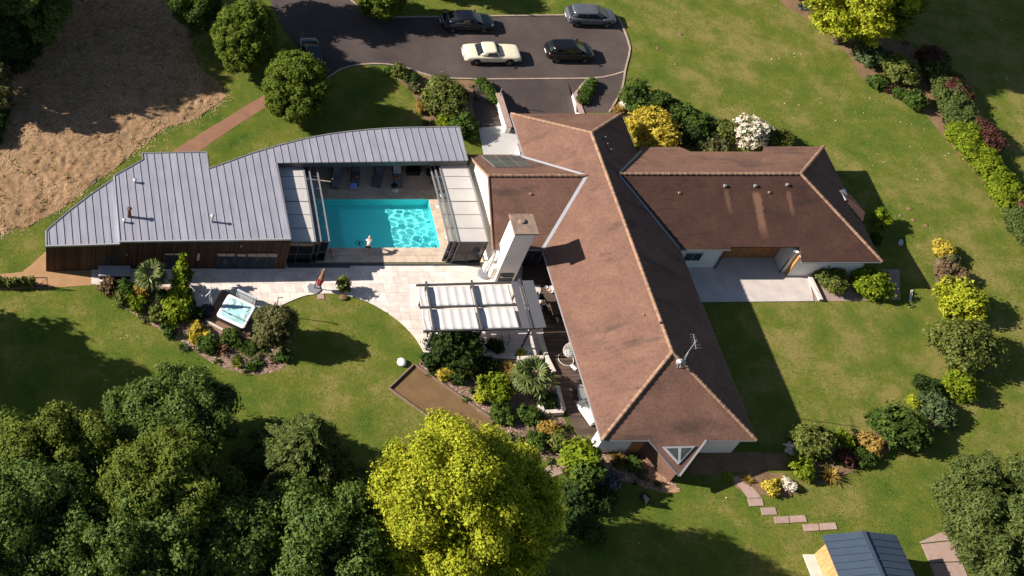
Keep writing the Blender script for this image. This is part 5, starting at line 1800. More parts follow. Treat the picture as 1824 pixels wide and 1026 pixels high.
# swim-spa box against the wall
q = at(204, 490, 0.03)
bx = thing('spa_box', 'long grey covered spa against the dark timber wall', 'spa', (q.x, q.y + 0.05, 0.03))
obj('body', MB().box((0, 0, 0.20), (2.28, 0.88, 0.40)), M['black'], bx, bevel=0.05)
obj('cover', MB().loft([[(x * 1.17, y * 0.46, 0.40) for x, y in ((-1, -1), (1, -1), (1, 1), (-1, 1))], [(x * 1.18, y * 0.47, 0.48) for x, y in ((-1, -1), (1, -1), (1, 1), (-1, 1))], [(x * 1.12, y * 0.42, 0.55) for x, y in ((-1, -1), (1, -1), (1, 1), (-1, 1))]]), M['cover'], bx, bevel=0.03)

# trellis fence with gate frame on the far left
tf = thing('trellis_gate', 'black metal frame at the end of the wire trellis on the left path', 'gate', at(74, 511))
a, b = at(63, 511), at(84, 511)
for p in (a, b):
    obj('post', MB().box((p.x, p.y, 0.6), (0.05, 0.05, 1.2)), M['blackmetal'], tf, world=True)
for z in (0.08, 1.18):
    obj('rail', MB().box(((a.x + b.x) / 2, a.y, z), (b.x - a.x - 0.05, 0.05, 0.05)), M['blackmetal'], tf, world=True)
obj('brace', MB().tube((a.x + 0.1, a.y, 0.1), (b.x - 0.03, a.y, 1.0), 0.015), M['blackmetal'], tf, world=True)
tw_ = thing('wire_trellis', 'low post-and-wire trellis carrying the vine along the left path', 'trellis', at(20, 512))
for k in range(6):
    p = at(62 - 34 * k, 511.5)
    obj('post', MB().box((p.x, p.y, 0.5), (0.05, 0.05, 1.0)), M['blackmetal'], tw_, world=True)
for z in (0.5, 0.95):
    a, b = at(62, 511.5), at(-115, 511.5)
    obj('wire', MB().tube((a.x, a.y, z), (b.x, b.y, z), 0.008, n=5), M['blackmetal'], tw_, world=True)

# ---------------------------------------------------------------- pergola seating and deck furniture
round_table('bistro_table', 'round white table under the pergola\'s front left corner', gl_(770, 612), 0.42, M['plastic_white'], M['alu_white'])
chair('bistro_chair', 'white chair beside the round table at the pergola\'s left corner', gl_(783, 606), rad(170), M['plastic_white'], M['alu_white'])
round_table('coffee_table', 'low round pale table under the right part of the pergola', gl_(893, 596), 0.55, M['wicker'], M['alu'], 0.42)
chair('garden_chair', 'blue-grey padded chair at the pergola\'s front edge', gl_(897, 610), rad(90), M['cushion_pale'], M['alu'], arms=True)
dt = rect_table('dining_table', 'dark dining table on the deck between pergola and house', gl_(984, 545, 0.085), rad(5), 1.15, 2.3, M['deck'], M['blackmetal'])
base = Vector(dt.location)
for k, (x, y, r, m, lb) in enumerate(((-0.30, 0.85, 0.17, 'salmon', 'terracotta bowl at the far left of the dark dining table'), (-0.02, 0.98, 0.20, 'plastic_white', 'large white bowl at the far end of the dining table'), (0.28, 0.88, 0.17, 'salmon', 'orange bowl at the far right of the dark dining table'), (-0.16, 0.70, 0.15, 'wicker', 'cream bowl nearest the viewer on the dining table'), (0.12, 0.74, 0.14, 'plastic_white', 'small white bowl in the middle of the crockery'), (-0.38, 1.05, 0.13, 'cushion_pale', 'pale blue plate at the dining table\'s far corner'))):
    o = loose('bowl', lb, 'bowl', MB().lathe([(r * 0.5, 0), (r * 0.9, 0.06), (r, 0.11), (r * 0.85, 0.09), (r * 0.3, 0.04)], 14), M[m], (base.x + x, base.y + y, base.z + 0.74), 0, 0, True, 'crockery on the dining table')
for k, (x, y, rz, lb) in enumerate(((-0.85, 0.5, 0, 'black chair on the pergola side of the dining table, far end'), (-0.85, -0.45, 0, 'black chair on the pergola side of the dining table, near end'), (0.70, 0.0, 180, 'black chair on the house side of the dining table'), (0.05, -1.45, 90, 'black chair at the near end of the dining table'))):
    chair('dining_chair', lb, (base.x + x, base.y + y, 0.085), rad(rz + 5), M['black'], M['blackmetal'], 'dining chairs on the deck')
# woven egg chair
q = gl_(1008, 640, 0.085)
eg = thing('egg_chair', 'white woven hanging egg chair on a ring base under the eave', 'chair', q)
ring = [(0.52 * math.cos(t), 0.52 * math.sin(t), 0.03) for t in np.linspace(0, 2 * math.pi, 25)]
obj('base_ring', MB().path(ring, 0.03, 6), M['wicker'], eg)
obj('stand', MB().path([(0.0, 0.5, 0.03), (0.0, 0.62, 1.0), (0.0, 0.52, 1.7), (0.0, 0.2, 1.95), (0, 0.05, 1.85)], 0.03, 6), M['wicker'], eg)
rg_ = MB()
for k in range(16):
    t = 2 * math.pi * k / 16
    pts = []
    for j in range(9):
        a = math.pi * j / 8
        if math.cos(t) * 1 < -0.55 and 2 < j < 6:
            pass
        pts.append((0.46 * math.sin(a) * math.cos(t), 0.05 + 0.46 * math.sin(a) * math.sin(t), 1.12 + 0.62 * math.cos(a)))
    rg_.path(pts, 0.014, 5)
for j in range(1, 12):
    a = math.pi * j / 12
    rr = 0.46 * math.sin(a)
    pts = [(rr * math.cos(t), 0.05 + rr * math.sin(t), 1.12 + 0.62 * math.cos(a)) for t in np.linspace(0, 2 * math.pi, 19)]
    rg_.path(pts, 0.014, 5)
obj('basket', rg_, M['wicker'], eg)
obj('cushion', MB().lathe([(0.10, 0), (0.34, 0.06), (0.36, 0.14), (0.15, 0.2)], 14, (0, 0.05, 0.62)), M['cushion_pale'], eg, smooth=True)
q = gl_(1021, 659, 0.085)
st_ = thing('stool', 'small wooden stool with a white cushion near the egg chair', 'stool', q)
obj('seat', MB().box((0, 0, 0.40), (0.40, 0.34, 0.05), 0.5), M['deck'], st_)
obj('cushion', MB().box((-0.12, -0.05, 0.46), (0.26, 0.46, 0.08), 0.6), M['plastic_white'], st_, bevel=0.03)
for sx in (-0.15, 0.15):
    for sy in (-0.12, 0.12):
        obj('leg', MB().tube((sx, sy, 0.38), (sx * 1.15, sy * 1.15, 0), 0.018, n=6), M['deck'], st_)
def sofa(label, loc, rz, L):
    t = thing('garden_sofa', label, 'sofa', loc, rz, 'white sofas on the deck')
    obj('seat', MB().box((0, 0, 0.24), (L, 0.80, 0.34)), M['plastic_white'], t, bevel=0.05)
    obj('backrest', MB().box((0, 0.36, 0.55), (L, 0.18, 0.42)), M['plastic_white'], t, bevel=0.05)
    for s in (-1, 1):
        obj('armrest', MB().box((s * (L / 2 - 0.09), -0.04, 0.48), (0.17, 0.72, 0.16)), M['plastic_white'], t, bevel=0.04)
    return t
sofa('white garden sofa under the eave, the farther of the two', gl_(1040, 706, 0.085), rad(-95), 1.2)
sofa('white garden sofa under the eave, the nearer of the two', gl_(1046, 738, 0.085), rad(-70), 1.7)
# planter walls beside the deck
pw_ = thing('planter_wall', 'low pale stone planter wall between the shrubs and the wooden deck', 'wall', at(985, 690))
for (x0_, y0_), (x1_, y1_) in (((962, 600), (974, 640)), ((974, 640), (986, 664)), ((992, 690), (1003, 732)), ((1002, 734), (968, 736)), ((966, 735), (962, 722)), ((921, 640), (966, 638))):
    bar3('coping', at(x0_, y0_, 0.2), at(x1_, y1_, 0.2), 0.26, 0.40, M['palestone'], pw_, 0.0)
# small cold frame in shade at the far south lawn
t = thing('garden_lounger', 'dark folding garden chair in the shade of the golden tree', 'chair', at(1146, 890), rad(40))
obj('seat', MB().box((0, 0, 0.35), (0.55, 0.6, 0.04)), M['blackcloth'], t)
obj('backrest', MB().box((-0.3, 0, 0.65), (0.05, 0.58, 0.65)), M['blackcloth'], t)
for sx in (-0.25, 0.25):
    for sy in (-0.27, 0.27):
        obj('leg', MB().tube((sx, sy, 0.34), (sx, sy, 0), 0.015, n=6), M['steel'], t)
rp_ = obj('robot_mower', MB().lathe([(0.22, 0.02), (0.24, 0.10), (0.16, 0.2), (0.03, 0.22)], 10), M['cushion_pale'])
rp_.location = at(1604, 433)
rp_.scale = (0.7, 1.5, 0.6)
rp_.rotation_euler = (0, 0, -0.6)
tag(rp_, 'pale flat marker stone in the shade right of the east roof', 'stone')
for k, (x, y, lb) in enumerate(((1622, 527, 'weathered plank lying on the grass right of the round shrubs'), )):
    o = loose('plank', lb, 'plank', MB().box((0, 0, 0.05), (1.1, 0.16, 0.10)), M['palestone'], at(x, y), rad(60), 0.01)

# ================================================================== CARS
def car(name, label, near_y, x_c, L, W, H, paint, style, rz=0.0, loc=None):
    """local +x is the front of the car"""
    if loc is None:
        p = at(x_c, near_y, 0.0)
        loc = (p.x, p.y + W / 2 - 0.08, 0.02)
    t = thing(name, label, 'car', loc, rz, 'cars parked on the drive')
    h2 = W / 2
    if style == 'coupe':
        st = [(-0.500, 0.80, 0.42, 0.74), (-0.488, 0.92, 0.30, 0.84), (-0.40, 0.98, 0.26, 0.90), (-0.30, 1.0, 0.22, 0.93), (-0.10, 0.985, 0.20, 0.90), (0.10, 0.985, 0.20, 0.88), (0.30, 1.0, 0.22, 0.87), (0.44, 0.96, 0.26, 0.83), (0.488, 0.90, 0.32, 0.78), (0.500, 0.80, 0.42, 0.70)]
        gh = dict(b0=-0.30, b1=0.16, t0=-0.17, t1=0.045, zb=0.88)
    elif style == 'sedan':
        st = [(-0.500, 0.70, 0.40, 0.80), (-0.485, 0.90, 0.30, 0.96), (-0.40, 0.97, 0.22, 1.03), (-0.25, 1.0, 0.20, 1.00), (0.0, 1.0, 0.20, 0.95), (0.20, 1.0, 0.20, 0.92), (0.36, 0.97, 0.22, 0.86), (0.46, 0.88, 0.26, 0.74), (0.492, 0.74, 0.34, 0.62), (0.500, 0.6, 0.40, 0.55)]
        gh = dict(b0=-0.46, b1=0.26, t0=-0.17, t1=0.07, zb=0.95)
    else:
        st = [(-0.500, 0.70, 0.42, 0.86), (-0.485, 0.90, 0.30, 0.98), (-0.42, 0.98, 0.22, 1.00), (-0.25, 1.0, 0.20, 0.98), (0.0, 1.0, 0.20, 0.96), (0.18, 1.0, 0.20, 0.95), (0.34, 0.97, 0.22, 0.90), (0.45, 0.86, 0.26, 0.76), (0.490, 0.72, 0.34, 0.62), (0.500, 0.58, 0.40, 0.55)]
        gh = dict(b0=-0.485, b1=0.30, t0=-0.40, t1=0.08, zb=0.95)
    rings = []
    for fx, fw, zl, zt_ in st:
        w = h2 * fw
        zt2 = zt_ * (H / 1.45 if style != 'coupe' else 1.0)
        x = fx * L
        zm = zl + (zt2 - zl) * 0.52
        rings.append([(x, -w * 0.84, zl), (x, -w * 0.98, zl + 0.10), (x, -w, zm), (x, -w * 0.955, zt2 - 0.07), (x, -w * 0.84, zt2 - 0.005), (x, 0, zt2 + 0.025), (x, w * 0.84, zt2 - 0.005), (x, w * 0.955, zt2 - 0.07), (x, w, zm), (x, w * 0.98, zl + 0.10), (x, w * 0.84, zl)])
    body_ = obj('body', MB().loft(rings), paint, t, smooth=True)
    ss = body_.modifiers.new('sub', 'SUBSURF')
    ss.levels = ss.render_levels = 1
    zb = gh['zb'] * (H / 1.45 if style != 'coupe' else 1.0) - 0.03
    wb, wt_ = h2 * 0.90, h2 * 0.70
    B0, B1, T0, T1 = gh['b0'] * L, gh['b1'] * L, gh['t0'] * L, gh['t1'] * L
    zr_ = H - 0.03
    def ring_at(f):
        z = zb + (zr_ - zb) * f
        xa, xb = B0 + (T0 - B0) * f, B1 + (T1 - B1) * f
        w = wb + (wt_ - wb) * f
        out = []
        for x, y in ((xa, -w * 0.86), (xa + 0.10 * (xb - xa), -w), (xb - 0.12 * (xb - xa), -w), (xb, -w * 0.84), (xb + 0.03, 0), (xb, w * 0.84), (xb - 0.12 * (xb - xa), w), (xa + 0.10 * (xb - xa), w), (xa, w * 0.86), (xa - 0.03, 0)):
            out.append((x, y, z))
        return out
    r_all = [ring_at(0), ring_at(0.45), ring_at(0.86), ring_at(0.97)]
    r1_ = ring_at(1.0)
    cxm = (T0 + T1) / 2
    up1 = [(cxm + (x - cxm) * 0.95, y * 0.93, z + 0.02) for x, y, z in r1_]
    up2 = [(cxm + (x - cxm) * 0.70, y * 0.60, z + 0.045) for x, y, z in r1_]
    cab = obj('cabin', MB().loft(r_all + [up1, up2]), paint, t, smooth=True)
    sb = cab.modifiers.new('sub', 'SUBSURF')
    sb.levels = sb.render_levels = 2
    def gpt(i, k, u, f, off=0.016):
        a, b = Vector(ring_at(f)[i % 10]), Vector(ring_at(f)[k % 10])
        p = a.lerp(b, u)
        c = Vector(((B0 + B1) / 2, 0, p.z))
        d = (p - c)
        d.z = 0
        return p + d.normalized() * off + Vector((0, 0, off * 0.4))
    def pane(name, i, k, u0, u1, f0, f1):
        n = 5
        mb = MB()
        for jf in range(n + 1):
            f = f0 + (f1 - f0) * jf / n
            for ju in range(n + 1):
                mb.v.append(tuple(gpt(i, k, u0 + (u1 - u0) * ju / n, f)))
        for jf in range(n):
            for ju in range(n):
                q = jf * (n + 1) + ju
                mb.f.append((q, q + 1, q + n + 2, q + n + 1))
                mb.mi.append(0)
        obj(name, mb, M['car_glass'], t, smooth=True)
    def wide(name, i, mid_, k, f0, f1):
        mb = MB()
        n = 5
        for jf in range(n + 1):
            f = f0 + (f1 - f0) * jf / n
            for (a, b, u) in ((i, mid_, 0.06), (i, mid_, 0.5), (i, mid_, 0.98), (mid_, k, 0.5), (mid_, k, 0.94)):
                mb.v.append(tuple(gpt(a, b, u, f, 0.022)))
        for jf in range(n):
            for ju in range(4):
                q = jf * 5 + ju
                mb.f.append((q, q + 1, q + 6, q + 5))
                mb.mi.append(0)
        obj(name, mb, M['car_glass'], t, smooth=True)
    wide('windscreen', 3, 4, 5, 0.08, 0.88)
    wide('rear_window', 8, 9, 10, 0.42 if style == 'sedan' else (0.30 if style != 'coupe' else 0.10), 0.84)
    fr0, fr1 = 0.16, 0.82
    if style == 'coupe':
        pane('side_window', 1, 2, 0.32, 0.98, fr0, fr1)
        pane('side_window', 7, 6, 0.32, 0.98, fr0, fr1)
    else:
        for i_, k_ in ((1, 2), (7, 6)):
            pane('side_window', i_, k_, 0.10, 0.47, fr0, fr1)
            pane('side_window', i_, k_, 0.52, 0.98, fr0, fr1)
    for sy in (-1, 1):
        obj('mirror', MB().box((B1 - 0.42, sy * (h2 * 0.96 + 0.08), zb + 0.06), (0.14, 0.17, 0.12)), paint if style != 'coupe' else M['chrome'], t, bevel=0.03)
    wr = 0.335 if style == 'coupe' else 0.315
    for fx in (-0.305, 0.295):
        for sy in (-1, 1):
            w_ = obj('wheel', MB().lathe([(wr * 0.72, -0.11), (wr * 0.95, -0.11), (wr, -0.07), (wr, 0.07), (wr * 0.95, 0.11), (wr * 0.72, 0.11)], 20), M['rubber'], t)
            w_.location = (fx * L, sy * (h2 - 0.085), wr)
            w_.rotation_euler = (rad(90), 0, 0)
            rm = obj('rim', MB().lathe([(wr * 0.70, -0.09), (wr * 0.70, 0.115), (wr * 0.55, 0.10), (wr * 0.2, 0.112), (0.02, 0.115)], 16), M['rim'] if style != 'coupe' else M['chrome'], w_)
            rm.rotation_euler = (rad(180) if sy > 0 else 0, 0, 0)
            arch = obj('wheel_arch', MB().lathe([(wr + 0.055, -0.05), (wr + 0.055, 0.05)], 20), M['rubber'], t)
            arch.location = (fx * L, sy * (h2 - 0.045), wr + 0.01)
            arch.rotation_euler = (rad(90), 0, 0)
    zf = 0.64 if style != 'coupe' else 0.60
    zbk = 0.80 * H / 1.45 if style != 'coupe' else 0.66
    for sy in (-1, 1):
        if style == 'coupe':
            obj('headlight', MB().tube((L * 0.49, sy * h2 * 0.66, zf), (L * 0.508, sy * h2 * 0.66, zf), 0.10, n=12), M['lens'], t)
            obj('taillight', MB().box((-L * 0.498, sy * h2 * 0.55, zbk), (0.04, 0.34, 0.10)), M['tail'], t)
        else:
            obj('headlight', MB().box((L * 0.436, sy * h2 * 0.66, zf + 0.05), (0.24, 0.14, 0.09), -sy * 0.5), M['lens'], t, bevel=0.03)
            obj('taillight', MB().box((-L * 0.470, sy * h2 * 0.78, zbk + 0.05), (0.12, 0.16, 0.18), sy * 0.4), M['tail'], t, bevel=0.03)
    for fx, z in ((0.503, 0.40), (-0.503, 0.42)):
        obj('bumper', MB().box((fx * L, 0, z), (0.09 if style == 'coupe' else 0.05, W * (0.88 if style == 'coupe' else 0.6), 0.11)), M['chrome'] if style == 'coupe' else M['black'], t, bevel=0.03)
    obj('number_plate', MB().box((-L * 0.512, 0, 0.62 if style != 'coupe' else 0.5), (0.02, 0.5, 0.11)), M['plastic_white'], t)
    return t
car('parked_car', 'cream classic two-door coupe parked in the sun', 115.5, 876, 4.7, 1.84, 1.32, M['cream_paint'], 'coupe')
car('parked_car', 'small black hatchback parked right of the cream coupe', 111.5, 1015, 4.0, 1.75, 1.46, M['black_paint'], 'hatch')
car('parked_car', 'slate grey hatchback parked in the court\'s far right corner', 48.5, 1053, 4.25, 1.78, 1.46, M['grey_paint'], 'hatch', rad(-2))
car('parked_car', 'dark navy saloon parked half in tree shade at the court\'s far kerb', 58.5, 833, 4.55, 1.80, 1.42, M['navy_paint'], 'sedan', rad(-1))
_p = at(553, 106)
car('parked_car', 'black car mostly hidden behind the clipped round tree', 0, 0, 4.1, 1.78, 1.45, M['black_paint'], 'hatch', rad(92), (_p.x, _p.y, 0.02))
# ================================================================== VEGETATION
LM = {
    'dark': leafmat('leaf_dark_green', [(0.014, 0.027, 0.007), (0.030, 0.055, 0.013), (0.056, 0.088, 0.022)], 0.25),
    'mid': leafmat('leaf_mid_green', [(0.026, 0.050, 0.009), (0.052, 0.090, 0.016), (0.088, 0.130, 0.024)], 0.25),
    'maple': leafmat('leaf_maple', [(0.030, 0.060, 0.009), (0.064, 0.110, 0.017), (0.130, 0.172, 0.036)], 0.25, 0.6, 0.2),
    'maple_lit': leafmat('leaf_maple_sunlit', [(0.046, 0.074, 0.011), (0.095, 0.128, 0.020), (0.175, 0.190, 0.036)], 0.25),  # sunlit copy of the maple leaf, light put into its colour
    'hornbeam': leafmat('leaf_hornbeam', [(0.046, 0.084, 0.010), (0.096, 0.136, 0.018), (0.165, 0.188, 0.030)], 0.25),
    'golden': leafmat('leaf_golden_green', [(0.120, 0.155, 0.008), (0.25, 0.272, 0.016), (0.40, 0.395, 0.036)], 0.14),
    'gold': leafmat('leaf_gold', [(0.21, 0.165, 0.012), (0.43, 0.335, 0.040), (0.60, 0.49, 0.095)], 0.3),
    'lime': leafmat('leaf_lime', [(0.080, 0.125, 0.007), (0.150, 0.200, 0.012), (0.235, 0.275, 0.024)], 0.3),
    'olive': leafmat('leaf_olive', [(0.060, 0.066, 0.024), (0.110, 0.112, 0.042), (0.165, 0.155, 0.068)], 0.2),
    'laurel': leafmat('leaf_laurel', [(0.044, 0.068, 0.010), (0.095, 0.118, 0.020), (0.180, 0.185, 0.042)], 0.25, 0.6, 0.2),
    'blue': leafmat('leaf_blue_grey', [(0.036, 0.060, 0.022), (0.066, 0.098, 0.036), (0.105, 0.130, 0.056)], 0.15),
    'conifer': leafmat('needle_green', [(0.024, 0.040, 0.012), (0.046, 0.068, 0.020), (0.078, 0.098, 0.032)], 0.12),
    'conifer_pale': leafmat('needle_pale', [(0.040, 0.062, 0.014), (0.076, 0.102, 0.024), (0.130, 0.145, 0.044)], 0.15),
    'hedge': leafmat('leaf_hedge', [(0.036, 0.060, 0.014), (0.070, 0.098, 0.024), (0.115, 0.135, 0.040)], 0.2),
    'red': leafmat('leaf_red_brown', [(0.050, 0.020, 0.016), (0.105, 0.042, 0.032), (0.165, 0.080, 0.055)], 0.25),
    'orange': leafmat('leaf_orange', [(0.16, 0.105, 0.020), (0.30, 0.19, 0.040), (0.40, 0.28, 0.085)], 0.25),
    'white': leafmat('blossom_white', [(0.50, 0.42, 0.32), (0.72, 0.64, 0.54), (0.82, 0.77, 0.70)], 0.2),
    'silver': leafmat('leaf_silver', [(0.060, 0.068, 0.070), (0.11, 0.125, 0.13), (0.21, 0.22, 0.225)], 0.15),
    'straw': leafmat('dry_straw', [(0.24, 0.150, 0.075), (0.44, 0.285, 0.165), (0.64, 0.45, 0.29)], 0.05),
    'grass': leafmat('grass_blade', [(0.042, 0.082, 0.011), (0.082, 0.128, 0.017), (0.145, 0.158, 0.034)], 0.15),
    'grass_dry': leafmat('grass_blade_dry', [(0.060, 0.085, 0.014), (0.120, 0.128, 0.028), (0.24, 0.19, 0.070)], 0.12),
    'palm': leafmat('palm_leaf', [(0.038, 0.066, 0.012), (0.075, 0.110, 0.022), (0.150, 0.160, 0.050)], 0.2, 0.4, 0.4),
    'bronze': leafmat('phormium_leaf', [(0.075, 0.045, 0.020), (0.16, 0.095, 0.045), (0.26, 0.17, 0.09)], 0.15),
    'pink': leafmat('leaf_pinkish_tips', [(0.050, 0.055, 0.018), (0.12, 0.085, 0.040), (0.26, 0.14, 0.10)], 0.2),
}
def crown_lobes(rx, ry, rz, n, lr, rng, fill=0.2, flat=1.0, cone=0.0, column=False):
    """clump centres spread over an ellipsoid crown (centre at the origin)"""
    d = rng.normal(size=(n, 3))
    d /= np.linalg.norm(d, axis=1)[:, None]
    rr = np.where(rng.random(n) < fill, rng.uniform(0.2, 0.7, n), rng.uniform(0.72, 0.93, n))
    c = d * rr[:, None]
    if cone > 0:
        h = (c[:, 2] + 1) / 2
        k = 1 - cone * h
        c[:, 0] *= k
        c[:, 1] *= k
    c *= np.array([rx, ry, rz])
    s = lr * rng.uniform(0.65, 1.35, n)
    c *= np.maximum(0.3, 1 - (s / max(rx, ry, rz)) * 0.55)[:, None]
    return np.concatenate([c, np.stack([s, s, s * flat], 1)], 1)
def leaf_cloud(name, lobes, n, size, m, parent, rng, aspect=1.6, up=0.35, rnd=0.42, droop=0.0, zmin=0.03, shell=0.30, cull=True, per=11, tuft=0.17, core=True, mass=None):
    """leaves gathered into twig-sized tufts on the outside of every clump"""
    w = lobes[:, 3] * lobes[:, 5]
    nc = max(30, int(n / per * 1.35))
    k = rng.choice(len(lobes), nc, p=w / w.sum())
    d = rng.normal(size=(nc, 3))
    d /= np.linalg.norm(d, axis=1)[:, None]
    r = 1.08 - (shell + 0.12) * rng.random(nc) ** 1.3
    L = lobes[k]
    C = L[:, :3] + d * r[:, None] * L[:, 3:]
    if cull:
        deep = np.zeros(nc, bool)
        for q in lobes:
            deep |= (((C - q[:3]) / q[3:]) ** 2).sum(1) < 0.34
        C, d, L = C[~deep], d[~deep], L[~deep]
    nc = len(C)
    ts = np.maximum(size * 0.8, L[:, 3] * tuft) * rng.uniform(0.6, 1.3, nc)
    a = rng.integers(0, nc, n)
    P = C[a] + rng.normal(size=(n, 3)) * ts[a][:, None] * np.array([1, 1, 0.75])
    d = d[a]
    big = np.ones(n)
    if core:                                   # large leaves added inside the clumps to block light
        m_ = max(20, n // 10)
        kk = rng.choice(len(lobes), m_, p=w / w.sum())
        dd = rng.normal(size=(m_, 3))
        dd /= np.linalg.norm(dd, axis=1)[:, None]
        Pc = lobes[kk][:, :3] + dd * lobes[kk][:, 3:] * (0.62 * rng.random(m_) ** 0.5)[:, None]
        P = np.concatenate([P, Pc])
        d = np.concatenate([d, dd])
        big = np.concatenate([big, np.full(m_, 2.2)])
    if mass is not None:                       # unseen leaves added inside to keep the light out of the crown
        m_ = mass[4]
        dd = rng.normal(size=(m_, 3))
        dd /= np.linalg.norm(dd, axis=1)[:, None]
        Pc = dd * (0.64 * rng.random(m_) ** 0.4)[:, None] * np.array(mass[:3]) + np.array([0, 0, mass[3]])
        P = np.concatenate([P, Pc])
        d = np.concatenate([d, dd])
        big = np.concatenate([big, np.full(m_, 0.24 / size)])
    ok = P[:, 2] > zmin
    P, d, big = P[ok], d[ok], big[ok]
    n = len(P)
    N = d * 1.0 + rng.normal(size=(n, 3)) * rnd
    N[:, 2] += up
    N /= np.linalg.norm(N, axis=1)[:, None]
    T = np.cross(N, rng.normal(size=(n, 3)))
    T[:, 2] -= droop
    T -= N * (T * N).sum(1)[:, None]
    T /= np.linalg.norm(T, axis=1)[:, None] + 1e-9
    B = np.cross(N, T)
    s = (size * big * rng.uniform(0.6, 1.35, n))[:, None]
    h = s * aspect * 0.62
    V = np.stack([P - T * h, P + T * h * 0.75 + B * s * 0.62 - N * s * 0.1, P + T * h * 0.55 - B * s * 0.62 - N * s * 0.1], 1).reshape(-1, 3)
    return quick_mesh(name, V, np.arange(3 * n).reshape(-1, 3), m, parent)
def trunk(parent, h, r, top, lobes, rng, m, nl=9, lean=(0, 0)):
    mb = MB()
    pts = [(0, 0, -0.1), (lean[0] * 0.3, lean[1] * 0.3, h * 0.35), (lean[0] * 0.7, lean[1] * 0.7, h * 0.7), (lean[0], lean[1], top)]
    rs = [r * 1.35, r, r * 0.75, r * 0.25]
    mb.path([Vector(p) for p in pts], rs, 8)
    o = obj('trunk', mb, m, parent)
    if len(lobes):
        big = lobes[np.argsort(-lobes[:, 3])[:nl]]
        for q in big:
            z0 = max(0.15 * h, min(q[2] * 0.6, top * 0.8))
            a = Vector((lean[0] * 0.5, lean[1] * 0.5, z0))
            b = Vector(q[:3])
            m1 = a.lerp(b, 0.5) + Vector((0, 0, -0.08 * (b - a).length))
            obj('limb', MB().path([a, m1, b], [r * 0.5, r * 0.35, r * 0.12], 6), m, o)
    return o
SEED = [100]
def rng_():
    SEED[0] += 1
    return np.random.default_rng(SEED[0])
def tree(name, label, c, zc, rr, kind, n, leaf, nl, lr, group=None, cat='tree', fill=0.25, cone=0.0, flat=0.72, trunk_r=0.22, bark='bark', aspect=1.5, droop=0.0, up=0.3, second=None, world_base=None, lean=(0, 0), shell=0.30, rnd=0.42):
    rng = rng_()
    b = at(c[0], c[1], zc)
    t = thing(name, label, cat, (b.x, b.y, 0), 0, group)
    lobes = crown_lobes(*rr, nl, lr, rng, fill, flat, cone)
    lobes[:, 2] += zc
    n = int(n * (1.7 if leaf < 0.2 else 0.8))
    leaf *= 0.75 if leaf < 0.2 else 1.0
    ms = (*rr, zc, int(70 * rr[0] * rr[1] * rr[2] ** 0.5)) if rr[0] > 1.9 else None
    if second:
        k2, frac, cond = second
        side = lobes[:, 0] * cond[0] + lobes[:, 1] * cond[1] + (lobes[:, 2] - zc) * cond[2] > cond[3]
        if side.sum() > 1 and (~side).sum() > 1:
            cr = leaf_cloud('crown', lobes[~side], int(n * (~side).mean()), leaf, LM[kind], t, rng, aspect, droop=droop, up=up, shell=shell, rnd=rnd, mass=ms)
            leaf_cloud('crown', lobes[side], int(n * side.mean()), leaf, LM[k2], t, rng, aspect, droop=droop, up=up, shell=shell, rnd=rnd)
        else:
            leaf_cloud('crown', lobes, n, leaf, LM[kind], t, rng, aspect, droop=droop, up=up, shell=shell, rnd=rnd, mass=ms)
    else:
        leaf_cloud('crown', lobes, n, leaf, LM[kind], t, rng, aspect, droop=droop, up=up, shell=shell, rnd=rnd, mass=ms)
    trunk(t, zc, trunk_r, zc + rr[2] * 0.55, lobes, rng, M[bark], lean=lean)
    return t
def shrub(x, y, rpx, h, kind, label, group=None, leaf=0.13, sq=1.0, name='shrub', cat='shrub', dens=1.0, lump=0.34, flowers=None, aspect=1.5, up=0.35):
    rng = rng_()
    b = at(x, y, h * 0.5)
    r = rpx / pxm(y)
    t = thing(name, label, cat, (b.x, b.y, 0), 0, group)
    nl = max(6, int(16 * r + 8))
    lobes = crown_lobes(r, r * sq, h * 0.52, nl, min(r, h) * lump, rng, 0.3, 0.9)
    lobes[:, 2] += h * 0.5
    n = int(dens * 1.4 * 1500 * (r * r * sq + r * h * 0.8) * (0.13 / leaf) ** 2 * 0.75) + 150
    leaf_cloud('foliage', lobes, n, leaf * 0.85, LM[kind], t, rng, aspect, up=up)
    if flowers:
        leaf_cloud('flowers', lobes, int(n * flowers[1]), leaf * 0.9, LM[flowers[0]], t, rng, 1.1, up=0.6)['kind'] = 'stuff'
    mb = MB()
    for k in range(4):
        a = 2 * math.pi * k / 4 + 0.4
        mb.tube((0.05 * math.cos(a), 0.05 * math.sin(a), -0.02), (r * 0.4 * math.cos(a), r * 0.4 * math.sin(a), h * 0.55), 0.03, 0.012, 5)
    obj('stem', mb, M['bark'], t)
    return t
# ---------------------------------------------------------------- big trees along the bottom of the view
tree('maple_tree', 'large dark green maple at the lawn\'s lower left edge', (312, 752), 4.4, (5.0, 4.0, 3.3), 'maple', 52000, 0.15, 115, 0.80, 'trees below the garden')
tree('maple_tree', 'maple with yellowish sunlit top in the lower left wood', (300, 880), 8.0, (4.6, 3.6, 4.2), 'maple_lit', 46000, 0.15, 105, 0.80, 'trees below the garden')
tree('maple_tree', 'dark maple crown filling the bottom left corner', (40, 950), 7.0, (5.2, 4.6, 5.0), 'maple', 44000, 0.16, 110, 0.85, 'trees below the garden')
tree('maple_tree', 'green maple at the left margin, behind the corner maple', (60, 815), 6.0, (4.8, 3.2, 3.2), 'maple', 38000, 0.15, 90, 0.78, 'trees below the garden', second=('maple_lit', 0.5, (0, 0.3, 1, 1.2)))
tree('maple_tree', 'small upright maple between the left margin and the dark maple', (160, 800), 5.4, (2.4, 2.2, 3.0), 'maple_lit', 20000, 0.14, 48, 0.62, 'trees below the garden')
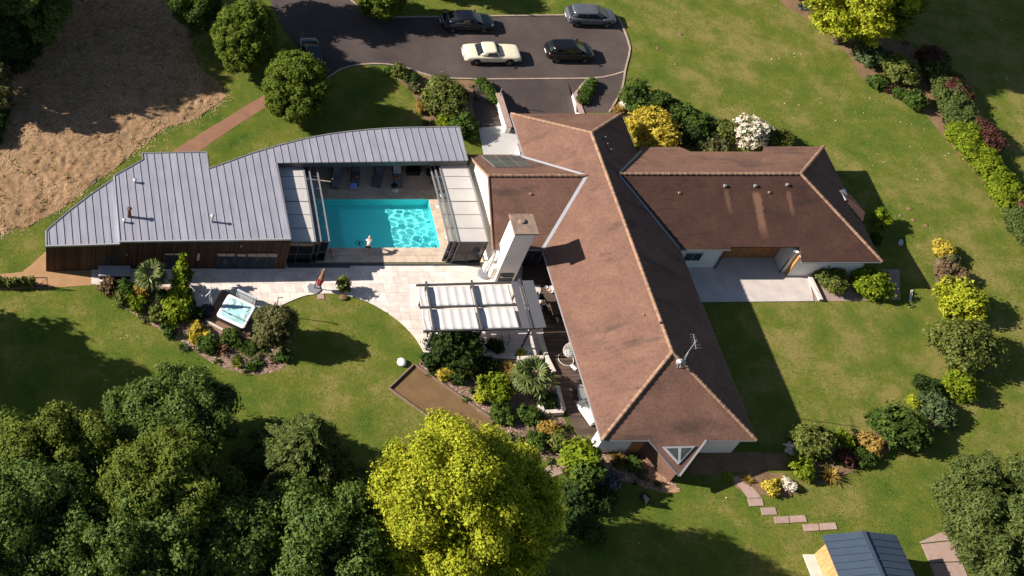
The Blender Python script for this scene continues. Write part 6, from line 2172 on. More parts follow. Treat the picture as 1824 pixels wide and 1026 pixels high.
tree('maple_tree', 'dark maple at the bottom between the corner and the wood\'s middle', (230, 1000), 7.5, (4.6, 4.0, 4.6), 'maple', 38000, 0.16, 100, 0.82, 'trees below the garden')
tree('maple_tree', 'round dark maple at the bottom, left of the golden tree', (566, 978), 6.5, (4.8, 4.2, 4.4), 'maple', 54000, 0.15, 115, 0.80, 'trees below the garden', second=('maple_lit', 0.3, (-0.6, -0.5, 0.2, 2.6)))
tree('maple_tree', 'shaded maple at the bottom edge in the middle of the wood', (410, 990), 6.0, (3.6, 3.4, 3.8), 'maple', 30000, 0.16, 76, 0.78, 'trees below the garden')
def big_golden():
    rng = rng_()
    b = at(830, 912, 8.0)
    t = thing('golden_tree', 'big golden yellow-green robinia at the bottom centre', 'tree', (b.x, b.y, 0))
    A = crown_lobes(4.0, 4.8, 6.3, 120, 0.85, rng, 0.22, 0.75)  # taller west half, shaped to shade the east half
    A[:, 0] -= 1.65
    A[:, 2] += 9.2
    B = crown_lobes(3.4, 4.7, 5.2, 90, 0.80, rng, 0.22, 0.75)
    B[:, 0] += 2.15
    B[:, 1] += 0.5
    B[:, 2] += 7.3
    leaf_cloud('crown', A, 105000, 0.092, LM['golden'], t, rng, 1.5, up=0.3, mass=(4.3, 5.0, 6.4, 9.6, 0) if False else None)
    leaf_cloud('crown', B, 72000, 0.092, LM['golden'], t, rng, 1.5, up=0.3)
    for dx, zc, rr in ((-1.9, 9.6, (4.3, 5.0, 6.4)), (2.5, 6.9, (3.7, 4.7, 5.2))):
        m_ = 5200
        dd = rng.normal(size=(m_, 3))
        dd /= np.linalg.norm(dd, axis=1)[:, None]
        P = dd * (0.66 * rng.random(m_) ** 0.4)[:, None] * np.array(rr) + np.array([dx, 0, zc])
        T = rng.normal(size=(m_, 3))
        T /= np.linalg.norm(T, axis=1)[:, None]
        Bn = np.cross(T, rng.normal(size=(m_, 3)))
        Bn /= np.linalg.norm(Bn, axis=1)[:, None]
        V = np.stack([P - T * 0.13, P + T * 0.11 + Bn * 0.11, P + T * 0.11 - Bn * 0.11], 1).reshape(-1, 3)
        quick_mesh('light_block_leaves', V, np.arange(3 * m_).reshape(-1, 3), LM['golden'], t, kind='stuff')  # unseen leaves added inside the crown to block light
    trunk(t, 8.0, 0.34, 12.0, np.concatenate([A, B]), rng, M['bark'])
big_golden()
# weeping conifer with pale tips
def conifer(name, label, c, h, r, kind, nw, seed, group=None, dens=1.0, tip=0.25, leaf=0.10):
    rng = np.random.default_rng(seed)
    b = at(c[0], c[1], h * 0.6)
    t = thing(name, label, 'conifer', (b.x, b.y, 0), 0, group)
    mb = MB().path([Vector((0, 0, -0.1)), Vector((0, 0, h * 0.5)), Vector((0.05, 0, h * 0.98))], [0.2, 0.13, 0.03], 8)
    tr = obj('trunk', mb, M['bark'], t)
    P, D = [], []
    lb = MB()
    for w in range(nw):
        f = w / (nw - 1)
        z = h * (0.08 + 0.9 * f)
        L = r * (1 - f) ** 0.75 + tip
        nb = int(9 - 4 * f)
        a0 = rng.uniform(0, 6.28)
        for k in range(nb):
            a = a0 + 6.283 * k / nb + rng.uniform(-0.3, 0.3)
            ln = L * rng.uniform(0.75, 1.15)
            dr = ln * rng.uniform(0.25, 0.5)
            p0 = np.array([0, 0, z])
            dirv = np.array([math.cos(a), math.sin(a), 0.0])
            if k % 2 == 0 and f < 0.9:
                lb.path([Vector(p0), Vector(p0 + dirv * ln * 0.5 + np.array([0, 0, 0.05])), Vector(p0 + dirv * ln + np.array([0, 0, -dr]))], [0.035, 0.02, 0.008], 5)
            m_ = int(110 * ln * dens)
            u = rng.random(m_) ** 0.7
            pos = p0 + dirv * (ln * u)[:, None] + np.array([0, 0, 1.0]) * (-dr * u ** 1.8)[:, None]
            pos += rng.normal(size=(m_, 3)) * (np.array([0.13, 0.13, 0.06]) * (0.5 + 0.8 * ln / r))
            pos[:, 2] -= np.abs(rng.normal(size=m_)) * 0.10
            P.append(pos)
            D.append(np.tile(dirv, (m_, 1)))
    P = np.concatenate(P)
    D = np.concatenate(D)
    n = len(P)
    T = D + rng.normal(size=(n, 3)) * 0.6
    T[:, 2] -= 0.35
    T /= np.linalg.norm(T, axis=1)[:, None]
    B = np.cross(T, rng.normal(size=(n, 3)) * 0.5 + np.array([0, 0, 1.0]))
    B /= np.linalg.norm(B, axis=1)[:, None]
    s = (leaf * rng.uniform(0.6, 1.4, n))[:, None]
    V = np.stack([P - T * s * 1.4, P + B * s * 0.45, P + T * s * 1.4, P - B * s * 0.45], 1).reshape(-1, 3)
    quick_mesh('crown', V, np.arange(4 * n).reshape(-1, 4), LM[kind], t)
    obj('limb', lb, M['bark'], tr)
    return t
conifer('conifer_tree', 'pale drooping conifer left of the golden tree', (545, 806), 10.0, 4.6, 'conifer_pale', 38, 5, dens=2.4, leaf=0.12)
conifer('conifer_tree', 'grey-green conifer squeezed between dark maple and golden tree', (722, 955), 7.5, 2.6, 'blue', 26, 6, dens=2.4, leaf=0.13)
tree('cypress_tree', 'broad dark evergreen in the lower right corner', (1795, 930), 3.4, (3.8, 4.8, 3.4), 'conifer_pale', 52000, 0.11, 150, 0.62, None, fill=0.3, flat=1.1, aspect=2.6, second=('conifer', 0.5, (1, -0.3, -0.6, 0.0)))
tree('small_tree', 'leaning light green young tree at the deck\'s lower end', (1042, 824), 1.9, (0.95, 1.6, 1.3), 'lime', 5200, 0.20, 26, 0.5, None, trunk_r=0.07, second=('mid', 0.4, (1, -0.5, 0, 0.1)))
# off-frame trees to the west whose shadows cross the lawn and the dry ground
tree('maple_tree', 'tall maple outside the left edge, shading the left lawn', (-335, 515), 8.0, (5.0, 5.0, 5.0), 'maple', 30000, 0.32, 56, 1.3, 'trees beyond the left edge')
tree('maple_tree', 'tall maple outside the upper left edge, shading the dry ground', (-150, -42), 8.5, (5.5, 5.0, 5.5), 'maple', 18000, 0.34, 56, 1.5, 'trees beyond the left edge')
tree('maple_tree', 'tall maple beyond the top left corner', (-60, -110), 9.0, (5.5, 5.0, 5.5), 'maple', 18000, 0.34, 56, 1.5, 'trees beyond the left edge')
tree('maple_tree', 'dark maple in the upper left corner over the dry ground', (42, 8), 5.6, (4.3, 3.8, 4.2), 'maple', 40000, 0.16, 96, 0.76, 'trees along the drive')
tree('maple_tree', 'shaded dark maple behind the upper left corner tree', (120, -95), 6.5, (4.5, 4.0, 4.5), 'maple', 18000, 0.30, 50, 1.3, 'trees along the drive')
tree('maple_tree', 'dark green tree at the top edge left of the clipped egg-shaped tree', (345, 2), 4.2, (2.3, 2.2, 3.4), 'mid', 22000, 0.14, 40, 0.75, 'trees along the drive')
tree('maple_tree', 'tree beyond the top edge shading the drive', (400, -70), 6.0, (2.8, 2.6, 3.4), 'mid', 12000, 0.22, 40, 0.8, 'trees along the drive')
tree('hornbeam_tree', 'clipped egg-shaped tree at the top beside the drive, the farther one', (436, 66), 3.9, (2.8, 2.9, 3.55), 'hornbeam', 50000, 0.115, 330, 0.38, 'clipped egg-shaped trees', fill=0.1, flat=1.0, trunk_r=0.2, shell=0.4)
tree('hornbeam_tree', 'clipped egg-shaped tree at the end of the gravel path, the nearer one', (528, 154), 3.6, (2.75, 2.9, 3.4), 'hornbeam', 50000, 0.115, 330, 0.38, 'clipped egg-shaped trees', fill=0.1, flat=1.0, trunk_r=0.2, shell=0.4)
tree('round_tree', 'round green tree on the kerb at the top of the parking court', (680, -8), 2.3, (2.2, 2.2, 2.3), 'hornbeam', 18000, 0.13, 80, 0.5, 'trees along the drive', fill=0.15)
tree('round_tree', 'green tree beyond the top edge shading the parked navy saloon', (770, -75), 3.4, (2.6, 2.4, 3.2), 'mid', 10000, 0.2, 40, 0.7, 'trees along the drive')
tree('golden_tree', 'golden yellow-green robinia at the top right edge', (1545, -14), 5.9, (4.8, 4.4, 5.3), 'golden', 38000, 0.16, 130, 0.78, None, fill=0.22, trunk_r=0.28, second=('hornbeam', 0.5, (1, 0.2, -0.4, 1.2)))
tree('maple_tree', 'tall dark tree beyond the top edge, shading the upper right meadow', (1500, -125), 7.0, (5.0, 4.2, 5.0), 'maple', 14000, 0.32, 50, 1.4)
tree('maple_tree', 'low dark maple at the left margin, below the upper left corner tree', (12, 78), 3.6, (2.9, 2.7, 3.2), 'dark', 11000, 0.15, 60, 0.62, 'trees along the drive')
tree('willow_tree', 'pale weeping willow strands at the left margin', (-8, 150), 3.0, (1.4, 1.8, 3.0), 'olive', 7000, 0.14, 40, 0.45, None, aspect=3.5, droop=1.5, trunk_r=0.12)
tree('olive_tree', 'grey-green olive tree with pale trunk beside the hot tub', (490, 576), 2.15, (1.65, 1.65, 1.5), 'olive', 15000, 0.10, 70, 0.42, None, bark='palebark', trunk_r=0.20, lean=(0.15, 0.1), aspect=2.4)
# slender leafy column
rng = rng_()
_b = at(318, 566)
col_t = thing('columnar_tree', 'slender pointed bright green columnar tree in the left bed', 'tree', (_b.x, _b.y, 0))
_L = []
for k in range(46):
    f = (k + rng.random()) / 46
    q = at(318 + 4 * f, 570 - 72 * f) - _b
    r = 0.78 * (1 - f) ** 0.6 + 0.16
    _L.append((q.x + rng.normal() * r * 0.38, q.y + rng.normal() * 0.15, 0.35 + 2.5 * f + rng.normal() * 0.12, r * 0.55, r * 0.55, r * 0.5))
_L = np.array(_L)
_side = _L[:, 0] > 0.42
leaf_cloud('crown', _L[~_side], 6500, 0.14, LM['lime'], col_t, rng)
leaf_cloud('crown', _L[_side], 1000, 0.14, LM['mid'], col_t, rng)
_q = at(322, 504) - _b
obj('trunk', MB().path([Vector((0, 0, -0.05)), Vector((_q.x * 0.5, _q.y * 0.5, 1.3)), Vector((_q.x, _q.y, 2.5))], [0.07, 0.05, 0.02], 6), M['bark'], col_t)

# ---------------------------------------------------------------- fan palms, each leaf a part
def fan_mesh(R_, nb, rng):
    V, F = [], []
    for k in range(nb):
        a = -math.pi * 0.72 + 1.44 * math.pi * k / (nb - 1)
        w = 0.5 * 1.44 * math.pi / nb
        ln = R_ * (1 - 0.18 * abs(k / (nb - 1) - 0.5) * 2)
        i = len(V)
        zz = 0.05 * R_ * (1 if k % 2 else -1)
        V += [(0, 0, 0), (0.62 * ln * math.cos(a - w), 0.62 * ln * math.sin(a - w), zz), (ln * math.cos(a), ln * math.sin(a), -0.12 * R_), (0.62 * ln * math.cos(a + w), 0.62 * ln * math.sin(a + w), -zz)]
        F.append((i, i + 1, i + 2, i + 3))
    return V, F
def palm(label, c, h, nleaf, R_, seed, spread=0.75):
    rng = random.Random(seed)
    b = at(c[0], c[1], h)
    t = thing('fan_palm', label, 'palm', (b.x, b.y, 0), 0, 'fan palms')
    V, F = fan_mesh(R_, 15, rng)
    mb = MB().add(V, F)
    proto = obj('leaf', mb, LM['palm'], t)
    me = proto.data
    bpy.data.objects.remove(proto)
    tr = obj('trunk', MB().path([Vector((0, 0, -0.05)), Vector((0.03, 0, h * 0.5)), Vector((0, 0, h))], [0.13, 0.14, 0.10], 10), M['bark'], t)
    for k in range(nleaf):
        a = 2.399 * k
        el = rad(75 - 85 * (k / nleaf) + rng.uniform(-8, 8))
        L = spread * rng.uniform(0.8, 1.15)
        d = Vector((math.cos(a) * math.cos(el), math.sin(a) * math.cos(el), math.sin(el)))
        p1 = Vector((0, 0, h)) + d * L
        obj('leaf_stalk', MB().tube((0, 0, h - 0.05), p1, 0.014, 0.010, 5), M['bark'], tr)
        o = bpy.data.objects.new('leaf', me)
        COL.objects.link(o)
        o.parent = t
        o.location = p1
        dd = Vector((d.x, d.y, d.z - 0.55)).normalized()
        o.rotation_mode = 'QUATERNION'
        o.rotation_quaternion = dd.to_track_quat('X', 'Z')
    return t
palm('fan palm with pale green fronds in the left bed by the terrace', (268, 492), 2.1, 26, 0.68, 4, 0.75)
palm('fan palm with broad fronds between the pergola and the wooden deck', (948, 672), 1.6, 28, 0.72, 9, 0.95)
# ---------------------------------------------------------------- blade clumps
def blades(name, label, c, n, L, kind, seed, cat='plant', w=0.035, spread=1.0, arch=0.5, group=None):
    rng = np.random.default_rng(seed)
    b = at(*c)
    t = thing(name, label, cat, (b.x, b.y, 0), 0, group)
    V = []
    F = []
    for k in range(n):
        a = rng.uniform(0, 6.283)
        el = rng.uniform(0.35, 1.35)
        ln = L * rng.uniform(0.6, 1.15)
        d = np.array([math.cos(a) * math.cos(el) * spread, math.sin(a) * math.cos(el) * spread, math.sin(el)])
        sd = np.array([-math.sin(a), math.cos(a), 0]) * w
        p0 = np.array([rng.normal() * 0.06, rng.normal() * 0.06, 0.0])
        p1 = p0 + d * ln * 0.55
        p2 = p0 + d * ln + np.array([0, 0, -arch * ln * 0.5])
        p2[2] = max(p2[2], 0.03)
        i = len(V)
        V += [p0 - sd * 0.5, p0 + sd * 0.5, p1 + sd, p1 - sd, p2 + sd * 0.2, p2 - sd * 0.2]
        F += [(i, i + 1, i + 2, i + 3), (i + 3, i + 2, i + 4, i + 5)]
    quick_mesh('blades', np.array(V), np.array(F), LM[kind], t)
    obj('crown_base', MB().lathe([(0.10, 0), (0.12, 0.05), (0.05, 0.12)], 8), M['bark'], t)
    return t
blades('phormium', 'bronze spiky phormium at the lower end of the left bed', (392, 622), 110, 1.0, 'bronze', 1)
blades('ornamental_grass', 'arching green grass clump beside the bronze phormium', (440, 622), 420, 0.95, 'mid', 2, w=0.022, arch=0.9)
blades('iris', 'small upright iris clump on the bark below the phormium', (420, 650), 50, 0.55, 'lime', 3)
blades('ornamental_grass', 'grey-green grass tuft on the bark under the columnar tree', (326, 620), 160, 0.5, 'blue', 4, w=0.02)
blades('ornamental_grass', 'tawny orange grass clump behind the lime shrub near the pergola', (905, 660), 380, 1.0, 'orange', 5, w=0.02, arch=0.9)
blades('yucca', 'yellow-striped spiky yucca in front of the right island bed', (1476, 848), 90, 1.0, 'orange', 6)
blades('yucca', 'variegated yellow yucca beside the blue-grey shrub near the pergola step', (926, 632), 60, 0.7, 'golden', 7)
blades('agave', 'silvery agave rosette in the bare bed at the top right', (1428, 14), 60, 0.7, 'silver', 8, w=0.05)
blades('ornamental_grass', 'pale straw grass by the house\'s lower left corner', (1100, 822), 300, 0.8, 'orange', 9, w=0.018)
blades('ornamental_grass', 'yellow grass tuft left of the slab path', (1296, 850), 140, 0.45, 'golden', 10, w=0.02)
blades('ornamental_grass', 'yellowish grass tuft right of the slab path', (1330, 856), 160, 0.5, 'orange', 11, w=0.02)
# ---------------------------------------------------------------- shrubs
SH = [
    # left bed
    (193, 510, 18, 0.8, 'pink', 'small red-tipped shrub at the left bed\'s far left end', 'left bed shrubs'),
    (222, 514, 20, 1.0, 'mid', 'fine green shrub behind the left bed, second from its left end', 'left bed shrubs'),
    (218, 534, 17, 0.8, 'laurel', 'yellowish green shrub in front of the fine green one in the left bed', 'left bed shrubs'),
    (243, 540, 18, 0.8, 'lime', 'bright lime shrub at the foot of the left palm', 'left bed shrubs'),
    (252, 518, 14, 0.9, 'orange', 'straw-coloured shrub left of the left palm\'s trunk', 'left bed shrubs'),
    (300, 530, 20, 1.1, 'dark', 'dark shrub between the left palm and the columnar tree', 'left bed shrubs'),
    (280, 558, 20, 0.7, 'laurel', 'low yellow-green shrub below the left palm', 'left bed shrubs'),
    (297, 586, 15, 0.6, 'mid', 'small dense green shrub at the left bed\'s lower edge', 'left bed shrubs'),
    (352, 583, 13, 0.75, 'gold', 'golden round shrub nearest the hot tub', 'left bed shrubs'),
    (347, 600, 12, 0.65, 'gold', 'golden round shrub at the bark edge, lower left of its pair', 'left bed shrubs'),
    (367, 597, 10, 0.6, 'gold', 'smallest golden tuft, right of the golden pair', 'left bed shrubs'),
    (370, 613, 18, 0.7, 'mid', 'green shrub between golden tufts and bronze phormium', 'left bed shrubs'),
    (412, 602, 20, 0.7, 'mid', 'green shrub behind the bronze phormium', 'left bed shrubs'),
    (352, 560, 14, 0.7, 'dark', 'dark shrub right of the columnar tree\'s foot', 'left bed shrubs'),
    (462, 612, 14, 0.5, 'olive', 'grey-green tuft at the olive tree\'s foot', 'left bed shrubs'),
    (505, 634, 13, 0.5, 'mid', 'small green shrub right of the olive trunk', 'left bed shrubs'),
    (455, 652, 13, 0.3, 'mid', 'low green mat at the left bed\'s lowest corner', 'left bed shrubs'),
    # pergola bed
    (808, 616, 46, 2.2, 'dark', 'tall dark glossy shrub in front of the pergola', 'pergola bed shrubs'),
    (768, 640, 18, 1.0, 'dark', 'dark shrub at the pergola\'s left front post', 'pergola bed shrubs'),
    (826, 655, 24, 0.9, 'laurel', 'yellow-green shrub at the foot of the tall dark pergola shrub', 'pergola bed shrubs'),
    (790, 667, 14, 0.6, 'gold', 'yellow shrub at the upper right edge of the sandy court', 'pergola bed shrubs'),
    (816, 672, 15, 0.6, 'dark', 'dark rose bush beside the yellow shrub', 'pergola bed shrubs'),
    (880, 688, 30, 1.4, 'lime', 'large lime-green shrub left of the deck palm', 'pergola bed shrubs'),
    (856, 706, 11, 0.6, 'golden', 'small yellow tuft at the lime shrub\'s left foot', 'pergola bed shrubs'),
    (882, 614, 15, 1.0, 'dark', 'dark shrub at the pergola\'s middle front', 'pergola bed shrubs'),
    (868, 650, 16, 0.9, 'dark', 'dark shrub left of the tawny grass', 'pergola bed shrubs'),
    (898, 734, 26, 0.7, 'mid', 'low green shrub below the lime shrub', 'pergola bed shrubs'),
    (945, 740, 20, 0.7, 'mid', 'green shrub below the deck palm', 'pergola bed shrubs'),
    (972, 712, 16, 0.8, 'dark', 'dark shrub inside the pale planter wall', 'pergola bed shrubs'),
    (978, 762, 20, 0.7, 'orange', 'yellow-flowered shrub below the planter wall', 'pergola bed shrubs'),
    (998, 790, 22, 0.9, 'laurel', 'yellow-green shrub beside the deck\'s lower end', 'pergola bed shrubs'),
    (958, 785, 20, 0.7, 'mid', 'green shrub beside the golden tree\'s upper right side', 'pergola bed shrubs'),
    (1084, 858, 22, 1.0, 'silver', 'silvery lavender shrub below the house\'s left corner', 'south bed shrubs'),
    (1062, 842, 15, 0.8, 'olive', 'grey-green shrub right of the young leaning tree', 'south bed shrubs'),
    (1126, 826, 14, 0.8, 'mid', 'green shrub at the dark corner of the south wall', 'south bed shrubs'),
    (1030, 884, 30, 1.2, 'dark', 'dark shrub in deep shade right of the golden tree', 'south bed shrubs'),
    (1075, 890, 24, 1.0, 'dark', 'second dark shrub in the shade, nearer the house', 'south bed shrubs'),
    (1060, 955, 22, 0.9, 'mid', 'lone green shrub deep in the golden tree\'s shadow', 'south bed shrubs'),
    (1025, 930, 24, 1.1, 'dark', 'dark shrub against the golden tree\'s shaded side', 'south bed shrubs'),
    # bed by the drive
    (712, 124, 15, 1.0, 'laurel', 'yellow-green shrub at the kerb bend by the lawn', 'drive bed shrubs'),
    (692, 124, 9, 0.4, 'mid', 'low green tuft at the kerb left of the yellow-green shrub', 'drive bed shrubs'),
    (734, 140, 15, 0.6, 'dark', 'low dark shrub along the kerb', 'drive bed shrubs'),
    (738, 155, 12, 0.6, 'olive', 'grey-green tuft between kerb shrub and big laurel', 'drive bed shrubs'),
    (790, 172, 42, 2.0, 'laurel', 'big yellowish laurel between the lawn and the ramp', 'drive bed shrubs'),
    (752, 192, 12, 0.7, 'orange', 'yellow tuft on the laurel\'s lawn side', 'drive bed shrubs'),
    (802, 222, 25, 1.1, 'lime', 'smooth bright green dome behind the zinc canopy', 'drive bed shrubs'),
    (828, 226, 26, 1.6, 'mid', 'dark leafy shrub between the zinc canopy and the courtyard', 'drive bed shrubs'),
    # north bed
    (1150, 176, 42, 1.6, 'mid', 'large dark green shrub at the left of the north bed', 'north bed shrubs'),
    (1162, 230, 46, 2.2, 'gold', 'large golden shrub behind the roof corner', 'north bed shrubs'),
    (1212, 198, 26, 1.0, 'mid', 'green shrub right of the big dark one in the north bed', 'north bed shrubs'),
    (1238, 225, 30, 1.4, 'mid', 'green shrub right of the large golden one', 'north bed shrubs'),
    (1225, 240, 22, 1.4, 'dark', 'dark shrub in the golden shrub\'s shadow', 'north bed shrubs'),
    (1272, 256, 34, 0.8, 'olive', 'low olive-green mound against the north eave', 'north bed shrubs'),
    (1290, 232, 24, 1.3, 'laurel', 'brownish green shrub left of the white blossom', 'north bed shrubs'),
    (1262, 222, 18, 1.0, 'blue', 'grey-green shrub in the middle of the north bed', 'north bed shrubs'),
    (1338, 236, 32, 2.0, 'white', 'white-blossoming shrub behind the east wing', 'north bed shrubs'),
    (1390, 246, 23, 1.0, 'laurel', 'dark olive shrub right of the white blossom', 'north bed shrubs'),
    (1112, 186, 9, 0.4, 'white', 'small white-flowered cushion at the drive\'s right kerb', 'north bed shrubs'),
    (1102, 196, 9, 0.4, 'orange', 'small orange cushion between kerb and roof corner', 'north bed shrubs'),
    # around the east terrace
    (1483, 498, 27, 1.3, 'laurel', 'round olive-yellow shrub at the terrace\'s right end', 'terrace shrubs'),
    (1555, 503, 34, 1.5, 'lime', 'larger round lime shrub right of the olive-yellow one', 'terrace shrubs'),
    (1570, 388, 17, 1.5, 'lime', 'upright lime shrub at the east hip of the roof', 'terrace shrubs'),
    (1560, 424, 11, 0.7, 'mid', 'small dark shrub against the shaded east wall', 'terrace shrubs'),
    # right island
    (1683, 444, 19, 1.0, 'gold', 'pale gold shrub at the top of the right island row', 'right island shrubs'),
    (1693, 464, 16, 0.7, 'olive', 'grey tuft just below the pale gold shrub', 'right island shrubs'),
    (1698, 490, 25, 1.1, 'pink', 'brownish round shrub above the big yellow one', 'right island shrubs'),
    (1711, 537, 42, 1.9, 'golden', 'big bright yellow shrub in the right island row', 'right island shrubs'),
    (1716, 614, 54, 2.5, 'laurel', 'largest shrub of the right row, reddish green, below the yellow one', 'right island shrubs'),
    (1655, 688, 24, 1.0, 'dark', 'dark shrub left of the lime dome in the right row', 'right island shrubs'),
    (1711, 688, 31, 1.4, 'lime', 'smooth lime dome at the foot of the largest right shrub', 'right island shrubs'),
    (1668, 730, 35, 1.1, 'blue', 'blue-grey shrub below the lime dome', 'right island shrubs'),
    (1628, 717, 12, 0.6, 'golden', 'small yellow tuft beside the blue-grey shrub', 'right island shrubs'),
    (1608, 764, 46, 1.7, 'mid', 'wide green shrub in the middle of the island bed', 'right island shrubs'),
    (1565, 752, 26, 0.8, 'mid', 'low feathery green shrub left of the wide one', 'right island shrubs'),
    (1445, 785, 38, 1.7, 'laurel', 'olive shrub at the island\'s left end, touching the house shadow', 'right island shrubs'),
    (1505, 784, 17, 0.8, 'lime', 'small bright lime ball in the island bed', 'right island shrubs'),
    (1552, 790, 22, 0.8, 'orange', 'tawny shrub right of the lime ball', 'right island shrubs'),
    (1540, 814, 19, 0.7, 'mid', 'green dome at the island\'s lower edge', 'right island shrubs'),
    (1508, 815, 16, 0.6, 'red', 'dull reddish shrub between lime ball and green dome', 'right island shrubs'),
    (1431, 833, 22, 1.0, 'lime', 'bright lime shrub near the slab path', 'right island shrubs'),
    (1375, 866, 16, 0.6, 'gold', 'pale gold cushion beside the slab path', 'right island shrubs'),
    (1405, 862, 13, 0.5, 'white', 'white-flowered cushion right of the pale gold one', 'right island shrubs'),
    (1412, 800, 12, 0.7, 'white', 'white-flowered tuft at the edge of the house shadow', 'right island shrubs'),
    # top right bed
    (1547, 96, 29, 1.5, 'blue', 'dark blue-green round shrub under the top right golden tree', 'top right shrubs'),
    (1606, 126, 30, 1.8, 'laurel', 'yellowish shrub left of the mixed hedge', 'top right shrubs'),
    (1590, 112, 16, 1.7, 'lime', 'bright yellow-lime shrub right of the blue-green one', 'top right shrubs'),
    (1562, 144, 18, 0.8, 'mid', 'low green shrub at the top right bed\'s lawn edge', 'top right shrubs'),
    (1580, 155, 10, 0.5, 'red', 'small purple-brown tuft at the top right bed\'s lawn edge', 'top right shrubs'),
    (1602, 166, 12, 0.7, 'mid', 'small green shrub between purple tuft and round green one', 'top right shrubs'),
    (1630, 176, 22, 1.2, 'mid', 'round green shrub at the foot of the mixed hedge', 'top right shrubs'),
    (1452, 26, 11, 0.5, 'olive', 'low grey-green cushion under the golden tree\'s left side', 'top right shrubs'),
]
for (x, y, r, h, k, lb, g) in SH:
    lf_ = 0.10 if r < 16 else (0.13 if r < 30 else 0.15)
    fl = None
    if lb.startswith('white-blossoming'):
        fl = ('mid', 0.25)
    if lb.startswith('dark rose'):
        fl = ('pink', 0.08)
    shrub(x, y, r, h, k, lb, g, leaf=lf_, flowers=fl, lump=0.30 if 'dome' in lb or 'ball' in lb else 0.36)
# strip hedges on either side of the ramp mouth
def strip_hedge(label, pa, pb, w, h, kind, seed, group):
    rng = np.random.default_rng(seed)
    a, b = at(*pa), at(*pb)
    t = thing('hedge', label, 'hedge', ((a.x + b.x) / 2, (a.y + b.y) / 2, 0), 0, group)
    d = b - a
    n = max(5, int(d.length / 0.30))
    lob = []
    dn = Vector((-d.y, d.x, 0)).normalized()
    q_ = min(0.42 * w, 0.55)
    for k in range(n):
        for j in range(max(2, int(w / 0.5))):
            f = (k + rng.random()) / n
            p = a + d * f - Vector(t.location) + dn * (w * 0.5 - q_ * 0.6) * rng.uniform(-1, 1)
            lob.append((p.x, p.y, h * rng.uniform(0.40, 0.72), q_, q_, h * 0.36))
    lob = np.array(lob)
    leaf_cloud('foliage', lob, int(1250 * d.length * (w + h)), 0.10, LM[kind], t, rng)
    mb = MB()
    for k in range(0, n, 2):
        p = a + d * ((k + 0.5) / n) - Vector(t.location)
        mb.tube((p.x, p.y, -0.02), (p.x + 0.05, p.y, h * 0.5), 0.03, 0.01, 5)
    obj('stem', mb, M['bark'], t)
    return t
strip_hedge('narrow green hedge slanting along the left of the garage ramp', (852, 147), (884, 186), 0.8, 0.7, 'mid', 31, 'ramp hedges')
strip_hedge('short green hedge on the island right of the garage ramp', (1052, 150), (1036, 184), 0.8, 0.6, 'mid', 32, 'ramp hedges')
strip_hedge('dark boundary hedge at the left margin beside the dry ground', (14, 175), (-12, 262), 0.9, 1.1, 'dark', 33, None)
# mixed boundary hedge
HG = [((1645, 102), (1660, 122), 'red', 'red-brown hedge bush at the top end of the mixed hedge'),
      ((1655, 122), (1684, 172), 'hedge', 'grey-green hedge bush second from the top of the mixed hedge'),
      ((1688, 162), (1700, 186), 'red', 'red-brown hedge bush between two grey-green ones'),
      ((1682, 176), (1716, 236), 'hedge', 'larger grey-green hedge bush below the second red-brown one'),
      ((1704, 238), (1722, 268), 'lime', 'small lime hedge bush beside the purple one'),
      ((1734, 232), (1756, 272), 'red', 'purple-brown hedge bush in the middle of the mixed hedge'),
      ((1724, 272), (1772, 335), 'lime', 'long lime hedge bush below the purple-brown one'),
      ((1772, 338), (1800, 378), 'lime', 'lower lime hedge bush at the right margin'),
      ((1806, 360), (1828, 394), 'red', 'red-brown hedge bush at the right margin'),
      ((1800, 388), (1860, 465), 'hedge', 'grey-green hedge bush at the lower end of the mixed hedge')]
for i, (a, b, k, lb) in enumerate(HG):
    strip_hedge(lb, a, b, 2.3 if k != 'red' else 2.0, 1.4, k, 50 + i, 'mixed boundary hedge')
strip_hedge('vine trained along the wire trellis on the left path', (-60, 508), (60, 508), 0.35, 0.9, 'laurel', 71, None)['category'] = 'vine'
# potted plant
q = at(609, 518, G0)
pp = thing('potted_plant', 'leafy shrub in a brown pot on the terrace\'s curved edge', 'potted plant', (q.x, q.y, G0))
obj('pot', MB().lathe([(0.18, 0), (0.26, 0.30), (0.29, 0.36), (0.25, 0.36), (0.2, 0.30)], 16), M['terracotta'], pp)
rng = rng_()
lob = crown_lobes(0.42, 0.42, 0.55, 16, 0.22, rng)
lob[:, 2] += 0.85
leaf_cloud('foliage', lob, 900, 0.11, LM['laurel'], pp, rng)
obj('stem', MB().tube((0, 0, 0.3), (0.03, 0, 0.9), 0.03, 0.015, 6), M['bark'], pp)

# ---------------------------------------------------------------- ground cover nobody could count
PAVED = [ZONES[k] for k in ('redpath', 'ochre', 'drive', 'apronL', 'apronR', 'service', 'court', 'terr', 'surround', 'deck', 'tubdeck', 'eterr', 'sandcourt', 'shed', 'apronE', 'steps', 'bedG')] + [ZONES['st%d' % i] for i in range(len(STONES))]
PAVED += [[(RAMP[0] - 0.5, RAMP[2]), (RAMP[1] + 0.4, RAMP[2]), (RAMP[1] + 0.4, RAMP[3]), (RAMP[0] - 0.5, RAMP[3])], [(XW, YS), (XE, YS), (XE, 66.4), (XW, 66.4)], [(XE, 53.6), (59, 53.6), (59, 63), (XE, 63)]]
PAVED += [core, lw]
BEDS = [ZONES[k] for k in ('bedA', 'bedB', 'bedC', 'bedC2', 'bedD', 'bedE', 'bedF', 'bedH', 'apronS')]
VIEW = PX([(-40, -40), (1864, -40), (1864, 1066), (-40, 1066)])
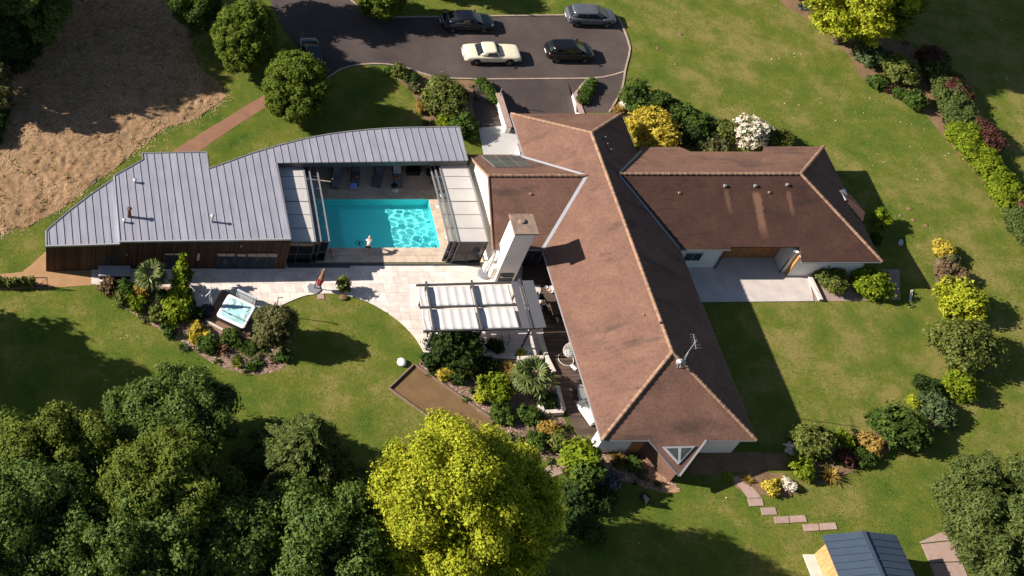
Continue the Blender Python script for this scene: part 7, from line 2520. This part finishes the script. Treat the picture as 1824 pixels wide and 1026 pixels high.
def tufts(name, n, kind, seed, size, keep, label, cat, flat=0.5, tri=True, wid=0.4, zf=None, field=False):
    rng = np.random.default_rng(seed)
    xs = [p[0] for p in VIEW]
    ys = [p[1] for p in VIEW]
    X = rng.uniform(min(xs), max(xs), n)
    Y = rng.uniform(min(ys), max(ys), n)
    k = inside(X, Y, VIEW) & keep(X, Y, rng)
    X, Y = X[k], Y[k]
    n = len(X)
    a = rng.uniform(0, 6.283, n)
    if field:
        a = 2.2 * pnoise(X, Y, 0.9, 77) + rng.normal(size=n) * 0.5
    z0 = np.full(n, 0.004) if zf is None else zf(X, Y) + 0.004
    s = size * rng.uniform(0.5, 1.4, n)
    ln = rng.uniform(-0.8, 0.8, n) if not field else rng.uniform(0.7, 1.3, n)
    V = np.zeros((n, 3, 3))
    V[:, 0] = np.stack([X - np.cos(a) * s * wid, Y - np.sin(a) * s * wid, z0], 1)
    V[:, 1] = np.stack([X + np.cos(a) * s * wid, Y + np.sin(a) * s * wid, z0], 1)
    V[:, 2] = np.stack([X - np.sin(a) * s * ln + np.cos(a) * s * rng.uniform(-.4, .4, n), Y + np.cos(a) * s * ln, z0 + s * flat * rng.uniform(0.6, 1.3, n)], 1)
    o = quick_mesh(name, V.reshape(-1, 3), np.arange(3 * n).reshape(-1, 3), LM[kind], kind='stuff')
    return tag(o, label, cat)
def anyin(X, Y, L):
    r = np.zeros(X.shape, bool)
    for p in L:
        r |= inside(X, Y, p)
    return r
def lawn_keep(X, Y, rng):
    return ~anyin(X, Y, PAVED + BEDS) & ~(inside(X, Y, ZONES['dry']) & (pnoise(X, Y, 1.6, 3) + np.clip((62 - Y) * 0.06, 0, 0.5) < 0.55) & (rng.random(X.shape) > 0.14))
def dry_keep(X, Y, rng):
    d = pnoise(X, Y, 0.8, 9)
    return ~anyin(X, Y, PAVED + BEDS) & (pnoise(X, Y, 0.35, 5) + 0.035 * (X - 40) > 0.05) & (rng.random(X.shape) < 0.6) & ~inside(X, Y, ZONES['dry'])
tufts('lawn_grass', 280000, 'grass', 1, 0.085, lawn_keep, 'short mown grass covering the garden lawns', 'grass', flat=0.22)
tufts('dry_grass', 120000, 'grass_dry', 2, 0.09, dry_keep, 'drier yellowish blades mixed into the eastern lawn', 'grass', flat=0.22)
def straw_keep(X, Y, rng):
    fade = inside(X + rng.normal(size=X.shape) * 0.45, Y + rng.normal(size=X.shape) * 0.45, ZONES['dry'])
    return fade & (pnoise(X, Y, 1.6, 3) + rng.normal(size=X.shape) * 0.35 < 0.9) & ~anyin(X, Y, PAVED)
def weed_keep(X, Y, rng):
    return inside(X, Y, ZONES['dry']) & (pnoise(X, Y, 3.2, 31) + np.clip((60 - Y) * 0.09, -0.3, 0.9) > 0.55)
tufts('weeds', 260000, 'grass_dry', 14, 0.14, weed_keep, 'green weeds coming up through the straw of the dry ground', 'weeds', flat=0.6, zf=dry_h)
tufts('straw', 700000, 'straw', 3, 0.21, straw_keep, 'flattened straw lying over the dry ground at upper left', 'straw', flat=0.22, wid=0.10, zf=dry_h, field=True)
rng = np.random.default_rng(8)
def daisy_keep(X, Y, rng):
    return ~anyin(X, Y, PAVED + BEDS + [ZONES['dry']]) & (pnoise(X, Y, 0.9, 21) + pnoise(X, Y, 0.25, 22) * 0.7 > 0.75)
tufts('daisies', 9000, 'white', 4, 0.075, daisy_keep, 'tiny white clover flowers dotted over the lawns', 'flowers', flat=0.7)

# low ground cover filling the beds between the shrubs
rng = np.random.default_rng(77)
GC = []
for key, nn in (('bedA', 46), ('bedB', 60), ('bedC2', 22), ('bedE', 16), ('bedF', 26), ('bedD', 40)):
    pl = ZONES[key]
    xs_, ys_ = [p[0] for p in pl], [p[1] for p in pl]
    c_ = 0
    while c_ < nn:
        x_, y_ = rng.uniform(min(xs_), max(xs_)), rng.uniform(min(ys_), max(ys_))
        if not inside(np.array([x_]), np.array([y_]), pl)[0]:
            continue
        r_ = rng.uniform(0.15, 0.45)
        GC.append((x_, y_, 0.10, r_, r_, 0.16))
        c_ += 1
GC = np.array(GC)
half = rng.random(len(GC)) < 0.55
for nm, sel, kd, lb in (('ground_cover', half, 'mid', 'low green ground-cover plants between the shrubs of the beds'), ('ground_cover', ~half, 'olive', 'low grey-green ground-cover tufts between the shrubs of the beds')):
    o = leaf_cloud(nm, GC[sel], 9000, 0.075, LM[kd], None, rng, cull=False)
    tag(o, lb, 'ground cover', None, 'stuff')
# molehills and bare spots on the lawns
for grp, lb, pts in (('molehills right of the east roof', 'small brown molehill on the lawn right of the east roof', ((1620, 372), (1627, 392), (1604, 384), (1650, 402))),
                     ('molehills on the north lawn', 'small brown molehill on the open lawn right of the parking court', ((1212, 61), (1172, 86), (1424, 187)))):
    for k, (x, y) in enumerate(pts):
        rg = random.Random(x)
        r = rg.uniform(0.12, 0.20)
        o = obj('molehill', MB().lathe([(r * 1.2, 0.0), (r * 0.85, r * 0.14), (r * 0.4, r * 0.24), (r * 0.1, r * 0.27)], 9), M['soil'], None, smooth=True)
        o.location = at(x, y)
        o.scale = (1, rg.uniform(0.7, 1.2), 1)
        tag(o, lb, 'molehill', grp)
